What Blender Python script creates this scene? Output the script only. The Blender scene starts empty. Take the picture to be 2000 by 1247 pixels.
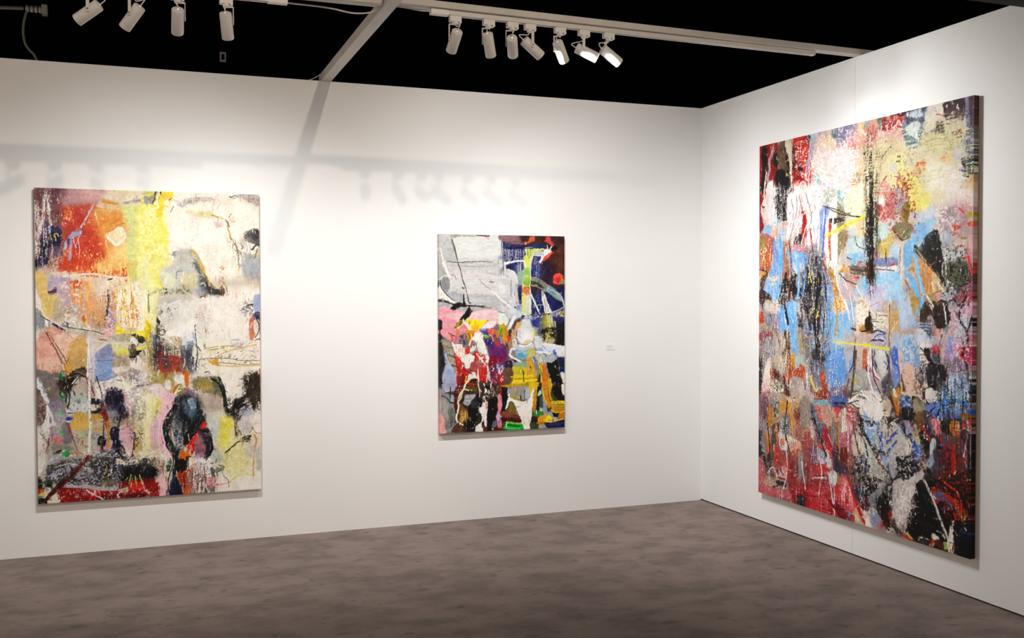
import bpy, bmesh, math
import numpy as np
from mathutils import Vector, Matrix

# ---------------------------------------------------------------- tuning values
WORLD_STRENGTH = .50
HALL_W = 560
CARPET_LO, CARPET_HI = (.163, .122, .106), (.28, .213, .188)
G1 = (.86, .96, 1.0, 1.0); G2 = (.78, .92, 1.0, 1.0); G3 = (.72, 1.02, 1.0, 1.0)  # pigment factors per painting; tops darkened in colour to offset the lamp light
# x on the track, aim point, bracket side, label, watts, cone
LAMPS_R = [
    (-2.552, (-2.62, 0, 1.5), 1, 'first white spotlight after the feed box, body tilted back towards the gap between paintings', 20, 108),
    (-2.369, (-1.23, 0, 0.4), 1, 'second white spotlight after the feed box, pointing steeply down', 68, 108),
    (-2.237, (-1.46, 0, 1.75), 1, 'third white spotlight after the feed box, its front rim catching light', 50, 108),
    (-2.137, (0, -1.56, 1.4), -1, 'fourth white spotlight after the feed box, bracket arm in front, pointing at the right wall', 100, 108),
    (-1.964, (-.15, 0, 0.9), 1, 'fifth white spotlight after the feed box, brightly lit stripe down its body', 68, 108),
    (-1.823, (0, -2.6, 1.9), -1, 'sixth white spotlight after the feed box, cable loop behind a nearly level body', 38, 108),
    (-1.675, (0, -1.7, 1.85), 1, 'last white spotlight on its track, nearest the right wall', 66, 108)]
LAMPS_L = [
    (-3.693, (-3.26, 0, 0.4), -1, 'white spotlight next to the support beam, hanging almost straight down', 80, 108),
    (-3.913, (-3.9, 0, 1.22), -1, 'white spotlight tilted slightly, second from the support beam', 88, 108),
    (-4.103, (-5.60, -.55, 0.95), 1, 'dull white spotlight tilted halfway, third from the support beam', 22, 108),
    (-4.287, (-6.40, -.8, 1.45), 1, 'white spotlight with a glaring underside, farthest from the support beam', 36, 108)]

S = bpy.context.scene
COL = S.collection
# ================================================================ camera, world, large lights, exposure
W_PX, H_PX = 2000, 1247
F_PX = 1947.62
YAW, PITCH, ROLL = 0.35717, -0.024817, -0.00248
CAM = Vector((-4.0943, -6.7574, 1.6132))
cam = bpy.data.cameras.new('camera'); cam_o = bpy.data.objects.new('camera', cam); COL.objects.link(cam_o)
cam.sensor_fit = 'HORIZONTAL'; cam.sensor_width = 36.0; cam.lens = 36.0*F_PX/W_PX
cam.clip_start = 0.05; cam.clip_end = 100
fwd = Vector((math.sin(YAW)*math.cos(PITCH), math.cos(YAW)*math.cos(PITCH), math.sin(PITCH)))
rgt = Vector((math.cos(YAW), -math.sin(YAW), 0)); upv = rgt.cross(fwd)
r2 = math.cos(ROLL)*rgt+math.sin(ROLL)*upv; u2 = -math.sin(ROLL)*rgt+math.cos(ROLL)*upv
cam_o.matrix_world = Matrix(((r2.x, u2.x, -fwd.x, CAM.x), (r2.y, u2.y, -fwd.y, CAM.y), (r2.z, u2.z, -fwd.z, CAM.z), (0, 0, 0, 1)))
S.camera = cam_o

world = bpy.data.worlds.new('hall'); S.world = world; world.use_nodes = True
bg = world.node_tree.nodes['Background']; bg.inputs[0].default_value = (1.0, .86, .72, 1); bg.inputs[1].default_value = WORLD_STRENGTH

S.view_settings.view_transform = 'Standard'; S.view_settings.look = 'None'
S.view_settings.gamma = 1.0; S.view_settings.use_curve_mapping = False
S.view_settings.exposure = 0.12
S.cycles.use_denoising = True; S.cycles.max_bounces = 8; S.cycles.diffuse_bounces = 5

def spot_light(name, loc, target, watts, cone, blend, size, colour):
    l = bpy.data.lights.new(name, 'SPOT'); l.energy = watts; l.color = colour
    l.spot_size = math.radians(cone); l.spot_blend = blend; l.shadow_soft_size = size
    o = bpy.data.objects.new(name, l); COL.objects.link(o); o.location = loc
    o.rotation_euler = (Vector(target)-Vector(loc)).to_track_quat('-Z', 'Y').to_euler()
    return o
# the trade hall's own high-bay lamp behind the viewer; it throws the faint beam shadows on the back wall
spot_light('hall_lamp', (-2.2, -9.0, 5.4), (-3.7, 0, 2.3), HALL_W, 44, .9, .075, (1.0, .84, .68))
WARM = (1.0, .992, .98)

# ================================================================ helpers
def link(o, parent=None):
    COL.objects.link(o)
    if parent is not None: o.parent = parent
    return o
def tag(o, label=None, category=None, group=None, kind=None):
    for k, v in (('label', label), ('category', category), ('group', group), ('kind', kind)):
        if v: o[k] = v
    return o
def empty(name, loc=(0, 0, 0), parent=None):
    o = bpy.data.objects.new(name, None); o.empty_display_size = .05; o.location = loc
    return link(o, parent)
def add_box(bm, lo, hi, M=None):
    x0, y0, z0 = lo; x1, y1, z1 = hi
    v = [bm.verts.new(p) for p in ((x0, y0, z0), (x1, y0, z0), (x1, y1, z0), (x0, y1, z0), (x0, y0, z1), (x1, y0, z1), (x1, y1, z1), (x0, y1, z1))]
    if M is not None:
        for q in v: q.co = M @ q.co
    for f in ((3, 2, 1, 0), (4, 5, 6, 7), (0, 1, 5, 4), (1, 2, 6, 5), (2, 3, 7, 6), (3, 0, 4, 7)): bm.faces.new([v[i] for i in f])
    return v
def add_lathe(bm, prof, M=None, n=28, caps=True):
    """profile (r, z) turned about z"""
    rings = []
    for r, z in prof:
        rings.append([bm.verts.new((r*math.cos(2*math.pi*i/n), r*math.sin(2*math.pi*i/n), z)) for i in range(n)])
    for a, b in zip(rings, rings[1:]):
        for i in range(n): bm.faces.new((a[i], a[(i+1) % n], b[(i+1) % n], b[i]))
    if caps:
        bm.faces.new(rings[0][::-1]); bm.faces.new(rings[-1])
    if M is not None:
        for ring in rings:
            for q in ring: q.co = M @ q.co
def add_tube(bm, pts, r, n=8):
    pts = [Vector(p) for p in pts]; rings = []
    for i, p in enumerate(pts):
        t = (pts[min(i+1, len(pts)-1)]-pts[max(i-1, 0)]).normalized()
        a = t.orthogonal().normalized() if abs(t.z) > .95 else t.cross(Vector((0, 0, 1))).normalized(); b = t.cross(a)
        rings.append([bm.verts.new(p+r*(math.cos(2*math.pi*k/n)*a+math.sin(2*math.pi*k/n)*b)) for k in range(n)])
    for a, b in zip(rings, rings[1:]):
        for k in range(n): bm.faces.new((a[k], a[(k+1) % n], b[(k+1) % n], b[k]))
    bm.faces.new(rings[0][::-1]); bm.faces.new(rings[-1])
def smooth_path(P, n=6):
    return [tuple(p) for p in catmull(np.array(P, float), False, n)]
def finish(name, bm, mat, parent=None, smooth=False, bevel=0):
    if bevel: bmesh.ops.bevel(bm, geom=list(bm.edges), offset=bevel, segments=2, affect='EDGES', profile=.6)
    bmesh.ops.recalc_face_normals(bm, faces=bm.faces)
    me = bpy.data.meshes.new(name); bm.to_mesh(me); bm.free()
    if smooth:
        me.shade_smooth(); me.set_sharp_from_angle(angle=math.radians(38))
    me.materials.append(mat)
    return link(bpy.data.objects.new(name, me), parent)
def box(name, lo, hi, mat, parent=None, bevel=0):
    bm = bmesh.new(); add_box(bm, lo, hi); return finish(name, bm, mat, parent, bevel=bevel)

# ================================================================ materials (all node-based)
def new_mat(name):
    m = bpy.data.materials.new(name); m.use_nodes = True
    nt = m.node_tree; return m, nt, nt.nodes['Principled BSDF']
def N(nt, kind, **kw):
    n = nt.nodes.new(kind)
    for k, v in kw.items():
        if k in n.inputs: n.inputs[k].default_value = v
        else: setattr(n, k, v)
    return n
def mapped(nt, scale, rot=(0, 0, 0)):
    tc = N(nt, 'ShaderNodeTexCoord'); mp = N(nt, 'ShaderNodeMapping'); mp.inputs['Scale'].default_value = scale; mp.inputs['Rotation'].default_value = rot
    nt.links.new(tc.outputs['Object'], mp.inputs['Vector']); return mp.outputs['Vector']
def ramp(nt, src, stops):
    r = N(nt, 'ShaderNodeValToRGB'); e = r.color_ramp.elements
    while len(e) < len(stops): e.new(.5)
    for q, (p, c) in zip(e, stops): q.position = p; q.color = (*c, 1)
    nt.links.new(src, r.inputs['Fac']); return r.outputs['Color']
def mat_plain(name, rgb, rough=.5, metal=0., grain=.04, gscale=60):
    m, nt, b = new_mat(name)
    n = N(nt, 'ShaderNodeTexNoise', Scale=gscale, Detail=3.0); nt.links.new(mapped(nt, (1, 1, 1)), n.inputs['Vector'])
    c = ramp(nt, n.outputs['Fac'], [(.3, tuple(k*(1-grain) for k in rgb)), (.7, tuple(min(1, k*(1+grain)) for k in rgb))])
    nt.links.new(c, b.inputs['Base Color']); b.inputs['Roughness'].default_value = rough; b.inputs['Metallic'].default_value = metal
    return m
def mat_wall():
    m, nt, b = new_mat('white_wall_paint')
    v = mapped(nt, (1, 1, 1))
    n1 = N(nt, 'ShaderNodeTexNoise', Scale=1.1, Detail=4.0); nt.links.new(v, n1.inputs['Vector'])
    base = ramp(nt, n1.outputs['Fac'], [(.3, (.80, .795, .785)), (.7, (.83, .825, .815))])
    # a few scuffs and handling marks
    n2 = N(nt, 'ShaderNodeTexNoise', Scale=7.0, Detail=6.0, Roughness=.75); nt.links.new(mapped(nt, (1, 1, 2.2)), n2.inputs['Vector'])
    sc = N(nt, 'ShaderNodeValToRGB'); sc.color_ramp.elements[0].position = .71; sc.color_ramp.elements[0].color = (0, 0, 0, 1); sc.color_ramp.elements[1].position = .80; sc.color_ramp.elements[1].color = (.5, .5, .5, 1)
    nt.links.new(n2.outputs['Fac'], sc.inputs['Fac'])
    mx = N(nt, 'ShaderNodeMix', data_type='RGBA'); nt.links.new(sc.outputs['Color'], mx.inputs[0]); nt.links.new(base, mx.inputs[6]); mx.inputs[7].default_value = (.66, .64, .60, 1)
    nt.links.new(mx.outputs[2], b.inputs['Base Color']); b.inputs['Roughness'].default_value = .75; b.inputs['Specular IOR Level'].default_value = .25
    n3 = N(nt, 'ShaderNodeTexNoise', Scale=160.0, Detail=2.0); nt.links.new(v, n3.inputs['Vector'])
    bp = N(nt, 'ShaderNodeBump', Strength=.05, Distance=.002); nt.links.new(n3.outputs['Fac'], bp.inputs['Height']); nt.links.new(bp.outputs['Normal'], b.inputs['Normal'])
    return m
def mat_carpet():
    m, nt, b = new_mat('grey_brown_carpet')
    fine = N(nt, 'ShaderNodeTexNoise', Scale=230.0, Detail=4.0, Roughness=.7); nt.links.new(mapped(nt, (1, 1, 1)), fine.inputs['Vector'])
    mid = N(nt, 'ShaderNodeTexNoise', Scale=4.6, Detail=4.0, Roughness=.58); nt.links.new(mapped(nt, (.85, 1.15, 1), (0, 0, .2)), mid.inputs['Vector'])
    big = N(nt, 'ShaderNodeTexNoise', Scale=13.0, Detail=2.5, Roughness=.5); nt.links.new(mapped(nt, (.8, 1.1, 1), (0, 0, -.15)), big.inputs['Vector'])
    wide = N(nt, 'ShaderNodeTexNoise', Scale=.9, Detail=2.0); nt.links.new(mapped(nt, (1, 1, 1)), wide.inputs['Vector'])
    base = ramp(nt, fine.outputs['Fac'], [(.25, CARPET_LO), (.75, CARPET_HI)])
    def mul(a, fac, lo, hi, p0, p1):
        c = ramp(nt, fac, [(p0, (lo,)*3), (p1, (hi,)*3)])
        x = N(nt, 'ShaderNodeMix', data_type='RGBA', blend_type='MULTIPLY'); x.inputs[0].default_value = 1
        nt.links.new(a, x.inputs[6]); nt.links.new(c, x.inputs[7]); return x.outputs[2]
    c = mul(base, mid.outputs['Fac'], .74, 1.10, .38, .58)
    c = mul(c, big.outputs['Fac'], .66, 1.04, .29, .41)
    c = mul(c, wide.outputs['Fac'], .88, 1.08, .35, .65)
    nt.links.new(c, b.inputs['Base Color']); b.inputs['Roughness'].default_value = .95; b.inputs['Specular IOR Level'].default_value = .1
    b.inputs['Sheen Weight'].default_value = .15
    bp = N(nt, 'ShaderNodeBump', Strength=.5, Distance=.006); nt.links.new(fine.outputs['Fac'], bp.inputs['Height']); nt.links.new(bp.outputs['Normal'], b.inputs['Normal'])
    return m
def mat_oil(name):
    """oil paint: pigment laid down by the strokes below, fine canvas weave and gloss from nodes"""
    m, nt, b = new_mat(name)
    at = N(nt, 'ShaderNodeAttribute', attribute_name='pigment')
    wv = N(nt, 'ShaderNodeTexNoise', Scale=420.0, Detail=3.0, Roughness=.7); nt.links.new(mapped(nt, (1, 1, 1)), wv.inputs['Vector'])
    vr = ramp(nt, wv.outputs['Fac'], [(.3, (.92,)*3), (.7, (1.06,)*3)])
    mx = N(nt, 'ShaderNodeMix', data_type='RGBA', blend_type='MULTIPLY'); mx.inputs[0].default_value = 1
    nt.links.new(at.outputs['Color'], mx.inputs[6]); nt.links.new(vr, mx.inputs[7]); nt.links.new(mx.outputs[2], b.inputs['Base Color'])
    b.inputs['Roughness'].default_value = .55; b.inputs['Specular IOR Level'].default_value = .16
    bp = N(nt, 'ShaderNodeBump', Strength=.12, Distance=.001); nt.links.new(wv.outputs['Fac'], bp.inputs['Height']); nt.links.new(bp.outputs['Normal'], b.inputs['Normal'])
    return m
def mat_emit(name, rgb, power):
    m, nt, b = new_mat(name); b.inputs['Base Color'].default_value = (*rgb, 1); b.inputs['Emission Color'].default_value = (*rgb, 1); b.inputs['Emission Strength'].default_value = power
    return m
M_WALL = mat_wall(); M_CARPET = mat_carpet(); M_OIL = mat_oil('oil_paint_on_canvas')
M_BEAM = mat_plain('white_beam_paint', (.62, .58, .53), .6, 0, .06, 9)
M_TRACK = mat_plain('white_track_enamel', (.66, .63, .58), .4)
M_LAMP = mat_plain('white_lamp_enamel', (.80, .77, .73), .45, 0, .02)
M_BLACK = mat_plain('black_hall_drape', (.0012, .0012, .0012), 1.0); M_BLACK.node_tree.nodes['Principled BSDF'].inputs['Specular IOR Level'].default_value = 0
M_DARK = mat_plain('dark_grey_fascia', (.010, .0095, .009), .9)
M_CABLE = mat_plain('dim_grey_cable', (.10, .10, .09), .6)
M_WCABLE = mat_plain('white_cable', (.62, .58, .53), .5)
M_METAL = mat_plain('galvanised_metal', (.25, .24, .22), .45, .6)
M_LENS = mat_emit('lit_lamp_lens', WARM, 14.0)
M_BAFFLE = mat_plain('black_lamp_baffle', (.03, .03, .03), .6)
M_WOOD = mat_plain('pine_stretcher', (.55, .40, .24), .7, 0, .12, 14)
M_CARD = mat_plain('white_card', (.80, .80, .78), .5, 0, .01)
M_INK = mat_plain('grey_print', (.55, .54, .53), .6)

# ---------------------------------------------------------------- paint engine (numpy only)
def _up(a, h, w):
    ys = np.linspace(0, a.shape[0]-1.001, h); xs = np.linspace(0, a.shape[1]-1.001, w)
    y0 = ys.astype(int); x0 = xs.astype(int); fy = (ys-y0)[:, None]; fx = (xs-x0)[None, :]
    fy = fy*fy*(3-2*fy); fx = fx*fx*(3-2*fx)
    A = a[y0][:, x0]; B = a[y0][:, x0+1]; C = a[y0+1][:, x0]; D = a[y0+1][:, x0+1]
    return (A*(1-fx)+B*fx)*(1-fy)+(C*(1-fx)+D*fx)*fy

def catmull(P, closed, n=5):
    P = np.asarray(P, float)
    if len(P) < 3: return P
    Q = np.vstack([P[-1], P, P[0], P[1]]) if closed else np.vstack([2*P[0]-P[1], P, 2*P[-1]-P[-2]])
    out = []
    for i in range(len(P) if closed else len(P)-1):
        a, b, c, d = Q[i:i+4]
        for t in np.arange(n)/n:
            out.append(.5*((2*b)+(c-a)*t+(2*a-5*b+4*c-d)*t*t+(3*b-a-3*c+d)*t**3))
    if not closed: out.append(P[-1])
    return np.array(out)

class Canvas:
    """A paint surface laid down stroke by stroke; colours are sRGB 0-1, height in 0-1."""
    def __init__(s, w, h, quad, base, seed):
        s.w, s.h = w, h; s.r0, s.v0 = .5, .075
        s.rng = np.random.default_rng(seed)
        src = np.array(quad, float); dst = np.array([(0, 0), (w, 0), (w, h), (0, h)], float)
        A = []; b = []
        for (x, y), (u, v) in zip(src, dst):
            A += [[x, y, 1, 0, 0, 0, -u*x, -u*y], [0, 0, 0, x, y, 1, -v*x, -v*y]]; b += [u, v]
        s.Hm = np.append(np.linalg.solve(np.array(A), np.array(b)), 1).reshape(3, 3)
        s.sc = w/np.hypot(*(src[1]-src[0]))*.5+h/np.hypot(*(src[3]-src[0]))*.5
        s.rgb = np.ones((h, w, 3))*s.col(base); s.ht = np.zeros((h, w))
        R = s.rng.random
        n = lambda fy, fx: _up(R((int(h/fy)+3, int(w/fx)+3)), h, w)
        s.N = [n(1.6, 1.6), n(3, 3), n(6, 6), n(13, 13), n(30, 30)]
        s.V = .6*n(14, 1.3)+.4*n(40, 2.6); s.Z = .6*n(1.3, 14)+.4*n(2.6, 40)
        s.wob = [.6*n(5, 5)+.4*n(14, 14)-.5 for _ in (0, 1)]
    @staticmethod
    def col(c):
        if len(c) == 3: c = ''.join(k*2 for k in c)
        return np.array([int(c[i:i+2], 16)/255 for i in (0, 2, 4)])
    def tr(s, P):
        P = np.asarray(P, float); q = np.c_[P, np.ones(len(P))] @ s.Hm.T
        return q[:, :2]/q[:, 2:]
    def box(s, P, m):
        x0, y0 = np.floor(P.min(0)-m).astype(int); x1, y1 = np.ceil(P.max(0)+m).astype(int)
        x0, y0 = max(x0, 0), max(y0, 0); x1, y1 = min(x1, s.w), min(y1, s.h)
        return x0, y0, x1, y1
    def grid(s, b, r):
        x0, y0, x1, y1 = b
        Y, X = np.mgrid[y0:y1, x0:x1].astype(float); X += .5; Y += .5
        X += s.wob[0][y0:y1, x0:x1]*r*2.2; Y += s.wob[1][y0:y1, x0:x1]*r*2.2
        return X, Y
    def lay(s, b, al, c, o, streak=None):
        x0, y0, x1, y1 = b; sl = (slice(y0, y1), slice(x0, x1))
        if o['y'] > 0:
            t = (.65*s.V[sl]+.35*s.N[0][sl]) if o['m'] == 1 else (.65*s.Z[sl]+.35*s.N[0][sl]) if o['m'] == 2 else (.3*s.N[0][sl]+.45*s.N[1][sl]+.25*s.N[2][sl])
            th = .5+(o['y']-.5)*.62
            al = al*np.clip((t-th)/.2+.45, 0, 1)
        if streak is None:
            streak = s.V[sl] if o['m'] == 1 else s.Z[sl] if o['m'] == 2 else .5*s.N[2][sl]+.5*s.N[3][sl]
        al = (al*o['a'])[..., None]
        v = (streak-.5)*o['v']*2
        cc = np.clip(c+v[..., None]*np.array([1, 1.02, 1.05])+(s.N[1][sl]-.5)[..., None]*o['v']*.6, 0, 1)
        s.rgb[sl] = s.rgb[sl]*(1-al)+cc*al
        hh = o['h']*(.35+.65*streak)
        s.ht[sl] = s.ht[sl]*(1-al[..., 0]*.8)+hh*al[..., 0]
    def sdf(s, P, X, Y):
        d = np.full(X.shape, 1e9); ins = np.zeros(X.shape, bool)
        n = len(P)
        for i in range(n):
            ax, ay = P[i]; bx, by = P[(i+1) % n]
            ex, ey = bx-ax, by-ay; L = ex*ex+ey*ey+1e-9
            t = np.clip(((X-ax)*ex+(Y-ay)*ey)/L, 0, 1)
            d = np.minimum(d, (X-ax-t*ex)**2+(Y-ay-t*ey)**2)
            if ay != by:
                c = ((ay > Y) != (by > Y)) & (X < (bx-ax)*(Y-ay)/(by-ay)+ax); ins ^= c
        d = np.sqrt(d); d[ins] *= -1
        return d
    def poly(s, c, pts, o, smooth=True):
        P = s.tr(pts)
        if smooth: P = catmull(P, True, 4)
        f = max(o['f']*s.sc, 1.); r = o['r']*s.sc
        if o['f'] >= 5: f *= 1.9
        b = s.box(P, f+2*r+2)
        if b[2] <= b[0] or b[3] <= b[1]: return
        X, Y = s.grid(b, r+.5)
        d = s.sdf(P, X, Y)
        d += ((s.N[0][b[1]:b[3], b[0]:b[2]]-.5)*1.2+(s.N[1][b[1]:b[3], b[0]:b[2]]-.5)*1.6+(s.V[b[1]:b[3], b[0]:b[2]]-.5)*2.2)*(.3+.8*r)
        a = np.clip(.5-d/f, 0, 1); a = a*a*(3-2*a)
        s.lay(b, a, c, o)
    def stroke(s, c, pts, o):
        P = catmull(s.tr(pts), False, 5)
        w0 = o['w']*s.sc*.5; w1 = (o['e'] if o['e'] >= 0 else o['w'])*s.sc*.5
        f = max(o['f']*s.sc, 1.)
        b = s.box(P, max(w0, w1)+f+o['r']*s.sc*2+2)
        if b[2] <= b[0] or b[3] <= b[1]: return
        X, Y = s.grid(b, o['r']*s.sc+.4)
        best = np.full(X.shape, 1e9); U = np.zeros(X.shape); T = np.zeros(X.shape)
        L = np.r_[0, np.cumsum(np.hypot(*np.diff(P, axis=0).T))]
        for i in range(len(P)-1):
            ax, ay = P[i]; ex, ey = P[i+1]-P[i]; l2 = ex*ex+ey*ey+1e-9
            t = np.clip(((X-ax)*ex+(Y-ay)*ey)/l2, 0, 1)
            dx = X-ax-t*ex; dy = Y-ay-t*ey; d = dx*dx+dy*dy
            m = d < best; best[m] = d[m]
            U[m] = ((ex*dy-ey*dx)/np.sqrt(l2))[m]; T[m] = (L[i]+t*(L[i+1]-L[i]))[m]
        T = T/max(L[-1], 1e-6); W = w0+(w1-w0)*T
        a = np.clip(.5-(np.sqrt(best)-W)/f, 0, 1)
        tab = s.rng.random(64); k = np.clip((U/np.maximum(W, .3)*.5+.5)*min(63, max(6, w0*2)), 0, 62.9)
        i0 = k.astype(int); fr = k-i0; st = tab[i0]*(1-fr)+tab[i0+1]*fr
        if o['y'] > 0 and o['m'] == 0:
            sl = (slice(b[1], b[3]), slice(b[0], b[2]))
            a = a*np.clip((.6*st+.4*s.N[1][sl]-o['y']*(.35+.65*T))/.12+.5, 0, 1)
            o = dict(o, y=0)
        s.lay(b, a, c, o, st)
    def dots(s, c, pts, o):
        P = s.tr(pts); x0, y0 = P.min(0); x1, y1 = P.max(0)
        n = int(o['n']); q = s.rng.random((n*3, 2))*[x1-x0, y1-y0]+[x0, y0]
        ok = s.sdf(P, q[:, 0], q[:, 1]) < 0
        for (x, y) in q[ok][:n]:
            r = o['w']*s.sc*.5*(.5+s.rng.random()); e = 1+s.rng.random()*o['e'] if o['e'] > 0 else 1
            b = s.box(np.array([[x, y]]), r*e+2)
            if b[2] <= b[0] or b[3] <= b[1]: continue
            X, Y = s.grid(b, .6)
            d = np.hypot(X-x, (Y-y)/e)-r
            s.lay(b, np.clip(.5-d, 0, 1), c, o)
    def run(s, text):
        ox = oy = 0; k = 1.
        rows = [ln.split('#')[0].split() for ln in text.strip().splitlines()]; rows = [r for r in rows if r]
        rows = [r for r in rows if r[0] in 'TP']+[r for r in rows if r[0] != 'P']    # ground layers first
        for t in rows:
            if t[0] == 'D': s.dabs(int(t[1]), float(t[2]), float(t[3])); continue
            if t[0] == 'T': ox, oy, k = map(float, t[1:4]); continue
            if t[0] == 'W': s.drag(*map(float, t[1:4])); continue
            if t[0] == 'F': s.flecks(int(t[1]), float(t[2]), float(t[3])); continue
            if t[0] == 'C': s.curve(float(t[1]), float(t[2])); continue
            if t[0] == 'X': s.crisp(float(t[1])); continue
            if t[0] == 'G': s.grain(float(t[1])); continue
            if t[0] == 'S': s.scuff(float(t[1]), float(t[2])); continue
            o = dict(a=1., f=1.2, r=s.r0, y=0., m=0, v=s.v0, w=3., e=-1., n=20, h=.5)
            pts = []
            for q in t[2:]:
                if ',' in q: x, y = q.split(','); pts.append((ox+float(x)*k, oy+float(y)*k))
                else: o[q[0]] = float(q[1:])
            c = s.col(t[1])
            {'p': lambda: s.poly(c, pts, o), 'q': lambda: s.poly(c, pts, o, False),
             's': lambda: s.stroke(c, pts, o), 'k': lambda: s.dots(c, pts, o),
             'd': lambda: s.poly(c, pts, dict(o, y=o['y'] or .6, f=max(o['f'], 9), a=o['a']*.85)),
             'P': lambda: s.poly(c, pts, o)}[t[0]]()
    def dabs(s, n, L, jit):
        """broken colour: small knife and brush dabs that drag a neighbouring colour over the paint"""
        R = s.rng; src = s.rgb.copy(); h, w = s.h, s.w
        for _ in range(n):
            x, y = R.random()*w, R.random()*h
            th = R.choice([0, .5, .5, .5, R.random()])*np.pi+R.normal()*.2
            l = L*(.35+R.random()); b = max(.55, l*(.14+.22*R.random()))
            q = R.normal(size=2)*L*1.3
            c = src[int(np.clip(y+q[1], 0, h-1)), int(np.clip(x+q[0], 0, w-1))]
            me = src[int(y), int(x)]
            if np.abs(c-me).sum() < .06 and R.random() < .8: continue
            c = np.clip(c+R.normal()*jit, 0, 1)
            x0, x1 = int(max(x-l-1, 0)), int(min(x+l+2, w)); y0, y1 = int(max(y-l-1, 0)), int(min(y+l+2, h))
            Y, X = np.mgrid[y0:y1, x0:x1]; X = X+.5-x; Y = Y+.5-y
            u = X*np.cos(th)+Y*np.sin(th); v = -X*np.sin(th)+Y*np.cos(th)
            a = np.clip((1-np.sqrt((u/l)**2+(v/b)**2))*b+.3, 0, 1)*(.45+.5*R.random())*(.4+.6*s.N[0][y0:y1, x0:x1])
            s.rgb[y0:y1, x0:x1] = s.rgb[y0:y1, x0:x1]*(1-a[..., None])+c*a[..., None]
            s.ht[y0:y1, x0:x1] += a*.12*R.normal()
    def drag(s, amt, L, lat):
        """squeegee: wet paint pulled mostly downwards in streaks of uneven length"""
        h, w = s.h, s.w; Y, X = np.mgrid[0:h, 0:w].astype(float); acc = np.zeros_like(s.rgb); wt = 0.
        mask = np.clip((s.N[4]*.5+s.N[3]*.5-.42)*6, 0, 1)*np.clip((s.V-.35)*4, 0, 1)
        ang = (s.N[3]-.5)*lat+(s.N[4]-.5)*lat*1.5
        for k in range(8):
            d = -(k/7.)*L*(.3+1.1*s.V)
            xi = np.clip((X+d*np.sin(ang)).astype(int), 0, w-1); yi = np.clip((Y+d*np.cos(ang)).astype(int), 0, h-1)
            q = 1.-k*.09; acc += s.rgb[yi, xi]*q; wt += q
        a = (mask*amt)[..., None]
        s.rgb = s.rgb*(1-a)+acc/wt*a
        s.ht += (s.V-.5)*mask*.5
    def flecks(s, n, L, vert):
        """scratches, drips and flicks of dark, light and borrowed colour"""
        R = s.rng; h, w = s.h, s.w; src = s.rgb.copy(); lum = src.mean(2)
        for _ in range(n):
            x, y = R.random()*w, R.random()*h
            if s.N[4][int(y), int(x)]*.6+s.N[3][int(y), int(x)]*.4 < .40+.25*R.random()*R.random(): continue
            l0 = lum[int(y), int(x)]; t = R.random()
            if t < .22: c = np.array([.93, .90, .85])*(.88+.12*R.random())
            elif t < .34: c = np.array([.13, .11, .11])*(.5+1.2*R.random())
            else: c = src[int(np.clip(y+R.normal()*11, 0, h-1)), int(np.clip(x+R.normal()*11, 0, w-1))]
            if t < .34 and (l0 > .68 or (l0 > .5 and t > .22)): continue
            th = (np.pi/2+R.normal()*.22) if R.random() < vert else R.random()*np.pi
            l = L*(.15+R.random()**2); b = .4+.8*R.random()**2; cv = R.normal()*.012
            m = int(l+3); x0, x1 = max(int(x)-m, 0), min(int(x)+m+1, w); y0, y1 = max(int(y)-m, 0), min(int(y)+m+1, h)
            Y, X = np.mgrid[y0:y1, x0:x1]; X = X+.5-x; Y = Y+.5-y
            u = X*np.cos(th)+Y*np.sin(th); v = -X*np.sin(th)+Y*np.cos(th)+cv*u*u
            a = np.clip(b*(1-(u/l)**2)-np.abs(v)+.5, 0, 1)*(np.abs(u) < l)*(.5+.45*R.random())*np.clip(s.N[1][y0:y1, x0:x1]*1.6, 0, 1)
            s.rgb[y0:y1, x0:x1] = s.rgb[y0:y1, x0:x1]*(1-a[..., None])+c*a[..., None]
            s.ht[y0:y1, x0:x1] += a*.35
    def crisp(s, amt):
        a = s.rgb; p = np.pad(a, ((2, 2), (2, 2), (0, 0)), mode='edge'); bl = np.zeros_like(a); n = 0
        for dy in range(5):
            for dx in range(5):
                k = [1, 4, 6, 4, 1][dy]*[1, 4, 6, 4, 1][dx]; bl += p[dy:dy+s.h, dx:dx+s.w]*k; n += k
        s.rgb = np.clip(a+(a-bl/n)*amt, 0, 1)
    def curve(s, k, lift):
        a = s.rgb; s.rgb = np.clip(a+k*(a-.5)*a*(1-a)*4*.5-lift, 0, 1)
    def grain(s, amp):
        g = (s.N[0]-.5)*.55+(s.N[1]-.5)*.6+(s.V-.5)*.35+(s.Z-.5)*.25
        lum = s.rgb.mean(2); k = amp*(.35+1.3*lum*(1-lum)*2)
        s.rgb = np.clip(s.rgb+(g*k)[..., None]*np.array([1., .97, .92])+((s.N[2]-.5)*k*.6)[..., None]*np.array([.7, 0, -.7]), 0, 1)
    def scuff(s, amp, px):
        """smear the wet paint a little: every pixel is dragged along a wandering direction"""
        h, w = s.h, s.w; Y, X = np.mgrid[0:h, 0:w]
        dx = (s.N[2]-.5)*px*.9+(s.N[1]-.5)*px*.5; dy = (s.V-.5)*px*1.6+(s.N[3]-.5)*px
        xi = np.clip((X+dx).round().astype(int), 0, w-1); yi = np.clip((Y+dy).round().astype(int), 0, h-1)
        s.rgb = s.rgb*(1-amp)+s.rgb[yi, xi]*amp; s.ht = s.ht[yi, xi]

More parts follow.
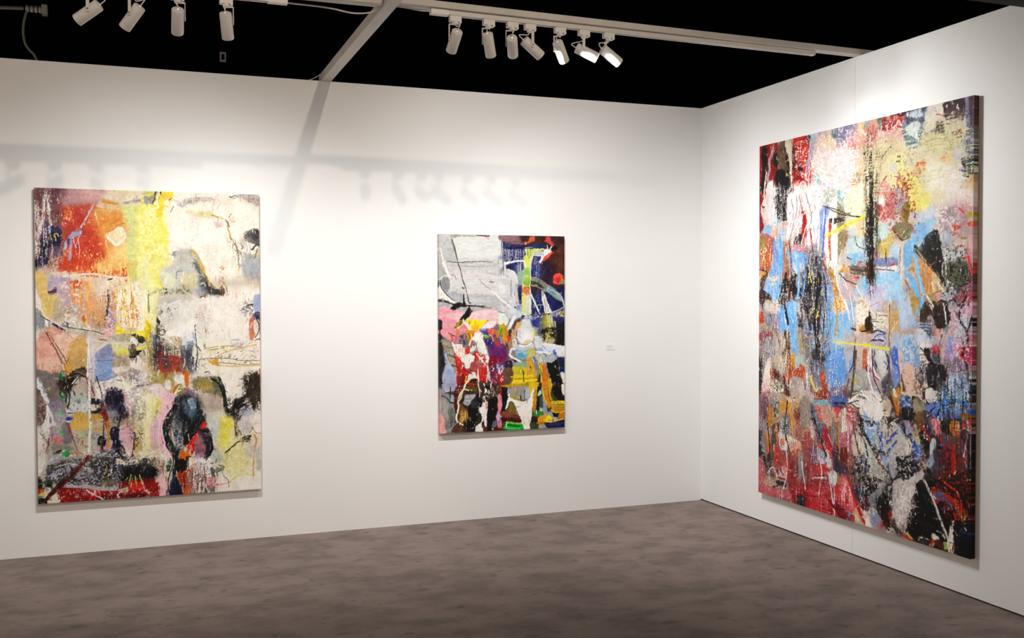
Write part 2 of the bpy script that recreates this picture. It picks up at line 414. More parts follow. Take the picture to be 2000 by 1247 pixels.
# strokes of painting 1: op colour options points (read off in tiles: T x y scale)
PAINT_1 = '''
# ---- upper left: plum, red, orange, lime
T 60 360 1.28276
P 775257 f12 6,4 58,4 62,40 52,75 54,128 4,128
p c0462c f12 48,34 70,28 100,27 112,60 120,90 115,135 48,135 55,80
p b04038 f10 a.6 50,60 65,45 85,35 90,45 75,65 60,90 52,100
p e2964c f16 97,36 150,34 162,60 142,78 152,95 152,135 112,135 116,100 103,75
p ecc07c f14 122,98 150,88 160,130 126,130
p d6d890 f10 138,32 168,26 170,80 172,130 154,130 143,100 150,70
p eae486 f6 164,30 183,26 183,130 166,130
p e0d0b0 f8 98,5 183,6 183,27 140,33 106,30
p bf9496 f9 60,10 92,6 112,8 108,26 75,32 50,33
p dcb0a8 f6 a.7 80,10 122,8 118,18 95,24 82,22
s d08a3c w8 e4 f5 113,26 122,28 134,30
s e8d2c2 w4 e2 f3 104,33 118,36 135,37
s 8a8494 w4 f3 y.4 144,29 158,27 180,22
s f0e8e4 w2 170,25 179,22
s c8b478 w3 f3 100,40 125,40 140,42
s b08a98 w6 e3 f2 97,32 92,43 84,56 78,68
s eddfe2 w1.6 96,35 89,48 82,60 77,68
p a8a8c6 f1.5 78,67 70,70 62,76 55,88 52,98 56,99 60,88 66,82 74,78 79,75
p 565074 f1.5 59,82 64,86 66,92 62,92 57,90
s b09ab2 w6 e5 f2 65,87 62,102 61,118 60,128
s b0a8c8 w2.5 e1 78,73 74,84 70,95
s d8d4e2 w1 74,82 76,98 75,112
s d8d4e2 w1.2 66,80 69,90 71,96
p f6e8d2 f1 115,78 127,70 139,64 147,79 132,93
q e6d4a2 f3 a.8 119,78 134,68 144,79 132,89
s fdf3e0 w2 116,79 126,87 132,92 146,79
s efc8a0 w2 e1 115,80 116,90 119,105
s f0d0a8 w2.5 104,91 110,90
s f4dcc0 w2.5 e1 101,44 103,55 106,59
k f6d8b8 w1.6 n14 e1 80,40 125,40 125,110 80,110
k f0b070 w1.8 n60 e2 50,95 110,105 115,128 50,128
k e8702c w3 n40 55,40 66,38 66,55 52,55
k f6c8a8 w1.4 n24 e3 50,35 68,35 68,60 50,60
s 9a8870 w1.5 f1.5 148,56 138,61 128,65
p 5c506e f3 r2 16,75 24,60 34,57 40,66 30,72 20,77
p 3a3458 f3 r2 26,73 36,63 50,70 48,77 36,74
p 262040 f1.5 r2 15,95 20,83 28,75 38,73 47,76 50,86 46,96 38,92 32,100 33,112 24,122 12,126 8,118 16,108
p 6a5468 f3 r2 a.8 32,100 42,92 50,98 48,112 36,116
s d8c284 w2 33,77 34,84
s d8c284 w1.6 38,80 39,76 43,75 45,79
s d8c284 w2 39,79 41,85
d f0e4da m1 y.46 8,38 28,34 34,46 24,62 15,78 15,106 8,106
d e6cfc4 m1 y.7 8,8 46,8 46,60 20,62 8,50
s e8e4e2 w3 m1 y.4 12,45 13,70 12,100
d dcae86 y.45 r2 30,120 38,110 50,112 52,128 30,128
d f0dcc8 m1 y.78 20,98 56,94 56,128 20,128
# ---- upper right: cream field, yellow seam, gestures
T 285 360 1.28276
P f1e6d4 f12 22,6 184,6 184,130 20,130
p f6ebdc f14 40,50 130,50 135,130 40,130
p ece46e f6 -4,20 26,20 30,60 34,90 30,130 -4,130
d f4ecb0 y.42 -4,40 30,40 32,130 -4,130
p e8cf48 f1.5 r1.5 24,10 41,10 41,22 38,33 28,36 27,50 18,50 16,38 23,34
p f0e8c8 f2 r1 29,27 36,24 37,30 30,32
d ecd850 m1 y.45 14,62 34,64 34,90 26,100 14,78
p a09c94 f2 r1.5 0,20 10,18 17,12 15,22 12,30 0,31
s 54505a w4 e2 16,12 15,20 11,30
s f4f0ea w2 22,12 20,22 17,30
s 3c3438 w3 24,12 23,14
p cac0b8 f2 r.6 57,27 70,21 82,20 100,21 106,24 95,25 80,26 70,28 60,32
s 7a6e70 w1.2 a.8 59,25 66,27
s 8a7e80 w1 a.8 61,23 80,20 98,21
s 7a7078 w1.2 58,27 63,30
d 6a6062 y.62 60,22 100,20 104,25 64,30
p b4aeb8 f4 48,30 58,28 62,33 54,35
s 4a4650 w3 e1.5 37,24 40,22
s c8c4c8 w3 f2 42,24 58,29
s 8c8a90 w2.5 e1.5 f1.5 43,34 39,40 38,43
d b8aca4 y.5 104,25 126,28 135,32 118,33 106,29
p c6bab0 f2 r.6 140,15 165,15 174,18 174,31 166,30 156,25
d 786c70 y.6 140,15 174,16 174,31 160,27
s 5c5456 w2 y.2 128,18 131,20 136,17 142,19
s e8b4ae w2.5 e1.5 f1.2 111,15 106,22 103,32 102,46
p dcd0a4 f4 r1.5 64,40 90,42 100,40 102,48 88,50 66,46
d b4aa7c y.5 82,40 103,40 106,54 85,50
d f0bcb8 m1 y.5 66,48 80,48 80,60 68,60
s 8a7a58 w3 y.35 102,47 112,50 120,53 126,58
s d8b048 w1.6 y.2 104,48 116,51 122,54
p eab6b6 f3 r1.5 105,57 116,56 116,64 108,65
s c87838 w3 e2.5 125,62 127,72 130,82
s e8b078 w2 126,66 129,78
s 4c4434 w3 e2 y.3 125,57 128,64
s 6a5238 w2 e1.4 130,82 137,92 141,105 142,122
s 9a5c38 w1 136,84 141,100
d 5c6850 m1 y.55 122,78 128,78 144,100 146,122 138,122 132,100
d e8b0a0 y.5 124,50 134,50 134,60 126,62
s 4a4044 w1.6 e.8 127,50 130,46 132,44
s b09858 w2 132,56 137,56
p 5e5c5c f1.4 r1 150,76 156,70 164,67 173,69 174,92 164,90 154,86
p 3c3a3e f2 160,72 170,69 174,80 166,84
d a8a49c y.45 145,82 152,75 156,84 154,92 150,96 146,90
s 4a4440 w1.5 145,88 148,96 146,97
p e8e4da f1.5 154,90 162,90 170,92 166,98 156,106
s 4c4c4e w4 e3 162,98 168,92 174,90
s dedcd6 w1.4 156,91 157,104
s 8c8a88 w1 159,92 160,106
p a6a6a2 f5 148,104 164,106 174,108 174,130 150,130
s 8a8058 w3 y.3 170,98 168,108 166,112
s d87838 w1.2 174,66 174,125
p b6b6aa f6 r2 50,100 60,97 70,97 78,106 84,116 88,130 46,130 44,112
p 8c9092 f3 r1.5 40,100 48,104 47,112 42,108
s b49c44 w5 e4 f4 72,100 78,108 84,120 88,128
p 6a6c6c f4 r1 72,112 78,116 84,128 76,130
k d4a0a0 w1 n20 e3 30,60 150,60 150,120 30,120
d d8c4b4 m1 y.72 30,96 90,90 140,100 140,128 30,128
# ---- middle left
T 60 515 1.28276
P cdb6a2 f12 6,10 60,10 120,20 140,20 145,100 60,110 6,100
p c8482c f5 r1.5 48,-4 90,-4 95,10 92,18 70,14 48,12
d f08a48 m1 y.4 66,8 100,4 102,20 70,18
p e8b06c f8 100,-4 150,-4 150,18 130,20 108,14
p da7a44 f4 r1 112,12 140,10 138,20 120,20 108,18
p cc4a2c f3 r1 138,8 152,6 148,16 147,24 142,24
s f0c890 w2.5 120,0 119,8 115,14
p dccab4 f3 r1.5 30,13 60,11 80,18 110,22 138,20 126,26 90,28 60,22 40,18
s ece0d4 w2 118,20 138,21
p c4c070 f3 148,0 166,-4 166,16 156,26 148,20
p e8e498 f4 164,-4 184,-4 184,30 164,30
p b8aab8 f4 r2 30,18 44,16 62,22 60,36 50,46 38,44 28,34
p 4c3c58 f2 r1.5 27,41 34,38 40,36 41,44 33,46 28,44
p e0be78 f3 r1 9,14 22,14 28,24 26,36 30,46 42,46 42,62 30,82 22,74 16,52
p d8bc78 f5 28,46 44,48 42,66 28,76
p eee0d6 f1.5 9,36 12,44 17,58 19,70 14,70 8,66
p b8a896 f5 r2 40,54 58,50 62,70 52,84 36,82
p c0a8b0 f5 r2 44,30 66,28 66,60 52,60 44,48
d e88c48 m1 y.32 62,26 96,30 100,56 92,62 66,60
s cc4c2c w3.5 y.15 62,27 74,26 76,33
p cc5a34 f2 r2 66,28 76,25 78,32 70,36
d f0c060 m1 y.5 80,34 98,34 100,50 84,50
d f4d49c m1 y.5 88,52 116,56 114,80 92,80
p dccac0 f4 r2 96,28 118,24 118,50 104,56 98,44
d c86c40 m1 y.62 52,70 64,66 112,76 108,100 70,88
p 98a6bc f2 64,64 70,63 69,70 64,71
p ac94b4 f3 116,62 132,60 131,84 126,100 114,96
s b4b0cc w5 e4 f2 142,28 132,32 124,37
p c4b4c0 f4 120,38 130,36 130,60 121,58
s 303030 w3.5 119,40 118,54 116,66
s 9a5040 w1.2 121,44 121,58
s e4e0dc w1.6 116,44 115,58 117,64
s 2c2830 w2 117,62 113,80 111,96
p f4eed6 f6 132,40 184,30 184,100 150,96 134,90
d c07c48 m1 y.55 136,60 162,64 162,94 140,94
d eee48c m1 y.5 126,34 160,30 160,100 130,90
d b4a8b4 m1 y.55 150,24 184,24 184,44 160,44
s b8b458 w1.2 178,40 178,110
s ead838 w2.8 139,67 146,70 147,76 144,81 141,75
p f0dc48 f1.5 r.8 132,90 138,96 150,104 178,98 178,112 164,110 150,106 130,106 128,98
s 8c8448 w2 f1 130,108 150,106 176,112
k e06c38 w1.6 n26 e2 134,60 164,64 164,96 134,90
p d8a01c f2 78,84 84,82 83,94 80,95
p b04820 f1.5 79,78 83,77 83,85 79,86
d 8c6c50 y.42 88,70 112,66 112,96 92,90
p bcb4a4 f3 50,86 76,84 84,96 110,102 100,108 60,108 48,100
s f0dcd0 w3.5 e2.5 80,96 92,100 105,106
p d8d0c8 f2 r1 42,90 56,85 66,78 72,84 62,92 48,98
s 544868 w1.4 48,89 56,94
s 544868 w1.4 52,87 60,90
s 2c2440 w5 33,89 42,94 51,100
p f0e6de f1.5 20,84 26,81 35,87 30,92 22,93
p 8c9294 f3 r1.5 8,68 18,72 22,84 20,94 8,98
d e0d8d4 m1 y.5 8,96 20,96 16,112 8,112
s d8a8a0 w2 e1 24,92 18,104 10,114
p d8a090 f2.5 10,118 18,104 30,94 50,100 60,108 84,108 84,128 8,128
p e4bca8 f4 40,106 76,108 70,128 40,128
s 5c4438 w2.6 e1.4 24,102 30,114 35,126
p c8a878 f3 70,110 84,108 82,128 72,128
p d8c0cc f3 84,110 90,108 90,128 82,128
s 7c4838 w4 f2 104,114 114,116
p d8a8a8 f3 110,98 124,98 122,108 112,108
p a8a090 f3 124,108 150,106 150,118 130,116
p 2c2818 f1.5 r1 152,108 160,106 172,111 174,116 168,120 160,114
p f0eae0 f2 150,114 156,110 162,118 158,124 150,122
p dcd0c0 f3 90,112 122,118 150,118 150,128 90,128
p e4e0b8 f3 128,122 140,122 146,128 124,128
s e0d030 w3 172,110 178,112 177,126
# ---- middle right
T 285 515 1.28276
P f4ebdf f12 70,50 184,40 184,118 70,118
p e6e6a8 f6 -4,-4 26,-4 26,40 -4,44
d ead848 m1 y.45 6,-4 26,-4 26,34 14,36
s ecd830 w4 e3 21,28 25,36
p c4c4bc f8 r2 26,4 72,4 84,36 60,44 28,38
p d4d4b8 f6 28,14 44,18 44,36 30,36
p ccc4a0 f5 52,18 74,14 78,36 54,36
p 606468 f7 76,0 84,10 92,24 100,36 116,46 92,48 82,44 80,24
p 44403e f4 90,20 96,32 108,38 118,36 119,46 96,44
p 9ea0ac f5 74,38 84,36 90,46 80,50
s d4a038 w4 e3 f2.5 r1 y.2 82,2 90,14 97,28 106,36
s 6a5030 w2 f2 88,14 95,26 104,36
s a8641c w2.5 y.3 116,32 117,48
s 886018 w3 y.3 82,50 90,47
d c88060 m1 y.5 122,42 136,40 136,48 122,48
d 9a6840 y.64 112,6 122,4 122,36 114,36
s c89848 w1.6 y.4 143,2 141,16
p a8acb0 f7 150,-4 174,-4 174,20 160,22 148,16
d b08078 m1 y.6 156,18 174,18 174,30 156,30
s 8c8c9c w2 46,16 48,11 56,10
s 7c7c90 w1.4 46,16 46,22
p f0ecf0 f1 52,24 54,20 55,24 54,27
p aaa4ac f3 2,46 12,40 24,37 20,41 8,46
s 282020 w3.5 27,37 30,38
s 282020 w2 y.1 28,44 32,42
s 302820 w2 e1 45,44 49,40 53,40
d 504838 y.55 24,40 64,36 64,46 28,48
p d0c8b0 f5 r2 24,46 66,46 66,60 40,66 22,60
d a8a4b0 y.5 22,52 66,48 60,66 24,66
d e8e088 m1 y.4 0,46 16,46 16,90 0,90
s 3c5868 w1.4 f1 4,40 4,74
p e0ddd2 f3 r2 18,62 70,56 92,60 92,118 60,118 26,96 18,84
d 584848 y.62 18,66 46,62 46,86 24,94 18,88
p 181410 f1.2 r1.5 16,83 21,86 20,91 16,91
s 302828 w2.5 y.1 16,80 19,88
d 4c4040 y.58 28,76 44,74 42,88 30,92
p 7a6c5c f2 r1.5 16,92 24,96 30,108 28,128 16,128
d 4c4434 m1 y.45 16,94 28,100 30,128 16,128
s 20181c w1.4 16,90 15,128
p f2ece0 f1.5 r1 30,104 44,98 60,90 72,86 74,96 66,104 52,110 34,110
s c8b898 w1.4 32,109 50,111 58,109
s 302c2c w2 e1 74,92 73,97
p b8a88c f3 r1.5 28,112 54,112 54,126 30,128
s 7c6040 w2.5 f1.5 45,114 46,124
p d4dae2 f4 56,106 72,104 72,128 56,128
s 707894 w2 y.2 70,104 73,114
p e8d838 f3 r1.5 -2,84 8,92 12,96 6,100 4,112 -2,112
s c89018 w2 y.2 0,86 6,98 3,106
d 6c5820 m1 y.5 0,100 10,96 10,128 0,128
p 7080a0 f3 10,110 15,108 15,128 10,128
d c89898 m1 y.68 76,70 100,60 100,106 84,106
s a8703c w1.4 y.2 89,96 92,104
k 3c3830 w1.4 n10 70,66 96,64 96,90 70,84
d 484048 y.55 144,62 166,58 168,74 150,78
s 241c20 w2.5 157,62 163,61
p a0a8c8 f4 164,50 174,48 174,72 166,74
p 5c4870 f3 162,78 168,74 172,82 164,86
p 2c3048 f2 166,74 174,74 174,86 170,82
p c07860 f4 158,84 166,82 168,100 162,116 158,112
p e4d8cc f2 165,84 170,88 171,98 166,106 164,96
s 2c2028 w2 168,82 172,92 171,104 166,112
s a0443c w3 e2 174,76 174,116
s d8a028 w2.5 y.2 154,118 164,116 174,120
s 2c2810 w2 166,116 173,114
p a8a8b8 f4 r1.5 130,116 146,116 150,128 130,128
s 302c34 w2 134,117 135,123
d a89878 y.5 148,120 174,120 174,128 148,128
k c0a888 w1.6 n8 100,76 126,76 126,110 100,110
# ---- lower middle left
T 60 670 1.28276
P 9c9088 f12 4,30 184,20 184,130 4,130
p dca494 f2 7,-4 34,-4 44,20 48,34 40,44 26,44 8,36
p e4b8a4 f4 8,24 40,20 46,34 20,40
p e6b8a2 f2.5 38,-4 66,-4 62,14 52,28 46,20
p cca468 f4 r1 62,-4 85,-4 85,30 66,40 50,42 52,28
p d0a050 f3 r1.5 52,32 62,30 62,44 54,46
p c4a46c f5 64,20 84,18 82,36 68,36
s 5c4430 w2.5 e1.5 33,-2 40,12 48,30
s 8c6848 w2 y.3 54,28 60,18
s f0e4d8 w1.6 48,30 51,42
p 7c7674 f2.5 r1 8,37 22,40 30,44 14,50 8,46
p 7a726e f4 r1.5 12,52 28,46 44,44 48,80 50,110 34,100 24,86 18,64
p d8dce0 f1.5 8,52 14,50 18,62 24,78 27,88 22,88 12,70 8,64
s eef2f4 w1.5 14,66 20,78 26,88
p 6c5856 f2.5 r1.5 8,68 16,78 22,94 20,112 10,128 6,128
d c8b0a8 y.6 8,80 22,86 22,118 8,118
p 8c8494 f4 25,90 44,84 52,100 48,108 30,104
p d8d8dc f2 24,92 30,102 34,112 36,128 18,128 22,112
s fafafa w2.4 24,92 24,104 20,116 16,128
p aaa2b4 f3 36,104 50,106 50,116 40,116
p 3c3228 f3 r2 42,48 54,50 62,42 72,36 82,35 84,44 74,54 66,56 60,70 50,74 42,68
p 241c18 f2 r1.5 52,50 62,46 64,60 58,68 50,62
p 5a524c f2.5 r1 66,42 76,38 84,40 80,52 70,54
s e4dcd4 w2 62,60 66,54 70,50
p b4a89c f4 70,54 82,50 84,76 74,76 66,66
p c8a894 f3 64,66 72,60 76,70 66,72
p b4bab2 f3 54,80 66,70 82,74 86,96 80,106 66,100 54,92
p ccd0cc f4 60,90 78,88 84,100 72,106 58,96
p 788490 f2 69,82 74,84 73,90 69,88
s 181818 w3 e2 51,74 53,80 52,88
p cca458 f4 62,104 84,106 86,130 58,130
p d8d4ce f2.5 52,96 58,100 64,104 60,108 54,106
s 20243c w2 56,104 62,104
p 2c48a8 f1.2 52,111 61,111 61,115 53,115
s f0f0f0 w2.4 42,115 54,117 61,117
s 18702c w3.5 44,47 47,53
s 5cc46c w2 48,46 47,50
p 18783c f1 42,76 47,73 51,76 49,82 44,80
s bce8a0 w3 45,76 48,77
p 50b054 f1 40,102 45,101 47,106 43,107
s f0ecb8 w2.4 41,101 44,103
s dcb090 w2 42,96 43,98
s d8c838 w1.4 26,66 27,69
s e8e4ea w3.5 e3 y.1 88,-2 87,20 86,40 87,60 87,90 87,128
s b4a0b0 w2 y.2 90,0 89,30
s 702c28 w3.5 e3 86,50 90,62 94,74 96,80
s 9c3830 w2 82,40 84,54 88,66
s f0dcd0 w1.4 84,44 88,58 90,72
p 8c94b4 f2 r.6 96,20 100,10 110,4 122,2 124,40 122,52 108,56 98,56 96,40
p 8ca4d0 f3 98,27 124,27 124,50 112,54 100,50
s 545c84 w1.4 y.2 97,24 110,25 123,24
s e8e4d8 w1.8 97,24 96,14 102,8 112,2
p d0c4cc f2.5 88,8 96,10 96,50 92,56 88,40
p dcd49c f3 124,2 136,0 146,8 146,18 132,18 126,10
p dcd44c f2 132,12 146,8 147,18 136,20
p b8a890 f4 126,18 148,18 150,40 126,42
d 7c6c58 y.6 124,24 144,24 144,34 124,34
p e4d8c8 f2 r1 124,36 148,34 148,40 128,44
p e8dcd0 f2 150,26 157,24 160,9 164,20 172,28 178,34 168,40 152,36
s e4d830 w5 r1 176,2 168,6 162,7
p 28241c f1.5 r1 148,18 156,16 160,10 168,10 162,16 152,22
p 5c5040 f3 r1 148,4 158,0 158,14 150,18
p dcc8a8 f4 168,36 184,30 184,52 170,50
p e8dcd8 f2.5 r1.5 96,58 110,58 122,52 134,48 140,56 150,66 140,74 130,66 116,66 108,78 108,96 100,84
s ece8e4 w2 100,60 114,56 124,50
s 5c5c60 w1.2 110,58 118,52 124,51
p f0ecc8 f2 r1 132,52 138,48 142,56 152,66 144,70 134,64
p 28203c f1.6 r1 112,84 112,72 120,66 132,68 138,72 140,88 142,104 132,106 128,94 118,92 114,94
p 181428 f1.6 124,74 132,72 138,90 140,102 132,104 128,92
p 5c5040 f2.5 116,76 122,74 121,90 116,90
p f0e4e0 f1.5 r1 104,78 112,72 110,88 112,96 106,92
s dcb0a8 w4 e3 138,70 142,84 143,102
d 9c8c98 y.5 146,40 182,44 182,68 148,62
d e8e8ec y.6 150,44 182,50 182,60 150,60
s 584858 w1.6 y.2 154,63 168,63 178,62
s f0e0d8 w1.2 158,67 178,66
p b4a8a4 f4 r1.5 146,70 170,68 168,100 150,96
d ece48c y.42 160,78 184,76 184,128 164,128
p 20243c f2 r1 88,84 96,82 104,84 106,90 90,92
s f0f0f0 w2.4 88,90 89,84
p 20203c f2 r1 90,101 104,97 106,108 94,106
p d8d0b8 f2.5 90,92 100,92 98,100 90,100
s b86038 w2.5 96,93 98,98
s f0c088 w2 92,80 100,82
p 6c2420 f2 104,90 110,92 116,100 116,110 113,124 110,114 106,104
s e02c1c w4 107,106 109,111
s a02c20 w3 e4 112,108 113,120 114,128
p c8a050 f3 90,108 104,106 108,118 100,128 90,128
p 8c8c90 f3 114,94 128,96 130,110 118,114
d e8e0dc y.45 118,100 140,102 140,110 122,110
d 141414 y.5 122,108 146,104 150,112 126,120
s 20201c w2.4 e2 134,110 131,128
p 7c746c f2 r1 140,108 152,104 154,112 146,114
p a89080 f4 138,114 164,112 164,130 140,130
# ---- lower middle right
T 285 670 1.28276
P d8ccb4 f12 -4,0 12,0 14,40 30,60 -4,70
d 8c7434 m1 y.45 0,-4 10,-4 10,30 0,34
p b4a078 f3 r1 2,40 14,38 40,50 40,74 20,80 4,64
p b04434 f2.5 r1.5 14,0 24,0 24,16 40,18 54,22 50,36 58,44 40,42 24,46 18,30
d 2c2830 m1 y.4 12,-2 22,-2 28,20 22,40 10,36
p 3c444c f2 r1 22,24 28,18 36,26 34,36 26,38
d d8583c m1 y.4 20,20 52,20 52,44 18,44
p 98a0a8 f3 52,8 60,-2 74,-2 72,40 64,42 58,24
d 3c4454 m1 y.45 56,6 74,4 73,42 58,36
s f0f4f8 w3 68,22 66,36
s e8ecf0 w2.4 71,36 70,38
p cabba0 f3 r1 26,4 34,0 50,2 54,10 44,16 30,10
d 2c241c m1 y.52 40,14 48,14 46,34 41,34
s 24304c w2 73,10 73,34
s cc6820 w6 r1 y.1 60,44 62,56 60,66
p d47028 f2 r1 54,42 62,42 66,46 62,52 64,58 60,64 58,54
p a49458 f3 r1 10,46 36,44 42,52 40,64 24,66 8,56
p ece6dc f1.5 r.6 40,50 54,48 56,62 50,64 44,58
p e4dcd0 f2 r1 28,56 36,58 36,70 28,68
p 8c8040 f2.5 r1 46,62 56,64 58,78 50,82 46,74
s d46c10 w5 41,75 44,66
s f4ecdc w3 e1.5 42,76 50,64
p f2ead8 f3 74,-4 130,-4 184,0 184,46 150,50 110,50 96,46 76,44
s 5c6068 w2.4 78,4 82,11
s 5c6068 w1.8 87,2 90,7
s d8b458 w2.4 y.1 98,10 110,8 118,5
s b89438 w1.4 96,10 118,6
p e0aa48 f1.5 r1 92,23 98,26 107,22 110,28 112,34 100,32 93,28
s d8b468 w2.5 y.15 110,34 125,35 172,34
s 847858 w1.4 y.1 110,29 130,31 150,33 172,32
s dcb464 w2.5 y.2 114,16 130,10 160,4 168,2
d 908070 y.72 92,12 172,8 172,34 92,30
d b0a8b4 y.6 130,-4 150,-4 150,6 130,6
s 20181c w2.4 e1.2 89,44 94,43 96,46
d 8c8480 y.68 76,14 90,14 90,42 76,42
p f0e8dc f1.5 r.6 96,46 110,50 118,48 150,46 174,40 172,48 148,50 146,66 150,80 136,86 130,96 126,100 122,88 116,66 108,52
p d4ccc8 f3 r1.5 64,48 96,46 110,50 100,54 76,54
p 8c845c f4 r1.5 70,54 100,50 112,54 116,70 114,84 96,78 74,70
p a48c54 f4 80,60 96,58 98,70 82,70
p 6c6c58 f3 100,52 112,56 116,78 104,76
s 182420 w3.5 e6 f2 110,52 116,64 119,80 121,96
p 24302c f2 116,80 121,90 124,100 134,101 142,98 140,106 126,116 118,108
p 1c1818 f1.5 r1.5 132,92 136,85 144,84 150,80 150,88 144,94 140,106 132,104
p 3c3440 f2 130,104 142,100 144,110 136,124 130,116
p 544c3c f2 r2 148,52 158,50 172,48 173,100 164,104 154,86 150,70
d 181410 y.45 148,50 172,50 172,100 158,98
d c89c5c y.66 152,54 172,54 172,98 158,96
s a05030 w2 173,40 174,78
p e0d8d8 f3 142,100 152,90 160,94 162,116 156,128 140,128
p c0bcd0 f4 146,98 156,96 160,110 150,116
s 28201c w2.4 161,86 164,100
p f0e8dc f1.5 r.8 164,106 168,94 172,92 173,120 166,126
p e4ccd0 f3 4,64 20,62 32,76 42,78 40,92 36,108 30,128 12,128 18,92 8,78
p ecbec8 f3 20,80 40,78 38,96 32,112 28,128 14,128
p f0ecb8 f3 r1 -2,80 10,82 14,94 10,106 6,128 -2,128
s e0d048 w4 f2 14,84 19,88 16,96
d dcc84c m1 y.5 8,80 20,84 18,108 8,110
p 4c444c f3 r1.5 44,80 58,78 60,90 50,96 44,104 36,128 28,130 38,104 40,90
p 181c20 f2 r1.5 40,86 48,88 44,98 38,108 32,122 28,128 36,106
d e8e0d8 y.55 42,78 58,78 58,90 46,94
p 7c6070 f3 r1.5 58,68 72,70 84,80 90,90 78,92 66,84 58,80
d e8dcd8 y.6 60,66 90,74 90,90 70,90
p b4a498 f4 78,80 100,78 114,86 116,106 100,108 88,100
p c8c4b8 f5 92,104 116,104 120,120 104,128 90,120
p e0d490 f6 104,112 130,114 130,130 100,130
p 3c444c f2.5 r1.5 54,92 66,86 78,90 84,104 88,116 86,128 36,130 44,112
p 181c24 f2 r1.5 54,104 66,108 78,108 86,112 86,128 64,122 58,118
s b0c4d0 w5 e2 72,88 74,98 73,106
s 587080 w4 e3 76,92 82,102
s 8c949c w3 66,104 70,94
s e02c28 w5 86,122 84,130
# ---- bottom left
T 60 825 1.28276
P aca69c f12 4,-4 184,-4 184,66 4,70
p e4dad4 f3 7,4 16,14 22,36 20,60 10,76 6,70
d 8c8078 y.5 10,40 26,40 26,78 8,80
s 5c5850 w2 y.2 12,12 20,22 26,32
d f0ecec m1 y.4 16,0 28,0 28,20 18,20
p b4a0ac f3 28,4 44,4 46,18 30,24
p c87c78 f4 28,22 46,20 47,29 34,30
p 7c7478 f4 46,0 58,0 60,26 48,30 46,16
s 883038 w2.4 f1.2 53,-2 60,16 64,28 70,42
p 88887c f4 30,30 48,32 66,38 68,44 44,40 32,42
p bab49c f5 60,0 84,6 86,44 70,44 64,24
p d8ac5c f3 58,-4 84,-4 84,6 64,10
s c03c24 w2.4 76,26 76,29
s 54b058 w3.5 43,10 47,15
s d0f0b8 w2 43,9 45,12
s a03428 w2 e1.4 25,22 24,30 22,40
s 5c3c40 w1.6 27,20 25,28
p 2c2c2c f1.5 r1 32,45 40,40 46,41 48,46 38,46
s d07848 w3.4 e2.5 55,44 70,45 84,49
s f0e8e2 w4.4 e3 90,-2 88,12 86,28 85,44
s b4a4a8 w1.2 89,0 86,30
p b8aa8c f4 92,-4 112,-4 112,16 94,16
s c89c54 w4 y.2 94,8 110,10
s b02c20 w3.6 e1.4 111,-2 113,8
s b08c50 w7 e5 f1 117,-2 115,30 113,50 114,66 112,80 108,94
p acaca0 f4 92,16 110,14 106,36 94,40
p 202028 f1.5 99,24 104,18 110,22 112,30 106,34 100,32
s e8e8e8 w1.4 103,27 104,28
s 505860 w1.6 100,22 98,34
p d08890 f2 95,40 104,35 122,35 120,40 98,42
p 5c5c70 f2 94,42 112,40 118,46 98,48
p 201c38 f1.6 r1 120,6 128,4 133,12 131,20 134,32 142,40 141,48 147,52 140,56 122,56 118,44 122,30 119,20
p 181830 f2 128,20 134,34 138,46 128,48 124,34
s a06838 w4 f2 136,40 138,46
p dcb0b8 f1.6 134,4 148,2 156,14 155,34 152,48 146,50 140,36 132,24
s 484048 w1.8 131,-2 130,6
s 3c3034 w2.2 155,14 156,30 153,46 146,58 139,63
p c8ac64 f3 156,22 164,34 166,48 158,52 156,38
p e4dcac f4 r1.5 158,-2 184,-2 184,60 168,54 166,30 158,16
d 6c6048 y.6 142,0 168,0 168,30 150,28
d 3c3830 y.6 156,14 184,30 184,54 160,40
p f2ecd6 f1.6 r1 120,58 140,56 150,52 184,58 184,66 130,64
p 28242c f1.5 r1 166,55 176,55 178,59 170,60
p 3c3c3c f2.5 r2 90,48 118,48 118,54 100,56 88,52
s e4b488 w2.4 88,51 100,55 112,57 122,59 134,60
s f0e8dc w1.4 100,49 118,51
# lower black/white combed band
p a8a4ac f3 r1 24,50 50,50 86,52 120,60 134,66 134,92 46,92 24,86
d 242422 y.42 88,56 122,56 130,94 90,94
d 242422 y.44 44,76 112,72 134,76 130,94 46,92
d 343434 y.58 24,48 84,54 84,74 24,74
d dcdce0 y.6 24,56 134,60 134,90 24,88
p 2c2a28 f2 r2 20,66 30,62 46,60 48,66 40,74 24,76
s 301c24 w3 42,60 48,62
p b4b0c4 f3 28,74 50,66 58,70 46,84 30,84
s b8b4cc w3 f1.5 76,72 118,72
s 181818 w1.4 54,56 57,66 59,71
s 181818 w1.4 49,66 50,74 54,78
s e4e4e8 w1.6 51,52 52,60
p 2c9050 f1.2 r.6 46,47 54,44 57,46 54,51 47,50
p f0c8a8 f1.2 44,43 49,39 51,43 47,47
s d8f0d8 w2 50,45 53,43
p 243878 f2 r1 130,66 140,66 144,82 136,86
p 101014 f2 r1.5 132,70 150,64 184,64 184,86 150,92 134,88
p 3c3450 f3 164,66 184,64 184,74 168,74
d c8c88c m1 y.6 146,64 176,64 172,90 150,88
s e4e4f0 w1.4 124,62 118,76 112,86
s e4e4f0 w1.4 128,62 130,72 134,82
s e0e0ec w1.4 118,72 128,66
s b08c50 w5 e4.5 115,66 113,76 110,94
p 8c1414 f2.5 r1.5 40,98 60,96 96,100 128,102 134,90 184,86 184,120 90,124 36,124
p b01c14 f4 84,100 104,102 110,112 90,112
p 641014 f4 100,110 150,108 184,112 184,116 110,118
d 2c1010 y.5 120,92 150,92 150,104 126,102
p d02018 f2.5 r1 148,92 164,90 170,100 150,104
s d8dc90 w1.4 y.1 151,84 149,98
s d8dc90 w1.4 y.1 158,84 157,100
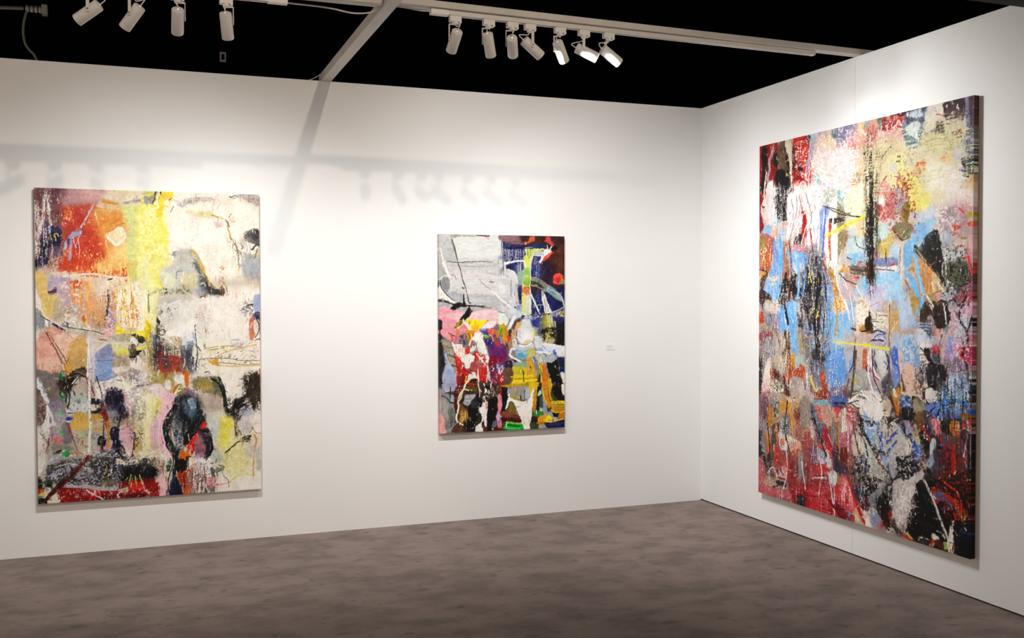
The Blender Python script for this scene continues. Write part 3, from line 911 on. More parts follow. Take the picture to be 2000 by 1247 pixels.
s e4e4c0 w1.4 y.1 165,84 170,104
p c8c494 f2 r1 132,102 144,98 144,104 136,106
s b8aeb2 w7 e6 f1 y.05 46,94 70,96 100,99 127,101
s 8890b0 w3 118,102 127,101
s d0a8a0 w1.6 80,102 92,109 106,117
s dcd0d0 w1 100,103 102,114
d d8b0b0 y.6 74,106 86,106 84,114 74,114
k d8a8a8 w1.2 n18 44,102 120,106 110,118 44,118
p dcd4c8 f3 16,90 30,88 32,100 26,108 16,112
p 101014 f3 r1 7,78 14,84 14,100 7,98
p 1c6c48 f2.5 r1 18,86 24,84 30,90 24,96 18,92
s 1c1c1c w5 f2 22,92 26,94
d 1c1414 y.5 8,78 30,84 30,98 8,100
p b03c30 f3 8,99 16,99 14,108 8,108
p c8bc60 f2.5 8,107 18,105 16,112 8,112
p 3c7464 f3 8,110 16,110 14,117 8,116
p 140c0c f2.5 7,115 16,113 22,120 7,126
p e4dcc8 f1.5 r1 22,112 30,106 36,110 41,120 24,122
d 9c9c90 y.6 24,108 40,112 40,122 24,122
s 501814 w6.5 e6 r.6 85,52 70,64 50,82 34,98 18,116
s 782018 w2.4 86,52 72,62
s 2c100c w2.4 58,78 44,90 24,110
# ---- bottom right
T 285 825 1.28276
P ded2bc f12 90,20 184,-4 184,114 100,114
p ece4d8 f4 110,60 176,50 176,110 100,110
p e0d89c f14 112,20 150,30 160,60 140,80 108,70
p e2d454 f9 110,-4 130,-4 126,24 120,40 108,24
p b8beb0 f9 96,30 114,50 118,62 104,62 92,48
p c8ccc8 f6 92,-4 110,-4 108,24 98,30
p e8dfa8 f3 r1 -4,-4 6,-4 6,34 -4,36
p e0b8c0 f2.5 6,-4 26,-4 22,20 30,36 36,46 34,56 26,58 22,76 30,90 32,114 18,114 14,80 6,60 4,40
p d4b8ac f4 8,30 22,40 26,60 18,80 10,60
p f0b4c0 f2 20,20 24,34 32,42 36,48 32,54 26,46 18,32
p e8b8bc f3 20,86 30,94 31,112 18,114 17,96
p 8c8470 f2.5 24,52 28,62 26,80 22,76 22,62
s e0d090 w2.4 26,62 25,76 29,84
p e8c88c f3 r1 6,50 12,60 14,70 6,66
d 8c7c54 y.5 0,36 12,40 14,70 2,66
p 282820 f2 26,-4 38,-4 32,10 32,20 38,32 46,42 46,60 40,80 34,92 30,112 34,114 52,114 50,100 44,84 42,66 38,52 30,40 22,28 22,12
p 1c3028 f2.5 30,0 36,4 32,18 40,34 44,46 40,50 32,36 26,24
s 80685c w3 f1.5 38,0 34,10 36,26
s 9c8078 w3 f1.5 23,26 26,30
s e0a8b4 w2.4 30,34 35,41
p 58784c f2.5 28,56 34,54 36,64 32,74 28,72
p 34583c f2 30,62 36,56 34,72 30,74
s c8d4b8 w2 36,66 33,76 28,82
d e0e4c8 y.6 34,54 40,58 36,76 30,78
p 141c40 f2.5 38,70 44,84 50,100 52,113 34,113 36,92
s 3c6c98 w2 e1 39,84 41,94
p 6c7480 f4 r1 38,-2 60,-2 58,20 54,40 50,60 44,40 40,24
p 404c58 f3 40,14 52,14 50,40 46,36
s a8a070 w2.4 y.2 44,4 60,1
d c8c0c0 y.62 40,0 60,0 58,40 42,40
p 20181c f2 r1 62,-4 84,-4 82,8 70,22 62,34 54,32 56,20 62,8
s b08c84 w1.6 60,12 54,22 53,34 58,38
s c8c0b8 w1.6 y.2 62,18 64,28
p e02820 f1.4 84,0 90,2 80,16 70,30 64,42 60,38 66,28 76,14
p b82c24 f1.6 70,28 73,36 70,46 66,50 66,40
p 3c3c4c f4 80,14 88,8 96,14 97,34 96,48 90,60 86,54 88,36 80,24
p 28242c f3 84,22 96,24 96,44 90,54 88,40
p 8c6470 f3.5 74,24 82,24 88,36 86,52 74,52 72,38
s c8607c w1.6 y.2 68,54 76,52 86,51
s ead8c8 w3 f1.5 97,24 97,36 96,46
s 18284c w3.5 88,54 89,60
p d4701c f1.6 57,46 60,42 64,44 64,54 58,54
p 141008 f1.6 55,53 62,54 63,64 58,74 50,74 48,68 52,62
p c85018 f1.6 r1 46,72 58,75 64,68 70,68 69,84 67,100 64,111 54,112 52,100 46,88
p a03c14 f3 56,76 68,72 67,92 58,92
d 4c1c0c m1 y.5 46,82 68,74 66,104 50,100
s 0c0c0c w2 y.3 54,82 56,100
p f0c8a0 f2 64,54 70,58 70,68 64,68
s c8b0a8 w1.6 52,58 46,68 43,76
p f2eae2 f2 r1 70,58 80,58 96,56 98,64 96,84 98,106 86,108 70,100 70,72
d 5c4440 m1 y.42 68,68 80,78 80,110 64,110
d 7c2c30 m1 y.4 68,86 92,86 94,110 68,110
p 5c4a48 f2 r1 82,90 88,92 94,106 84,110
s f4eee6 w3.4 e2.4 78,60 80,80 78,108
s f4eee6 w3 84,76 88,96 93,108
s 5c545c w2.4 e1.4 76,60 84,66 94,60
s 243058 w1.2 80,66 82,62
d a0a0b8 y.6 72,52 98,52 98,64 72,66
p 5c6460 f2 r1 96,70 102,74 102,84 98,84
s 302830 w2 99,80 101,84
p 7c7c70 f2 104,68 112,66 117,68 117,74 112,76 108,78 107,84 105,82
s 5c5c50 w2 e1.2 115,74 115,82 117,88
s dce0d0 w3 f1.5 102,66 110,70
p e8a0a4 f2 88,86 104,86 104,96 90,96
s e098a0 w4.4 e3 f1.2 90,96 104,97 116,96 126,92
p 6c6870 f3 92,98 102,100 102,106 96,106
s dcd84c w3.6 e3 f1.2 127,92 134,86 140,83
s e4dc80 w3.4 f1.2 139,82 150,82 160,83
s d0a070 w3.6 e3.4 f1 164,20 167,30 164,45 163,60 162,84
p 484840 f1.6 r1 140,30 146,24 152,24 159,23 158,28 150,32 146,33
s 74704c w3 e2 f1.6 144,29 134,34 126,42 120,50
s b0a868 w3 f2 122,46 122,58
p 6c6458 f3 134,0 140,4 141,16 136,24 134,14
p c8c0c4 f4 140,-2 158,-2 158,16 148,22 142,14
s 605850 w2.4 141,14 144,20
s 8c5848 w1.4 y.2 162,0 161,10 158,17
p efe2d6 f3 r1 162,-2 174,-2 174,18 164,18
s 604840 w1.2 y.3 160,8 166,16 174,19
p c4bcb8 f6 150,36 162,40 162,56 152,52
p b8b4a8 f6 166,46 175,44 175,74 167,72
# ---- second pass
T 50 350 .7663
d f4eee4 m1 y.6 30,60 70,60 70,200 34,210
d f0e4dc y.7 100,250 260,250 250,380 110,370
s e8dcd0 w4 y.2 f1.5 100,246 170,240 240,250 264,246
s 2c2420 w2 y.1 210,280 212,310 206,345
d e89050 m1 y.42 140,270 175,270 178,350 146,350
d f6d080 m1 y.72 130,220 300,200 300,360 150,350
d b06030 m1 y.7 190,290 280,280 290,380 200,370
s 302420 w1.6 r.5 40,345 70,362 110,375 160,382 200,392
s f0e8e0 w2.4 38,300 46,335 62,355 92,372
s 4c3830 w1.6 66,398 84,428 102,460
d 484440 y.72 a.8 330,352 430,340 430,400 336,430
s 1c1814 w3 y.1 330,392 332,420 328,450
d 38383c m1 y.5 324,430 350,420 420,430 424,480 330,486
s 20201c w2 r.6 y.1 430,380 436,440 430,485
d f4f0e8 y.6 326,350 440,340 430,420 340,416
s f4ece0 w4 r1 y.1 350,400 380,392 420,372
d 6c6458 y.92 a.5 440,330 590,300 590,440 450,470
s 705c30 w1.6 y.2 440,458 500,455 560,462 598,462
s 8c7434 w1.4 y.2 452,432 500,424 560,428
s 141414 w4 y.1 f1.5 470,508 490,520 504,560 512,590
s 1c1c1c w5 y.1 512,590 535,585 556,575
d 141414 y.5 512,560 560,555 556,600 516,604
d 1c1814 y.55 552,506 600,500 600,590 560,580
s f0ece8 w2.4 y.1 160,400 162,470 160,560 158,690
s d0ccd8 w1.6 168,400 170,480 176,560
d 4c4444 y.78 a.7 30,490 200,470 200,690 34,690
s 1c1414 w3 y.15 104,500 130,492 150,500
s 201818 w3 y.15 94,520 110,545 104,580
s 301c1c w2 178,500 190,540 196,600 190,690
d f2ecdc y.6 190,530 280,510 300,600 200,580
d 1c1430 y.22 196,562 206,540 226,532 244,542 250,572 256,600 240,606 226,590 208,586
s f2eadc w2.4 r.6 186,520 200,512 240,514 262,532
s dcb0b4 w3 252,540 258,570 264,606
d e8e8e4 y.65 a.8 260,500 330,500 330,620 266,620
s 14181c w2.4 e2 y.05 372,580 352,610 344,650 362,690 372,720 360,760 356,800
s 1c2c24 w4 y.05 366,590 348,630 362,676 376,710
s e8b4c0 w3 f1.2 350,560 340,620 352,700 346,790
s f0c8d0 w1.6 338,600 334,660 344,730
d 14161c y.30 380,560 408,548 440,560 452,600 440,640 410,640 384,630
d 58646c y.7 a.6 380,545 450,550 450,640 380,640
p 4c5c6c f3 r1 396,566 420,556 432,580 424,604 402,600
p 8098a8 f2 r1 414,560 424,556 430,578 420,584
s a8b8c4 w3 y.1 412,562 420,584
s e03028 w4.4 e3.4 454,622 436,650 412,686
s 1c1414 w4 y.1 404,600 398,640 404,680
s 201820 w5 f2 y.1 440,640 466,650 470,690 456,716
s 10142c w4 384,690 376,740 382,800 390,820
p d07020 f1.4 r.6 386,700 396,690 404,700 402,718 390,716
p 100c08 f1.4 r.6 384,714 402,716 398,744 384,748 378,738
d f4ece4 m1 y.55 408,720 470,716 480,810 414,810
d 50302c m1 y.55 420,740 480,740 480,816 424,816
s f4f0e8 w2 446,730 450,780 444,816
s 282420 w1.6 e1 500,760 512,770 514,790
s 303028 w2.4 r.5 504,700 530,680 556,660 572,656
d e4dca8 y.7 a.6 480,600 560,600 560,760 490,740
d f2eee8 y.5 36,700 330,690 330,740 40,760
d 1c1c1c y.5 60,716 200,706 210,764 60,776
d 1c1c20 y.5 180,712 330,712 330,752 190,764
s e8e4ec w1.6 y.1 70,730 110,722 160,736
s 101010 w4 y.1 250,742 290,738 326,742
d 101014 y.28 250,736 300,726 326,734 328,760 286,768 252,762
s d4d890 w1.4 262,752 258,776
s d4d890 w1.4 272,754 276,780
s d8dc98 w1.4 284,752 292,778
s e8dcc8 w3 r.6 y.1 226,712 260,718 300,706 330,706
s 402c28 w1.8 234,706 250,716 266,700 272,660
s 501814 w6 e5 156,704 120,744 84,780 40,818
s 8c2418 w2 156,704 128,732
s b8aeb6 w5 e4 y.05 96,778 150,784 200,790 246,792
s d8ccc8 w1.6 y.1 150,790 180,808 196,816
d e8d8d8 y.74 70,790 320,786 320,812 80,816
s 18703c w4 88,492 92,500
s 40b060 w2 91,490 93,498
s 18703c w5 88,540 95,552
s c8f0b0 w2.4 90,542 93,546
s 50b054 w4 84,586 92,594
s 50b054 w4 84,636 92,646
p 2c9050 f1 r.5 88,690 98,686 108,694 104,704 92,702
s f0e0d0 w2.4 90,690 96,688
S .5 2
D 3500 6 .03
W .35 10 .5
D 3000 3 .05
F 2500 4 .6
G .05
C .35 .012
X .55
'''

# strokes of painting 2: op colour options points (read off in tiles: T x y scale)
PAINT_2 = '''
T 850 450 .80214
P cfcfcd f12 6,6 170,6 170,130 6,130
p dfe2df f5 m2 v.04 40,16 110,14 158,18 158,60 120,66 60,66 50,40
p c4c4c2 f4 m2 26,72 100,78 160,70 160,92 100,96 34,100
p c0c2c0 f5 12,30 36,20 46,40 50,72 30,76 18,60
p d8d2d0 f5 38,100 100,100 158,110 158,130 40,130
p dce0dc f5 m2 60,30 150,24 156,46 70,50
p b4b4b0 f2.5 9,40 14,50 20,84 30,110 12,118 9,118
p b0b0ac f2 38,10 80,11 120,12 100,17 60,16 44,20 36,16
s 6c4038 w2 100,12 112,14 130,16
s 9c5038 w2.4 118,14 130,15
s dcd8d0 w2.4 12,40 16,56 22,76 30,100 36,116
s efece6 w5 e4 f1.2 20,80 27,98 35,112
s 8e8a8e w3.4 e3 f1.5 40,22 44,38 49,54 54,72
s 706a70 w1.6 46,44 50,58 54,70
s e4e0d8 w1.6 50,40 54,60
s 7c7876 w1.6 f1 55,78 61,96 65,112 68,128
s 9a9a98 w1.6 f1 28,76 54,78 90,76 130,76
s a4a4a4 w1 60,86 100,88 150,84
s a0a09e w1.2 125,102 154,110
s 8c8682 w1.6 100,108 114,122
s 908c8c w1.6 f1 40,107 47,110 52,118
s f0f0ea w1.6 12,120 18,113 28,111
p 8e9092 f4 12,124 20,114 30,114 34,130 12,130
p b88078 f2 155,13 170,13 170,24 156,22
p 3a3458 f2 r1 160,26 170,26 170,62 164,62 160,44
s e8e8ec w1.6 161,32 163,60
s 5c5c64 w1.6 159,26 161,50 164,80 164,110
p d8d8d8 f2 164,80 170,82 170,130 165,130
# top right
T 975 450 .80214
P 383a66 f12 4,26 60,26 100,40 100,130 20,130 4,80
p 8c6c70 f4 m2 1,13 60,14 62,34 40,36 20,30 2,26
p 4a2c2c f6 56,12 158,14 158,130 96,130 100,70 110,44 60,36
p 5a3224 f8 120,50 156,40 158,90 130,90
p 3a2a44 f6 96,76 120,74 130,130 96,130
d a8a8b8 m1 y.5 8,46 62,46 60,74 8,80
p 302c60 f2 m2 18,38 110,36 112,44 80,46 20,46
s 0c0c18 w2 f1 20,45 60,41 110,42
s c4cc70 w1.2 61,42 80,42
s 7090b8 w1 60,43 110,40
p c86444 f1.4 r.6 72,18 82,16 82,28 70,32 61,36 60,30 68,28
s e8a890 w1 60,30 62,36
p c04c48 f1.4 r.6 112,17 120,16 122,26 130,34 126,41 118,34 106,28 110,24
p 28386c f2 78,36 100,34 108,40 80,42
p 28242c f2 112,36 122,38 118,46 112,46
s d8c8d0 w2.4 e1.4 115,46 113,38
p 1c1818 f2 124,40 140,41 138,46 126,50
p c8d87c f1.4 61,45 76,46 84,46 104,45 106,49 90,52 80,62 78,72 74,84 75,110 76,130 56,130 56,90 58,72 62,58
p d8dc88 f2.5 60,64 76,64 74,84 66,96 58,90
p e0e470 f2 58,64 66,60 66,76 60,80
p 9cc468 f3 57,96 72,94 72,130 57,130
s 708830 w2 66,50 68,60
s 90a838 w1.6 y.1 66,60 70,68 74,58
s f0f4e4 w1.6 81,58 76,76 74,100 76,125
s f4f4e8 w1.4 62,47 64,54
p c4ccc8 f2.5 84,54 102,50 104,58 96,62 84,60
s e8ece8 w1.6 82,61 98,62
p f6f2ec f1 108,47 118,47 124,52 118,58 110,66 102,74 96,80 92,79 96,72 102,58
s f4f0ec w2.4 120,47 124,40
p ee5a48 f1.4 124,53 127,54 120,64 110,72 103,76 102,72 110,62
p ec5c4c f1 128,118 131,108 138,104 146,105 152,110 153,124 150,130 130,130
p c84048 f4 134,118 144,112 148,126 140,130
p a88858 f2 r1 144,124 152,114 155,120 155,130 146,130
s f4f2f6 w4 e3.4 f1 11,81 30,77 44,74 58,75
p 282850 f2.5 20,86 28,84 28,92 20,92
p 30346c f3 30,82 56,80 56,96 36,98
d c8d0cc m1 y.4 40,86 56,84 56,128 42,128
p 90a89c f2.5 42,104 56,100 56,130 42,130
p d4d4d6 f1.4 8,94 18,94 30,98 38,106 42,118 42,130 6,130
s f0f0f0 w1.4 16,94 30,98 40,110 42,126
s 808084 w1.2 11,107 20,112
s 6c6c70 w1.2 6,64 9,90 9,108
p 3c4478 f3 78,84 96,80 98,110 88,120 76,108
d a0a0b8 m1 y.62 78,64 98,84 98,126 78,110
p 8c8478 f2.5 76,114 90,115 106,124 100,130 80,124
# middle left
T 850 545 .80214
P c8c8c8 f12 10,-4 170,-4 170,60 120,66 40,60
p d2d0ce f4 m2 70,-4 170,-4 170,44 84,40
p bcbcbe f3 m2 80,36 170,44 170,64 90,60
p 8e9092 f3 13,0 34,-2 34,24 26,34 18,26 13,16
p a6a6ac f3 30,34 60,30 66,54 46,54
p cccac8 f3 38,8 60,2 70,30 60,34 44,26
p f0e8e0 f1.4 10,16 16,24 24,36 36,44 46,54 44,59 32,52 18,46 10,46
s 484440 w1.4 12,2 13,14 20,28 32,40 46,52
p b0aeb2 f3 10,56 36,58 44,66 80,66 130,70 130,76 60,78 10,68
p eabcc0 f2.5 10,70 40,73 74,80 100,77 150,74 156,100 140,120 110,128 10,128
p e8a4ac f3 14,70 70,77 72,80 40,80 14,90
p f0c8cc f3 88,80 150,76 150,92 86,96
p e69ca8 f4 14,92 50,100 50,124 14,126
s d8a8b0 w1.6 m2 20,86 56,92
p 2c2c28 f2.5 9,98 15,100 18,112 16,126 9,126
s 2c2824 w3.4 e3.4 y.05 11,52 26,54 40,59 50,62
p 201c18 f1.6 38,70 48,60 60,56 68,58 80,62 84,66 66,66 56,70 46,74
s 201c18 w5 e2 f1.4 72,60 70,50 69,36
s 3c3830 w1.4 67,0 72,16 79,40 80,52
s 302820 w1.8 80,52 84,58 90,56
s 2c2824 w3 e2 y.1 82,64 100,65 118,67
p 201c18 f1.6 112,64 118,65 118,69 110,69
s 707068 w1.6 120,69 134,71
p 201c18 f1.4 82,66 88,72 90,76 80,92 72,100 58,102 62,92 74,78
s b0a0a4 w2.4 86,68 88,74
s 8c8684 w1.2 106,0 120,14 138,28
s f4f2ee w2.6 e2.2 137,28 152,42 169,57
s e0d0c8 w1.6 50,8 58,22
s 605c5c w3 f1.5 66,20 69,21
s 7c7c7c w3 f1.5 132,6 140,7
p a09030 f1.4 r.6 56,102 66,98 70,104 62,110 54,118 49,120 47,114
p 484018 f2 r1 a.6 58,104 66,102 60,112
s 301c18 w3 48,118 49,118
p f6de30 f1 74,97 100,98 128,100 122,106 112,116 106,124 96,126 84,112
p f0b020 f3 88,112 106,110 104,126 92,124
s c07828 w2 128,100 122,106
p f2e6d4 f1.4 68,96 74,102 84,114 92,124 88,128 78,116 68,104
p e08c8c f2.5 56,126 66,112 72,108 80,120 84,128
s e87830 w2 44,122 56,122 64,114
p f4dce0 f2 112,120 126,106 138,100 150,106 144,114 130,122
p 68688c f2 r1 110,124 136,120 150,108 158,108 156,124 140,128
s c89838 w2 142,116 150,106
p e4e8e4 f2 152,80 170,82 170,100 158,98
s 909494 w2 152,79 169,82
p 888c90 f2.5 158,92 170,92 170,104 160,104
d d0c850 y.35 156,106 170,106 170,128 156,128
p 60a838 f2 160,116 170,112 170,128 160,128
# middle right
T 975 545 .80214
P ccccce f12 -2,-4 42,-4 44,30 48,62 36,80 -2,84
s a8a6aa w4 f2 28,4 27,40
p dcdcda f3 0,14 16,16 14,34 0,34
P 2a2f60 f3 44,-4 60,-4 76,-4 158,-4 158,128 76,128 50,80
P 20285c f3 76,40 150,40 156,66 124,82 78,86
p 3c3048 f3 76,14 104,22 100,34 78,34
P 2a2034 f3 76,-4 130,-4 136,20 120,16 96,2
p 8c8478 f1.6 78,-2 96,0 112,10 126,20 134,26 126,34 108,30 96,20 76,16
p 3c4c40 f2 76,4 90,8 102,14 100,20 88,14 76,12
p 7c9c9c f1.8 114,18 124,18 138,30 148,42 153,54 156,64 148,54 134,46 116,32 110,26
p 8ca090 f2.5 128,32 144,42 150,54 140,48
s d8dcd8 w1.4 138,30 150,44 154,60 156,66
s b8a878 w1.2 76,15 96,21 110,28
p e2d47e f1.6 56,-4 74,-4 74,20 74,40 75,84 56,86 53,66 53,40
p 90b458 f2.5 57,-4 74,-4 72,14 58,14
p d08054 f2 r.6 54,20 70,18 75,28 73,38 66,41 60,34 53,32
p ccd8c4 f2.5 64,42 74,42 74,84 62,84
s e4da70 w3 f1.4 57,40 58,80
s dce4e4 w1.4 75,34 75,84
s f4d8d8 w2 73,20 75,38
s f6f4f4 w3.4 e2.6 76,38 84,56 92,74 97,84
p e2e2de f1.4 r.5 101,30 104,29 112,46 120,66 126,80 110,82 106,66 102,46
s 505860 w1 108,48 112,76
s 606860 w1 112,54 118,78
s f4f2ee w3.4 e3.6 -1,44 14,56 26,67
p c8ccd4 f4 28,66 50,60 56,84 40,96 20,90
s 403c50 w3 37,68 39,69
p b4d0c8 f2.5 44,76 54,72 54,84 44,84
p 8c90c0 f2 40,66 50,62 50,74 42,74
s 181818 w2 e1.6 62,90 80,88 100,86 124,82
s c8ccd4 w2 e1.6 124,82 140,75 156,67
p 8c98b0 f4 60,92 90,92 100,110 90,128 60,126
p 40488c f3 76,96 98,92 98,116 82,112
d e4e4e4 y.5 60,86 110,86 110,96 60,96
p d4dad8 f4 r1 48,102 70,98 78,116 80,128 46,128
p e0a058 f2 40,104 50,100 52,112 42,122
p e4a474 f2.5 40,106 48,110 46,128 38,128
s 5c5050 w6 f2 48,98 38,106 30,124
s f4f4f4 w6 f1.6 36,92 30,104 22,122
p e0e8e0 f3 0,92 20,92 18,110 0,112
p c8a820 f2 r1 2,112 10,106 14,118 8,128 0,128
s 50a838 w4 6,120 8,128
p 707468 f3 r1 96,96 120,86 130,100 138,112 134,128 104,128
d c4c034 m1 y.3 108,86 124,88 132,128 112,124
d dce0dc m1 y.5 116,84 134,92 140,114 126,120
d d8d060 y.4 142,78 158,76 157,100 146,96
p 201c2c f3 138,100 158,98 158,130 140,128
p 2c2a60 f3 130,90 156,92 150,106 136,104
d e8e8f0 m1 y.5 118,84 148,78 146,88 120,88
# lower left-centre
T 850 645 .80214
P 141414 f12 9,-4 15,-2 18,20 20,40 22,60 26,80 18,100 22,128 9,128
p e098a0 f2 15,-4 70,-4 68,10 56,16 46,26 40,26 28,20 18,12
s e08030 w4 f1.4 54,-2 54,8
s e06040 w5 e3 f1.4 38,10 42,18 42,26
s 5c3c3c w1.4 32,6 42,11 52,14
p d88898 f2 48,14 60,12 58,28 48,30
p 8c7c8c f2.5 r1.5 58,14 66,8 74,12 76,26 70,34 62,28
d 282028 y.5 60,12 76,12 76,34 64,32
p d88c20 f2 r.8 72,0 90,-2 98,2 92,14 88,24 80,22 76,10
s 807020 w2 f1 80,6 84,18
s f8d870 w1.6 86,8 88,18
p 9c9488 f2.5 17,22 30,22 42,28 46,44 48,62 50,80 54,106 44,104 36,80 28,60 20,40
s 8c6c30 w2.4 f1.2 20,36 32,40 44,42
s 5c5854 w3 f1.5 30,58 46,64
s c8a460 w2 f1 34,64 36,72
s 5c5854 w3 f1.5 40,84 52,88
p a4acc4 f2 20,46 28,56 30,70 38,84 44,100 52,112 52,128 22,128 18,110 24,86 24,66
s b8c4dc w1.6 24,52 30,70 40,90 52,112
p 8c9cc8 f3 32,94 42,98 42,108 34,108
p b82820 f2.5 46,58 54,56 64,72 74,90 86,84 90,60 98,50 106,52 124,62 126,86 126,128 56,128 54,100 50,80
p c84438 f3 48,58 54,58 62,72 66,84 58,88 52,76
p a85858 f4 74,92 92,74 112,72 118,84 104,96 80,106
p 8c2420 f4 56,104 74,108 72,128 56,128
p c03c34 f3 108,90 124,88 124,104 110,108
p f2ece2 f1 r.5 41,26 46,32 56,33 66,34 68,40 72,46 72,58 68,76 60,70 52,58 46,46
p f0e8de f1 r.6 72,60 82,56 90,60 95,64 92,74 86,80 83,90 74,90 70,80 66,74
p f2ece4 f1 r.6 96,4 104,4 118,5 120,20 122,38 130,44 136,52 134,62 130,76 124,74 124,64 116,58 108,54 102,42 100,30 94,24 88,22 94,10
s f2ece2 w2.4 86,24 83,36
p dce0dc f1.4 90,36 97,34 100,42 94,48 86,52 84,48
s 5c5c5c w2.4 93,34 94,36
s cc5038 w2.4 90,24 88,40
s e8a888 w1.4 106,38 104,48
s 8c8470 w3 e2 f1 109,54 116,58 121,61
d c83830 m1 y.5 54,44 68,44 66,72 56,64
p c83c30 f1.6 r1 72,44 82,40 84,50 78,58 72,58
d f0e8e4 y.55 104,58 134,56 128,84 110,78
p b8ccd8 f2.5 122,38 134,36 136,54 126,56
s f0e8e0 w2 e1.4 127,86 128,100 125,128
s e8e4e4 w2 e2 128,98 134,106 136,120 137,128
p c8c8d0 f1.6 128,100 134,108 136,124 130,118
p e4dccc f1.4 82,106 88,101 96,102 100,110 102,116 90,118 84,122 78,128 74,126 80,116
s e8dccc w3 104,96 105,112 105,128
p 3c2c1c f2 82,124 92,116 102,117 102,128
s d8a838 w3 e2 76,112 73,126
p 6c4468 f4 118,8 150,8 168,30 168,60 150,80 134,70 124,40
p 50508c f4 110,-4 148,-4 146,10 130,14 112,4
p 303878 f3 120,24 140,22 140,34 124,34
s 90c850 w5 r1 121,12 128,14
s 80b83c w3 124,16 131,13
p 8c2038 f4 134,64 168,60 160,96 134,100
p 6c3070 f4 138,40 168,34 168,66 140,60
p b04048 f3 138,16 150,24 160,34 150,36 142,28
p 482c58 f4 136,88 160,80 168,90 166,120 138,124
p 8890bc f3 r1 152,96 160,84 168,84 168,100 158,100
d e8d8e0 y.66 136,70 166,90 166,128 138,128
d 98202c m1 y.5 136,100 166,100 166,128 136,128
s b82018 w4 162,100 161,128
s d07830 w6 f2 164,4 168,30
s 3c9838 w4 160,0 158,10
# lower right-centre
p ec5c4c f1 127,-3 147,-3 143,7 138,13 131,7
s f0c8b8 w1.4 131,9 138,14
p b08848 f2 r.8 144,-2 156,-2 155,16 148,18 146,8
s c8a858 w1.6 138,14 140,26
T 975 645 .80214
P 6c2c50 f12 -2,28 10,34 20,46 22,60 16,76 4,84 -2,84
p 7c2858 f4 0,60 16,60 12,80 0,82
p d09030 f2.5 r1 4,0 20,-2 20,18 16,26 6,18
s d04030 w6 f1.6 22,14 24,28
s 28a030 w4 e2 5,0 4,6
s 8890b4 w5 f2 2,18 5,28
p c8a488 f3 28,-2 40,0 42,16 30,20
p 504048 f3 r1 22,-2 30,-2 28,14 22,12
p a8886c f3 22,26 32,20 36,40 24,44
s 303028 w3 17,32 19,38
p e4e4e8 f4 44,-4 82,-4 82,24 62,32 46,26
p f6f4ea f5 60,4 80,6 78,22 62,24
p c8d0dc f4 44,0 52,2 52,18 46,18
p e0c8a4 f3.5 56,26 78,24 74,32 60,33
s 5c4c44 w1.6 42,2 42,12
s f4f4f0 w2.4 46,16 52,26
p 505880 f3 90,-4 104,-4 104,12 94,14
d c8c44c m1 y.3 82,-2 90,-2 90,12 82,12
p 282430 f3 104,-4 158,-4 158,38 132,32 110,28
p 141218 f3 134,6 158,0 158,36 136,30
d c8c068 y.48 106,0 132,-2 132,32 106,32
p b4b080 f3 112,22 130,18 130,30 110,30
p d8d8d8 f3 r1 84,16 100,14 106,36 100,42 86,42
d 8c8c90 y.6 84,14 104,14 104,30 86,30
p c4c8d8 f3 42,34 62,36 80,30 84,42 70,52 50,54 42,50
s f4f6fa w4 e3 f1.4 50,36 64,38 78,31
p e0e4f0 f2 102,32 112,30 130,33 150,38 158,38 158,64 142,64 138,56 120,54 106,48
s faf8f4 w5 f2 110,32 130,36 156,40
p d0d4ec f3 106,40 130,44 126,52 108,48
p f0e8ee f2.5 140,50 158,48 157,62 142,62
s 5c98c8 w2 100,50 114,52 124,52
p 3878b8 f1.2 r.6 129,49 134,48 139,52 137,57 132,57
s 4c90d0 w1.4 134,46 135,56
p 90b4cc f3 88,42 100,42 104,50 92,50
p f0f4f8 f2 86,50 110,50 126,54 120,58 96,56
p 9cb4cc f3.5 40,46 64,50 70,62 56,70 40,60
p 58a0b8 f3 r1 42,58 52,54 66,56 66,66 54,68
p a8bcc8 f3 56,48 70,46 70,58 60,58
s e8e8f0 w4 e3.6 f1.2 38,44 30,45 26,52 26,60 34,66 44,72 52,76
s f4f4f8 w3 33,24 38,22 36,36 34,42
p d8d4d0 f2.5 32,26 42,24 42,42 34,42
p 181838 f1.4 32,70 38,72 43,75 39,77 34,74
p b8bc78 f3.5 68,48 84,44 84,62 68,66
p d8a830 f2 80,44 86,48 86,54 82,52
p 3060b0 f2 r.8 82,64 88,66 91,74 84,75
s d8e4f0 w1.6 80,68 84,76
p c89c40 f3 r1 64,66 72,64 78,70 86,90 92,104 84,128 60,128 62,100 66,84
p e0c038 f3 22,88 60,88 66,100 60,128 18,128 30,104
p c8b840 f3 34,90 58,88 58,108 32,108
p 88a894 f2.5 36,80 64,76 66,86 38,86
s ecd418 w5 f2 26,114 44,111 60,112 80,110
s d89c20 w4 f2 40,118 60,117 80,114
p a0984c f3 40,118 84,116 84,122 44,122
s ecd820 w5 f1.6 24,123 60,122 90,120
s f0f0c0 w1.4 52,96 52,102
s 4c4418 w2 56,98 59,102 59,124
s 302818 w2 75,88 77,92
p c87c28 f2.5 96,80 110,82 116,100 122,114 126,128 100,128 98,100
s e8b040 w2.4 100,84 104,100
s c8d848 w1.6 95,80 98,92
p 60c050 f1.6 96,97 100,98 100,105 96,104
s 20200c w3 98,108 97,124
s d8d890 w1.4 100,106 103,124
p f0d010 f1.6 r.6 119,116 126,114 128,122 122,126
p b0b0a4 f4 r1 84,58 100,56 114,64 112,78 96,76
d e4dcd0 y.5 94,56 114,56 114,78 96,78
p a8b0b4 f3 r1 108,60 130,58 138,66 136,78 114,78
s 384840 w1.6 106,56 112,58 113,62
p 141418 f2 r1 113,80 130,76 140,70 146,100 150,112 153,128 130,128 122,108
p 28304c f3 140,66 158,68 158,102 150,102 144,84
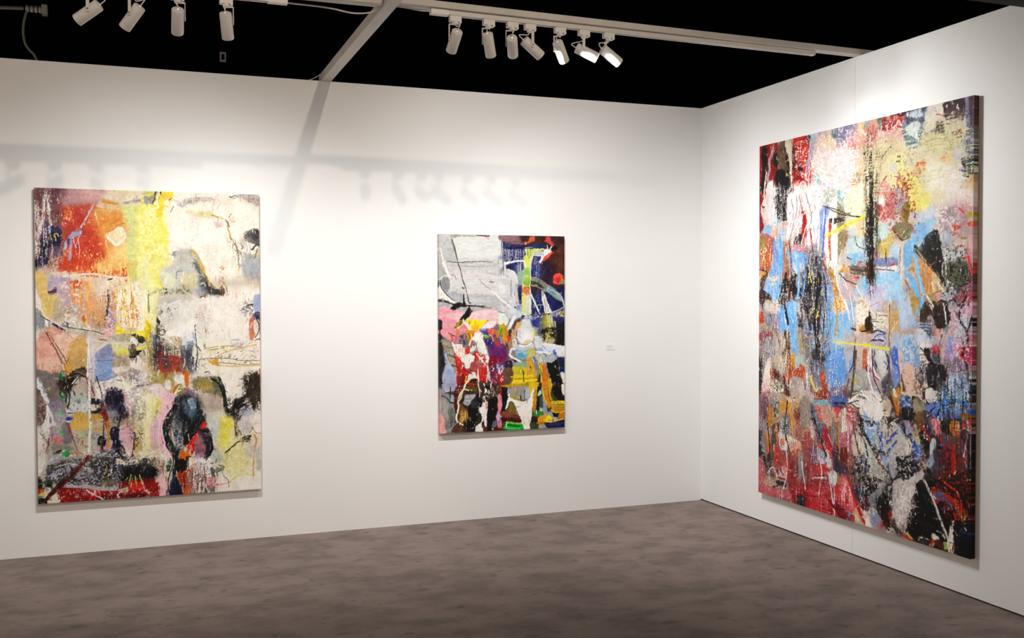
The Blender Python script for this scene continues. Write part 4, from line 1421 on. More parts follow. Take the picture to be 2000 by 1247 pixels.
p 1c2c64 f2.5 146,96 158,98 158,103 148,102
s 4c6078 w1.6 146,88 158,92
p f0e8e0 f1.4 149,103 158,104 158,128 152,122
p 342c3c f3 r1 14,78 28,74 32,86 26,98 14,96
p c8382c f2 14,102 20,101 20,108 15,108
p e0a488 f2.5 20,104 28,104 28,112 22,112
p 6c5040 f3 10,94 32,94 30,126 10,126
p a02020 f2.5 -2,96 8,92 8,128 -2,128
d 8c90c0 y.4 -2,84 10,82 8,100 -2,104
k f0e0e0 w1.6 n14 e2 -2,90 10,90 10,126 -2,126
# bottom left
T 850 750 .80214
P 3c2c28 f12 46,-4 170,-4 170,118 60,118 48,60
p 8c8c8a f3 11,10 30,24 46,50 48,80 46,114 24,118 14,100 12,40
p a0a0b4 f2 16,2 30,-4 52,-4 52,14 38,18 26,20
p a8acb8 f2 38,26 46,28 46,44 38,44
s 3c3c3c w2.4 26,21 40,20 52,16
s 181c24 w2 37,8 37,34
s 40444c w2.4 16,28 28,34 38,46
s 403c34 w3 36,44 48,46
p 9c9a98 f3 m1 18,40 32,48 34,80 26,98 16,84
p 707468 f3 m1 32,64 44,60 46,92 34,92
d 3c2c34 y.5 30,90 48,92 46,106 32,104
s a8a49c w1.6 30,114 42,106 54,94
p e8a4a4 f1.4 12,74 18,78 23,90 24,106 27,120 12,122
s d8a0a8 w1.6 12,20 13,60 13,76
p 5c1c20 f2.5 48,10 66,-4 70,4 60,20 54,40 54,60 48,66
d c8a0a0 y.6 50,-2 66,-2 62,24 52,24
p 4c3c24 f3 60,20 100,14 104,24 76,26 66,36 60,50
p 6c5c28 f3 74,6 100,4 100,16 78,14
s d8ccb0 w2.4 71,13 82,14
s d0c490 w2 88,14 90,15
p a0a0a4 f2 76,26 100,25 94,34 88,42 86,50 76,52 68,46 72,36
s c8c8d0 w1.6 74,40 84,40
p 704c24 f3 58,44 66,50 74,60 84,66 78,78 66,94 60,86
p a87428 f3 60,80 68,76 74,82 66,96 60,92
d d8b870 m1 y.55 60,66 80,70 78,92 62,94
p 141614 f2.5 r1 80,56 92,44 104,50 108,70 100,90 98,112 76,114 74,96 80,80
p 343c3c f3 88,40 104,34 106,56 90,56
p 28242c f3 98,26 108,28 110,50 100,50
s e8dccc w3.6 e2.6 74,-2 68,14 60,26 56,42 57,56 54,70 52,80 54,90
s d8c8b0 w2.4 68,12 62,34 58,40
s efe4d2 w2.6 52,74 52,86 56,93
s f4e8cc w2.6 60,95 67,100
s e0a030 w1.6 60,99 67,102
p 5c4434 f3 48,100 66,102 68,116 40,118
p 4c3c34 f2 104,-4 124,-4 118,30 108,30
s f0e8e0 w2.4 e1.6 105,-2 107,10 112,18
s e0d0c0 w1.4 108,14 108,30
p 0c0c0c f1 r.5 120,4 126,2 134,7 135,12 128,14 121,8
p f2ece6 f1 121,9 127,13 132,16 129,30 123,28 121,20
s 0c0c0c w4 124,23 128,26
s 1c1c1c w1.4 127,10 128,22
s f0ecec w1.8 119,-2 120,4
s f0ecec w1.6 136,-2 135,10
d c8b8b4 y.6 130,8 150,4 146,34 132,34
p f2eae0 f1 r.5 118,30 122,30 122,40 126,46 129,40 129,56 126,72 125,86 127,98 125,106 121,102 118,86 116,90 113,100 117,116 100,116 99,104 104,98 111,94 114,80 108,66 106,58 112,56 116,44
p d89890 f2 122,44 128,42 127,58 123,60
s 201418 w3 120,34 120,42
s f0d8d4 w1.4 118,30 122,38 125,46
p 141416 f2.5 130,36 150,30 152,60 146,88 138,112 128,114 127,70
p 101014 f2 112,40 116,44 110,56 107,54
p d8707c f2 152,28 160,26 162,40 161,60 156,66 152,60
p c898b4 f2 r.6 148,78 152,66 158,66 162,80 160,92 162,104 153,104 151,92
p d87c9c f2 154,84 160,86 163,102 154,104
p 686c78 f2 r1 140,92 148,88 150,96 148,108 140,108
s d8dce0 w2 138,108 142,112
s c82818 w4 e3 160,-2 161,20
p 7c3420 f2.5 156,66 170,66 170,88 162,84
p 5c2c2c f3 146,104 170,104 168,116 142,116
p 282420 f2 162,8 170,6 170,60 162,60
p 6c3028 f2.5 120,104 127,104 127,112 120,112
k 8c7860 w1.4 n22 e2 60,70 104,60 104,112 60,112
# bottom right
T 975 750 .80214
P 5c4838 f12 -2,-2 160,-4 160,108 -2,114
p 141418 f2 6,8 22,8 24,40 14,64 6,66
s a01c14 w4 e3 4,-2 5,20
p d88c98 f2 -2,26 5,30 6,60 -2,66
p c8b4cc f2 -2,68 5,76 6,84 -2,92
p d488a0 f2 -2,90 4,90 8,102 -2,106
p b09820 f2 8,2 60,-2 74,-2 74,6 40,8 10,7
p 98988c f3 m1 24,8 74,6 74,36 60,38 24,32
p a8b0bc f3 m1 62,12 74,8 74,30 64,34
s e48880 w5 e4 f1.4 40,9 40,15
p a8984c f2 28,28 46,30 58,40 46,42 34,36
s b4b8c4 w2 f1 44,29 56,36
s 282848 w2.4 52,28 54,42
s 28282c w1.2 60,12 61,36
s b0c0e0 w1.6 22,8 20,20
p d8b430 f2 74,-4 96,-4 94,14 84,18 78,32 74,24
p c08828 f2.5 82,18 92,16 91,50 86,66 80,60
p f4ece4 f.9 21,24 25,22 25,30 36,37 54,41 62,40 74,33 80,16 84,10 84,16 82,24 82,40 80,60 79,80 76,96 74,110 60,110 52,90 46,68 38,50 30,41 24,46 20,56 16,62 15,56 19,42 22,34
p e0d0bc f2 58,80 62,92 66,96 62,100 56,90
s 8c7c70 w1.2 73,88 73,92
s e8c8b0 w1.2 42,60 50,82 60,108
p 7c6c30 f2.5 24,46 30,44 38,54 44,68 40,74 24,70
p 7c4434 f2.5 4,70 20,66 34,74 46,74 50,86 20,84
p 4c2420 f3 4,82 48,84 52,94 16,92
p 28a038 f1.8 16,94 30,92 54,96 58,110 16,110
s 90c850 w3 f1 20,93 36,95 54,97
s 186020 w3 f1.4 22,99 50,103
s 38c060 w4 f1.4 18,106 50,108
s c8f0c0 w1.8 18,92 18,104
s d87830 w2.4 0,104 5,104
p 3c2018 f2.5 78,80 92,80 94,94 80,96
p 3c7c38 f2.5 82,68 92,62 104,68 104,78 82,76
p 80c890 f2 81,101 88,98 90,106 84,106
p 3c5030 f3 76,96 100,96 100,106 78,108
p 1c2820 f2 94,4 104,-2 104,30 98,56 92,66 91,48
p 90d0c8 f1.2 r.5 95,20 99,14 103,20 99,28 95,28
p a0d8d0 f1.2 r.5 98,60 101,55 105,62 103,67 99,66
p 98a0a8 f3 104,30 112,44 118,60 116,72 106,70
p 48585c f2.5 100,26 106,40 106,56 98,54
s f0e8e4 w1.6 91,64 91,71
p c88828 f2 104,-4 128,-4 124,30 128,52 120,58 112,44 106,24
s e8b840 w2.4 104,10 108,30 116,50
s 986018 w2 118,0 120,26 126,46
s e0c060 w1.6 112,40 118,52
p c8a040 f2 118,-4 128,-4 126,20 130,34 124,36
p 101014 f2 130,4 152,0 154,20 158,30 158,40 140,40 130,24
p 4c5018 f2 126,10 132,24 142,38 132,40 126,28
p f0e4da f1.4 152,0 158,2 158,26 153,18 151,8
p d0a828 f2 128,42 158,42 158,66 134,66 128,58
p c4b838 f2 128,41 158,42 158,46 130,50
s f0d840 w2.4 138,43 158,43
s 907818 w2.4 f1 130,49 156,50
s f0d038 w2.4 127,63 134,68 146,70 158,67
p c09028 f2.5 132,52 158,52 158,64 134,62
p 141418 f1.6 126,68 136,70 148,71 144,80 136,81 130,76
p c08028 f2 148,70 158,69 158,84 146,86 144,80
p 98a0a0 f3 108,70 126,66 132,80 128,84 112,78
p e0a028 f2 r.6 95,82 104,76 120,75 124,84 112,92 96,92
p f0d810 f1.4 r.5 112,84 120,76 127,80 130,88 122,92 110,90
p b8a898 f2 128,80 142,82 142,88 130,88
s e0b860 w2 110,92 130,91 158,84
s c07018 w4 e3 94,94 104,96 112,92
p 1c1c50 f1.6 110,94 130,93 158,88 158,105 116,108
p 2c3850 f2.5 120,96 156,92 156,98 122,102
s c0c8d0 w1.6 109,98 116,108
p a0a088 f3 98,98 108,98 112,108 98,108
# ---- second pass
T 850 450 .80214
s 5c585c w1.4 41,24 47,44 54,72 62,100 69,130
s 6c6868 w1.2 y.05 28,76 60,78 100,76 140,77
s f0eeea w1.6 12,44 20,74 34,112
T 975 645 .80214
s f6f8fc w3 e2.4 108,32 130,36 156,41
s e8ecf8 w2.4 y.05 106,40 126,46
s 88a0d0 w2 y.05 104,36 112,44
s f8f6f0 w4 f2 62,6 76,10
s fcfaf2 w2 y.05 52,10 60,20 58,28
s 3c70b8 w2 130,50 137,55
s 3c70b8 w1.6 133,47 134,58
s 58a8c0 w3 y.1 44,62 56,64 66,60
s e0e4f0 w2 27,54 30,46 37,45
s ecd030 w2 y.05 28,112 60,109 84,112
s b88820 w2 y.05 30,116 62,118
s 3c3410 w1.6 58,100 59,124
T 975 545 .80214
d c8ccd4 m1 y.75 a.7 78,40 104,40 104,84 78,86
s b8c4d4 w1.2 y.05 82,64 110,60
s c8d0d8 w1.4 y.05 116,22 136,34 150,50 155,64
s 304838 w2 y.05 80,8 98,15 108,22
T 850 645 .80214
d f4ece6 y.88 a.7 50,40 134,40 134,120 60,120
s f2e8e0 w1.6 y.05 100,56 112,70 122,82
s 7c1c1c w2 y.05 62,84 74,98 90,104
s f0e0d8 w1.4 108,66 116,76
S .4 1.3
D 900 4.5 .03
W .22 7 .5
D 1000 2.4 .05
F 700 3.5 .6
G .04
C .45 .008
X .5
'''

# strokes of painting 3: op colour options points (read off in tiles: T x y scale)
PAINT_3 = '''
# ---- top left
T 1475 190 1.60371
P c8a09c f10 64,48 140,26 142,126 64,126
p a02c24 f2 4,62 12,58 28,56 28,90 24,108 16,128 4,128
p 241814 f3 8,64 14,60 15,80 13,100 10,122 6,120 9,90
p 8c2820 f3 20,84 27,88 26,110 18,126 16,110
s 401810 w4 f2 5,66 6,120
p 282018 f2 r1 20,78 28,60 36,54 44,70 42,84 40,100 30,92 22,82
p 705c48 f3 r1 28,58 34,54 36,66 38,80 39,90 30,92 28,74
p b89878 f2.5 r1 26,98 38,92 40,100 28,104
s bcaeb4 w5 e4 21,59 20,70 17,78 18,88 16,98 15,124
s d8ccd0 w1.6 23,58 21,72
p dcc8b4 f1.2 36,54 42,53 44,62 45,78 45,88 42,90 40,72 37,64
s 181010 w2 e1.6 37,68 40,76 42,86
s f0e8e0 w2.6 e2 43,86 44,96 43,106
s ece4dc w2 y.1 42,92 54,93
p 18100c f2 r1 28,102 40,96 43,106 44,114 36,126 24,126 24,110
p c02c1c f2 r1 46,51 62,47 66,54 62,80 60,104 46,106 47,80
p 902018 f3 r1 46,80 54,78 56,100 46,104
p 60201c f2 r1 45,60 50,62 50,84 46,86
p 401410 f2 52,86 58,82 56,90 53,91
d f0c0b0 m2 y.66 50,56 62,54 62,86 48,88
d f0dcd4 y.6 46,62 52,60 50,86 46,86
s c82c24 w5 f2 63,84 62,108
p b8b4c4 f2 66,56 72,54 71,66 66,72 62,90 60,100 61,86 65,70
s 8c98bc w2 68,58 66,72 62,92
s c04040 w4 e3 70,68 67,84 66,106
s c8c8d8 w3 72,60 68,86
p b8ccd8 f3 66,46 76,44 76,52 70,54
p 3c3c48 f2 r1 62,48 66,46 65,54 62,54
p e8c8bc f6 76,46 94,40 100,56 90,64 74,60
p eeccc8 f8 72,66 120,60 128,90 118,112 84,106 72,96
p ecd0a8 f6 80,52 96,48 98,58 82,62
p 908ca4 f5 94,40 124,32 120,46 108,56 100,56
p 788c94 f4 92,42 104,38 100,48 94,50
p 686c80 f4 104,50 108,56 104,58
d b89cb4 y.5 96,40 126,32 120,54 98,56
p ec8c84 f5 108,54 122,50 126,62 112,64
p ecb098 f4 120,40 130,34 132,56 122,56
p f0c89c f3 124,32 132,30 132,44 126,44
p 98a0a0 f2 132,30 138,28 138,35 133,36
p c48078 f3 138,26 142,24 142,60 136,58
s f4e0dc w2 y.1 76,66 90,74 106,78 118,84
s f4e4e4 w1.6 y.1 74,74 90,80 110,88
s f6e8e4 w1.6 y.1 80,82 96,92 112,96
s f0dce0 w1.6 y.1 88,64 108,70 122,72
s e8a8a8 w1.2 y.2 78,84 96,98
s fbf2ee w2 78,95 86,99 93,103
s e8b4bc w1.6 y.2 90,88 104,80 118,76
d f6e4e0 y.5 72,62 126,58 128,104 76,104
p d8b0cc f4 78,104 94,104 92,112 80,112
p 88bcbc f2.5 72,94 77,96 76,108 72,108
p d8787c f4 118,98 126,102 126,108 116,106
p 98988c f4 120,92 128,92 126,102 120,102
d d8b878 m1 y.4 126,66 142,60 142,126 114,126
p efe6c0 f4 112,112 142,100 142,128 112,128
s 5c4c3c w2 y.2 130,69 134,66 140,62
s 30282c w3 130,68 132,69
d 4c443c y.55 126,58 142,50 142,84 130,80
p b0b4a8 f3 76,112 100,112 100,128 76,128
p 88bcc4 f2.5 100,114 106,112 108,118 104,126 100,126
p f4f0e4 f2 106,114 114,112 114,128 106,128
s 8088a0 w4 e3 108,116 111,122
d f4eeea y.3 44,106 78,106 78,128 40,128
p f0eae6 f2.5 r1.5 16,104 24,104 24,126 12,128
s 8088a0 w2 f1 39,112 44,116
s 60b0a8 w3 36,118 34,128
s 7c5048 w3 41,116 40,128
# ---- top right
T 1690 180 1.60371
P dcccb0 f10 -2,40 70,20 130,6 130,128 -2,128
p d8a494 f3 -2,36 16,32 16,50 14,64 -2,60
p 98a4a0 f2 -2,36 3,36 3,42 -2,43
d c0504c m1 y.45 0,44 14,40 14,60 0,66
p 9c3434 f4 r1.5 18,34 34,28 46,24 48,36 42,48 30,52 20,50
p b84440 f3 34,28 46,26 47,38 40,46 36,40
p 6c7870 f2 13,32 18,31 18,46 15,48
p e0a8a4 f4 r1 16,50 44,44 42,58 24,62 16,60
d f0d8d0 y.5 14,40 46,30 44,60 14,62
p 602428 f2 38,26 58,20 66,18 54,26 40,30
p 70889c f3 r1.5 46,28 58,22 70,18 70,36 68,54 66,66 52,68 46,58 44,46
p 5c5868 f2 r1.5 48,30 56,30 68,32 66,38 54,36 48,40
p d4e0e8 f1.5 r1.5 48,26 58,24 66,20 68,28 60,32 52,30
p d8e8f0 f1.5 r1.5 48,44 58,36 64,38 62,48 62,58 56,54 50,50
s f2f6f6 w4 e3 58,40 60,50 63,58
s e8f0ec w3 y.1 50,66 62,64
p 606c80 f2 66,20 72,19 71,27 68,27
p e6dccb f2 72,20 92,14 92,26 84,36 72,38
p e4d8c0 f3 70,36 82,36 80,42 70,44
s c04c44 w2 e1.2 84,27 96,29
p 4c3438 f2 r1 92,14 104,10 118,8 120,24 116,34 100,36 94,28
p 5a4448 f2 118,8 130,5 130,60 120,62 119,30
p 8888a4 f2 119,8 123,7 123,30 119,30
p 7c8094 f2.5 119,30 125,28 124,44 120,46
d d8ccbc m2 y.5 92,30 118,26 116,52 90,50
s d8ccb0 w3 e2 98,36 106,34 113,31
s d8ccb0 w3 92,48 104,46
p d8ccb0 f2 107,38 113,36 113,40 108,41
s 7c4034 w3 y.1 86,42 86,50
p 605450 f2 r1 84,38 92,36 94,44 90,52 85,46
p 703c34 f2 102,48 112,44 116,52 106,56
d d8cca8 y.5 98,42 118,42 118,60 100,58
k f0ece4 w2.4 n8 e2 94,16 114,12 114,28 94,30
s e8e4e8 w1.2 119,30 119,50
s 6c7084 w5 f2 70,52 76,50 84,45
p c4b48c f4 r1.5 68,52 100,50 106,60 100,72 70,70
d 8c8c60 m2 y.5 66,54 102,52 104,70 70,70
d f0e4c4 m2 y.5 68,56 104,54 104,72 68,74
s 8c7c40 w2 e1 104,58 102,68 97,74
s 4c4c38 w2 y.2 116,58 110,66 106,72
p c8c4c8 f4 104,70 118,60 122,74 114,84 104,82
p 6c6c80 f3 r1 119,48 130,46 130,80 120,78
s a8b0c8 w1.6 119,52 119,76
d d8d0d4 y.6 120,46 130,46 130,62 120,62
p 24302c f2 r1 115,82 120,78 130,80 130,98 124,104 118,98
p 2c3040 f2 116,88 120,86 122,100 118,102
s c8d4d0 w2 120,87 124,86 130,84
s c8c8c8 w2 127,90 127,96
p e8e0e0 f2.5 110,88 116,88 119,100 122,105 112,106
s 141420 w3 118,100 124,102
p dcb890 f2 122,106 130,99 130,128 122,128
d 4c4030 y.46 2,70 30,56 42,72 38,84 22,88 4,84
d ecd8b0 y.45 4,62 40,58 42,84 14,90
s 5c5040 w2 y.1 12,76 18,68 24,60
s 5c5040 w2 y.1 18,80 24,72 30,66
s e8d8b8 w2 14,74 22,62
s c89c50 w3 y.2 30,76 40,70
p e8dca0 f5 26,78 44,74 46,96 40,116 28,110 28,92
p ece07c f6 42,96 58,96 68,116 70,128 44,128
s 18140c w3 38,78 40,78
s 30281c w2 36,84 40,84
d d0c090 m1 y.4 0,80 14,80 14,128 0,128
s 4c3c34 w2.4 y.2 4,76 4,100 8,112 4,124
d 302820 m1 y.5 0,92 10,90 10,128 0,128
p c8c8cc f4 28,84 36,88 36,98 30,96
p d8784c f2.5 r1 58,90 64,84 70,84 72,92 66,96 58,96
s e05858 w3 62,86 69,82
p e0b488 f3 56,94 68,92 66,100 56,100
p eaa880 f4 88,78 102,74 104,84 94,86
s f0c070 w4 f2 100,72 101,84
p f2ecd8 f5 72,90 92,84 100,100 96,128 76,128
p f0e2e0 f5 90,94 112,92 112,128 92,128
d 7c8060 y.6 58,98 76,98 74,112 60,112
p c87030 f3 42,106 50,108 48,114 43,112
s c06038 w3 y.1 20,108 24,102
p d89090 f4 r1.5 12,116 20,108 28,116 28,128 12,128
p a8a4a0 f3 30,116 46,118 44,128 32,128
s c83c38 w2 26,124 32,126
# ---- second row left
T 1475 385 1.60371
P c4b8b4 f10 4,-4 142,-4 142,126 4,126
p 8c2c24 f2 4,-4 10,-2 8,14 9,28 12,40 5,40
p e4c8c4 f1.6 10,2 20,-4 19,16 17,34 12,30 7,18
s 20181c w2.4 9,10 10,12 11,11
p e8e0e0 f2 17,-2 24,-2 22,18 20,32 17,30
p 181414 f2 r1 23,0 34,-4 36,12 38,28 30,26 26,20
d e8e4e4 m1 y.4 18,0 26,0 26,30 18,32
s 50b4b4 w3.4 36,-2 34,8 36,14
p 5c4438 f2 37,-2 42,-2 41,12 38,14
s 68b0b0 w3.6 r1 24,30 28,28 26,24
s 68b0b0 w3 27,34 27,30 30,28
p a0b8d8 f2.5 r1 12,34 20,34 20,48 8,47 8,42
p dcb098 f2 r.6 20,36 28,34 36,28 36,36 30,40 27,48 22,48
p a0b4dc f1.6 28,38 34,36 35,44 29,46
s 9ca060 w1.4 25,40 26,48
p b06858 f3 6,46 22,48 23,64 18,90 6,88
p b8603c f3 5,54 16,58 19,80 8,86
p a4884c f3 5,48 12,50 12,62 6,62
s e8ccb0 w1.8 8,62 6,65 8,68 10,64 12,60 14,63 11,66
s e0c49c w2.4 e1.4 10,70 12,76
d e8c888 m1 y.6 6,66 18,66 16,86 8,86
p d89c50 f3 r1 5,88 14,88 14,94 6,96
s 302c20 w3 f1 5,87 12,88 15,92 12,98
p f2e8e6 f2 40,-4 60,-4 60,18 54,34 44,46 38,50 39,30
s 70485c w1.4 y.1 44,2 46,20 42,36
s 7c4048 w1.4 y.1 50,-2 50,16 44,40
s a06c70 w1.2 56,0 52,24 42,46
s b08088 w1.2 58,10 52,34 41,48
s e0d4d8 w1.6 47,4 44,30 39,46
d c84038 y.5 56,-4 72,-4 70,18 58,20
d f6f0ee y.35 58,-4 80,-4 78,40 60,20
p b81c1c f1.6 r1 58,22 61,20 62,40 60,54 55,50 56,40
s a04048 w2 62,26 66,32 68,30 70,34
s b83838 w3 y.1 56,18 60,16
p eceef2 f3 r1 64,26 78,20 78,60 66,66 64,46
s 8090c0 w2 f1 70,32 72,44
p 8c9ad0 f1.6 r1 78,14 82,10 92,9 90,24 84,40 80,56 76,56 76,30
p e8ecf4 f1.6 82,20 86,14 86,30 82,40
p f8f4dc f2.5 r1 92,6 99,0 99,40 90,60 88,86 84,66 84,44
p f8f4e0 f3 84,46 100,40 108,50 104,66 100,80 92,84 86,72
p c84838 f1.6 a.9 89,30 92,30 92,56 91,76 89,66 88,48
p e4dcc0 f4 108,-4 142,-4 142,40 118,42 108,20
p 98907c f2.5 r1 99,4 106,10 108,24 106,34 99,38
p a4b4b0 f2 100,0 106,4 108,10 102,8
s 443c30 w2 e1.8 81,10 92,12 108,18 118,22 130,22
p 484440 f1.6 r1 89,25 94,24 106,25 98,29 90,30
s 504838 w1.6 92,26 108,24
s 504838 w2 108,20 115,18
s ecdc48 w6 e5 f1.2 84,46 104,36 130,22
p c8ccc8 f3 112,38 124,34 124,46 114,46
p e8cba4 f4 122,28 142,24 142,60 126,56
p 98886c f3 r1 100,42 112,40 110,56 104,64 100,80 100,60
s b08070 w2 e1.4 111,46 112,62 115,73
s e8d4cc w1.6 110,54 113,70
p c0d0d4 f4 112,50 136,48 138,70 126,80 114,74
s 5c5448 w1.4 120,46 124,58 136,63
p 98c0dc f4 r1 114,68 132,66 130,82 116,80
p d47870 f2.5 123,78 128,76 128,81 123,81
s 302c34 w2 111,72 116,74
d 28242c m1 y.4 136,30 142,30 142,128 136,128
s 24201c w4 y.1 140,46 139,80 140,110
p 7c7068 f3 r1 112,82 138,82 140,92 116,92
s 4c443c w3 f2 112,86 138,88
p d0a888 f2.5 r1 108,84 114,84 113,94 108,92
p c89838 f2 r1 104,82 108,80 107,90 102,90
p d8d0c4 f2 92,84 104,80 104,86 94,92
p c08838 f2.5 r1 88,86 94,86 96,96 92,100 98,106 97,128 94,128 92,104
p c8d4dc f2 98,94 106,90 107,100 104,112 98,106
d d89040 m1 y.4 94,96 100,96 102,128 96,126
p 3c2424 f2 r1 48,48 56,44 58,60 52,66 46,64
s 403840 w3 y.1 53,44 55,60
p c48c90 f4 r1 44,58 62,56 62,70 46,68
p 7ca4dc f2 r1 22,52 34,52 36,80 34,100 28,116 16,110 8,112 12,100 19,84 22,68
p 88b0e0 f2 38,60 46,66 62,66 64,84 60,110 56,128 50,108 46,112 42,100 40,80
p 84b0e4 f2.5 6,108 16,98 30,98 32,112 26,128 18,118
p a8744c f2 r.6 34,52 38,56 38,70 41,80 40,96 36,106 32,100 35,80
d a86850 m1 y.45 34,60 41,60 40,104 32,102
d f0d0a0 y.5 16,92 30,94 28,110 14,106
p 201c18 f2 r1.5 32,100 40,98 44,110 38,128 28,128 30,112
p 5c4438 f3 6,98 14,92 10,108 6,110
p 3c2818 f3 4,110 14,114 20,124 6,128
p 807088 f2 r1 46,82 56,82 58,94 48,94
p c0c8dc f2 r1 46,78 60,80 58,90 48,88
p 241c1c f2 r1 45,92 57,94 58,104 54,128 46,122 44,104
p 8890a8 f2 49,96 56,94 57,106 50,108
s d8b838 w3 y.1 49,90 54,94
s e0c850 w3 y.1 52,101 57,104
p b0b4b8 f4 66,58 80,56 82,80 74,90 68,80
p 606c78 f3 70,80 80,76 80,92 72,94
d 604848 m1 y.42 62,64 70,64 70,104 62,104
s f2eee8 w2 64,80 66,90 63,96
p 201820 f2 r1.5 62,96 68,92 70,110 70,128 58,128 60,112
p 30282c f2 r1 72,94 80,92 80,112 80,128 72,128
s e8c838 w3 r1 74,94 76,99 75,104
s 509c98 w2 f1 70,100 69,112
p 98b4dc f2.5 r1 82,86 88,94 94,112 95,128 80,128 81,100
s b84c50 w4 e2 f1 81,76 84,84 87,104
s e0d060 w2.4 e1.4 80,112 85,120
p 98c4e8 f2 124,98 134,96 138,106 132,116 124,120 120,110
p c4bcd0 f3 r1 106,98 118,110 122,122 108,126 104,112
s f0e0d4 w2 106,104 116,114 122,122
p b89484 f3 110,94 122,96 122,108 112,104
p c84040 f2 120,95 126,95 124,98
p b0a8dc f2.5 136,106 142,104 142,126 134,124
d c8a8a0 y.5 104,92 126,92 126,124 106,124
# ---- second row right
T 1690 375 1.60371
P d8c8b8 f10 -2,-2 130,-2 130,126 -2,126
p e8e0bc f4 -2,-2 12,-2 12,60 -2,50
p b86058 f5 r2 12,8 34,-2 36,20 32,34 20,34 12,20
d e8ccc4 y.5 12,0 36,-2 36,36 12,36
p f4ece2 f2 r1 10,8 20,5 22,12 16,13 11,12
s f4e8e4 w3 r1 26,32 31,34
p a8a4b4 f4 34,4 50,2 50,20 38,24
p e8dc80 f5 50,-2 76,-2 78,14 60,22 52,18
p e8d8b4 f5 76,-2 100,-2 96,10 80,12
p f0dcd4 f5 98,-4 130,-4 130,24 104,16
p 8c8428 f2 r1 42,20 50,10 52,16 50,32 46,34 42,28
s c06838 w2 46,32 50,36
d 484020 y.5 42,10 52,10 51,34 44,34
d b8c0b0 y.4 34,16 44,20 42,34 34,32
p c0d4cc f4 14,38 34,34 34,50 28,60 12,62 10,48
p 7c7c5c f3 r1.5 32,44 40,36 52,38 58,44 52,54 44,58 38,54
d b0b08c y.5 38,36 58,38 56,54 40,54
s 484030 w2 f1 32,44 38,52 44,57
s e8dcb0 w1.6 44,50 46,46
p c8b474 f3 r1 14,60 24,54 32,46 34,56 32,62 28,70 26,78 18,74
p c8b068 f3 15,60 26,58 26,72 17,72
s e8dcb8 w2 18,62 28,60
p a0c4e0 f3 54,48 66,36 80,26 84,36 78,46 72,54 64,62 58,64
p c4d0dc f4 54,26 72,22 80,14 84,22 76,32 62,36
p 88b4e0 f3 46,62 58,56 58,72 54,84 50,104 46,92
p 98c0e4 f4 58,40 72,36 76,48 64,56
d 708cac y.6 60,38 72,38 72,58 60,58
p b4ccdc f3 30,64 38,62 40,82 30,84
s a88c74 w2 m1 f1 41,66 41,100
s d8d8dc w4 f2 43,84 42,126
p a8a0a0 f4 r1.5 88,22 116,14 124,30 112,46 92,48 88,36
d c08890 y.4 88,14 130,10 130,50 88,50
d e0d8d8 y.5 84,8 110,8 108,54 86,50
s e8dccc w3 m1 y.3 86,18 87,50
p cc5c4c f2 104,39 110,38 115,40 112,44 106,44
p d85848 f2 123,36 129,34 130,40 124,40
s cc4840 w3 e1.4 y.1 112,18 116,22 119,24
s c84440 w3 121,46 131,46
p b8a838 f2 121,24 126,22 128,28 122,29
s 2c2c34 w2 124,50 131,48
s cc5858 w3 f1 105,50 110,48
s 8c8c40 w4 f1.5 116,54 122,54
p b49c9c f4 110,44 128,40 126,52 112,52
p bcc4cc f4 90,48 100,48 106,58 96,64 90,60
p d8a4a4 f3 121,64 130,50 130,100 122,86
p a87880 f2.5 114,124 122,106 130,100 130,126
d 803c50 y.5 114,104 130,100 130,126 114,126
p 50504c f2.5 65,64 76,54 82,46 88,50 91,60 90,72 88,80 90,94 96,108 86,102 76,90 66,76
p 7c7870 f3 76,54 84,50 86,64 78,66
p 302c28 f2 74,78 90,76 92,94 94,108 84,98 76,88
s 302c28 w3 e3 58,66 66,78 80,92 94,108
s c8a898 w2.4 63,68 68,78 72,82
p d8a0a8 f1.6 85,74 90,68 93,68 92,74 86,77
s d0d8d8 w2 y.1 74,77 86,79
p ccccc8 f2.5 92,66 112,62 118,74 114,88 100,90 93,82
d 7c746c y.5 92,62 122,62 122,100 92,100
p 70705c f3 r1.5 93,86 108,82 124,84 124,100 116,116 110,120 100,106 94,98
d 20201c y.55 94,90 124,88 122,116 102,112
s e8e0d8 w2 e1.6 92,86 92,98 98,104
p a8b0b0 f3 98,106 108,112 108,126 96,126
s cc4850 w3 112,64 118,64
s c83c44 w3 117,79 122,78
p 50505c f2 108,116 114,116 112,122
s 30303c w3 127,92 126,98
p cca880 f3 r1 58,76 66,78 78,92 90,104 96,116 86,126 64,126 62,104 52,96 52,90
d c87838 m1 y.4 60,90 80,90 82,126 64,126
p d8b890 f3 80,96 92,106 96,126 84,120
s f4ecdc w4 e3 86,108 92,116 98,124
s f0e4d0 w2 80,108 83,122
s b08058 w2 f1 52,94 56,90 58,96
p 78b0e4 f2 51,98 58,102 64,116 64,126 58,126 54,112
s 9c7c50 w4 e3 48,106 54,118 58,126
p 8890b4 f2.5 10,80 28,78 38,80 36,88 12,88
p b88c98 f3 10,70 16,70 16,78 10,78
s 302828 w1.6 24,70 24,84
p e8e0dc f1.6 r1 8,90 20,90 38,88 38,95 12,96
s c84448 w3 y.1 28,87 34,86
s 5c3c40 w2 y.2 14,92 34,94
p a4d0ee f2.5 10,98 38,95 42,110 40,126 12,126 8,110
p c4c4dc f3 4,108 18,112 22,126 4,126
d d8ccd8 y.5 18,110 30,110 30,126 18,126
s 18140c w5 e6 f1.4 y.05 5,56 6,76 6,94 6,104
d 241c14 m1 y.3 0,10 12,10 12,70 0,70
s 28201c w3 y.2 5,-2 5,30 4,56
p 603820 f2 0,82 8,84 9,104 4,106 1,96
s c08860 w3 f1 6,104 6,112
# ---- third row left
T 1475 580 1.60371
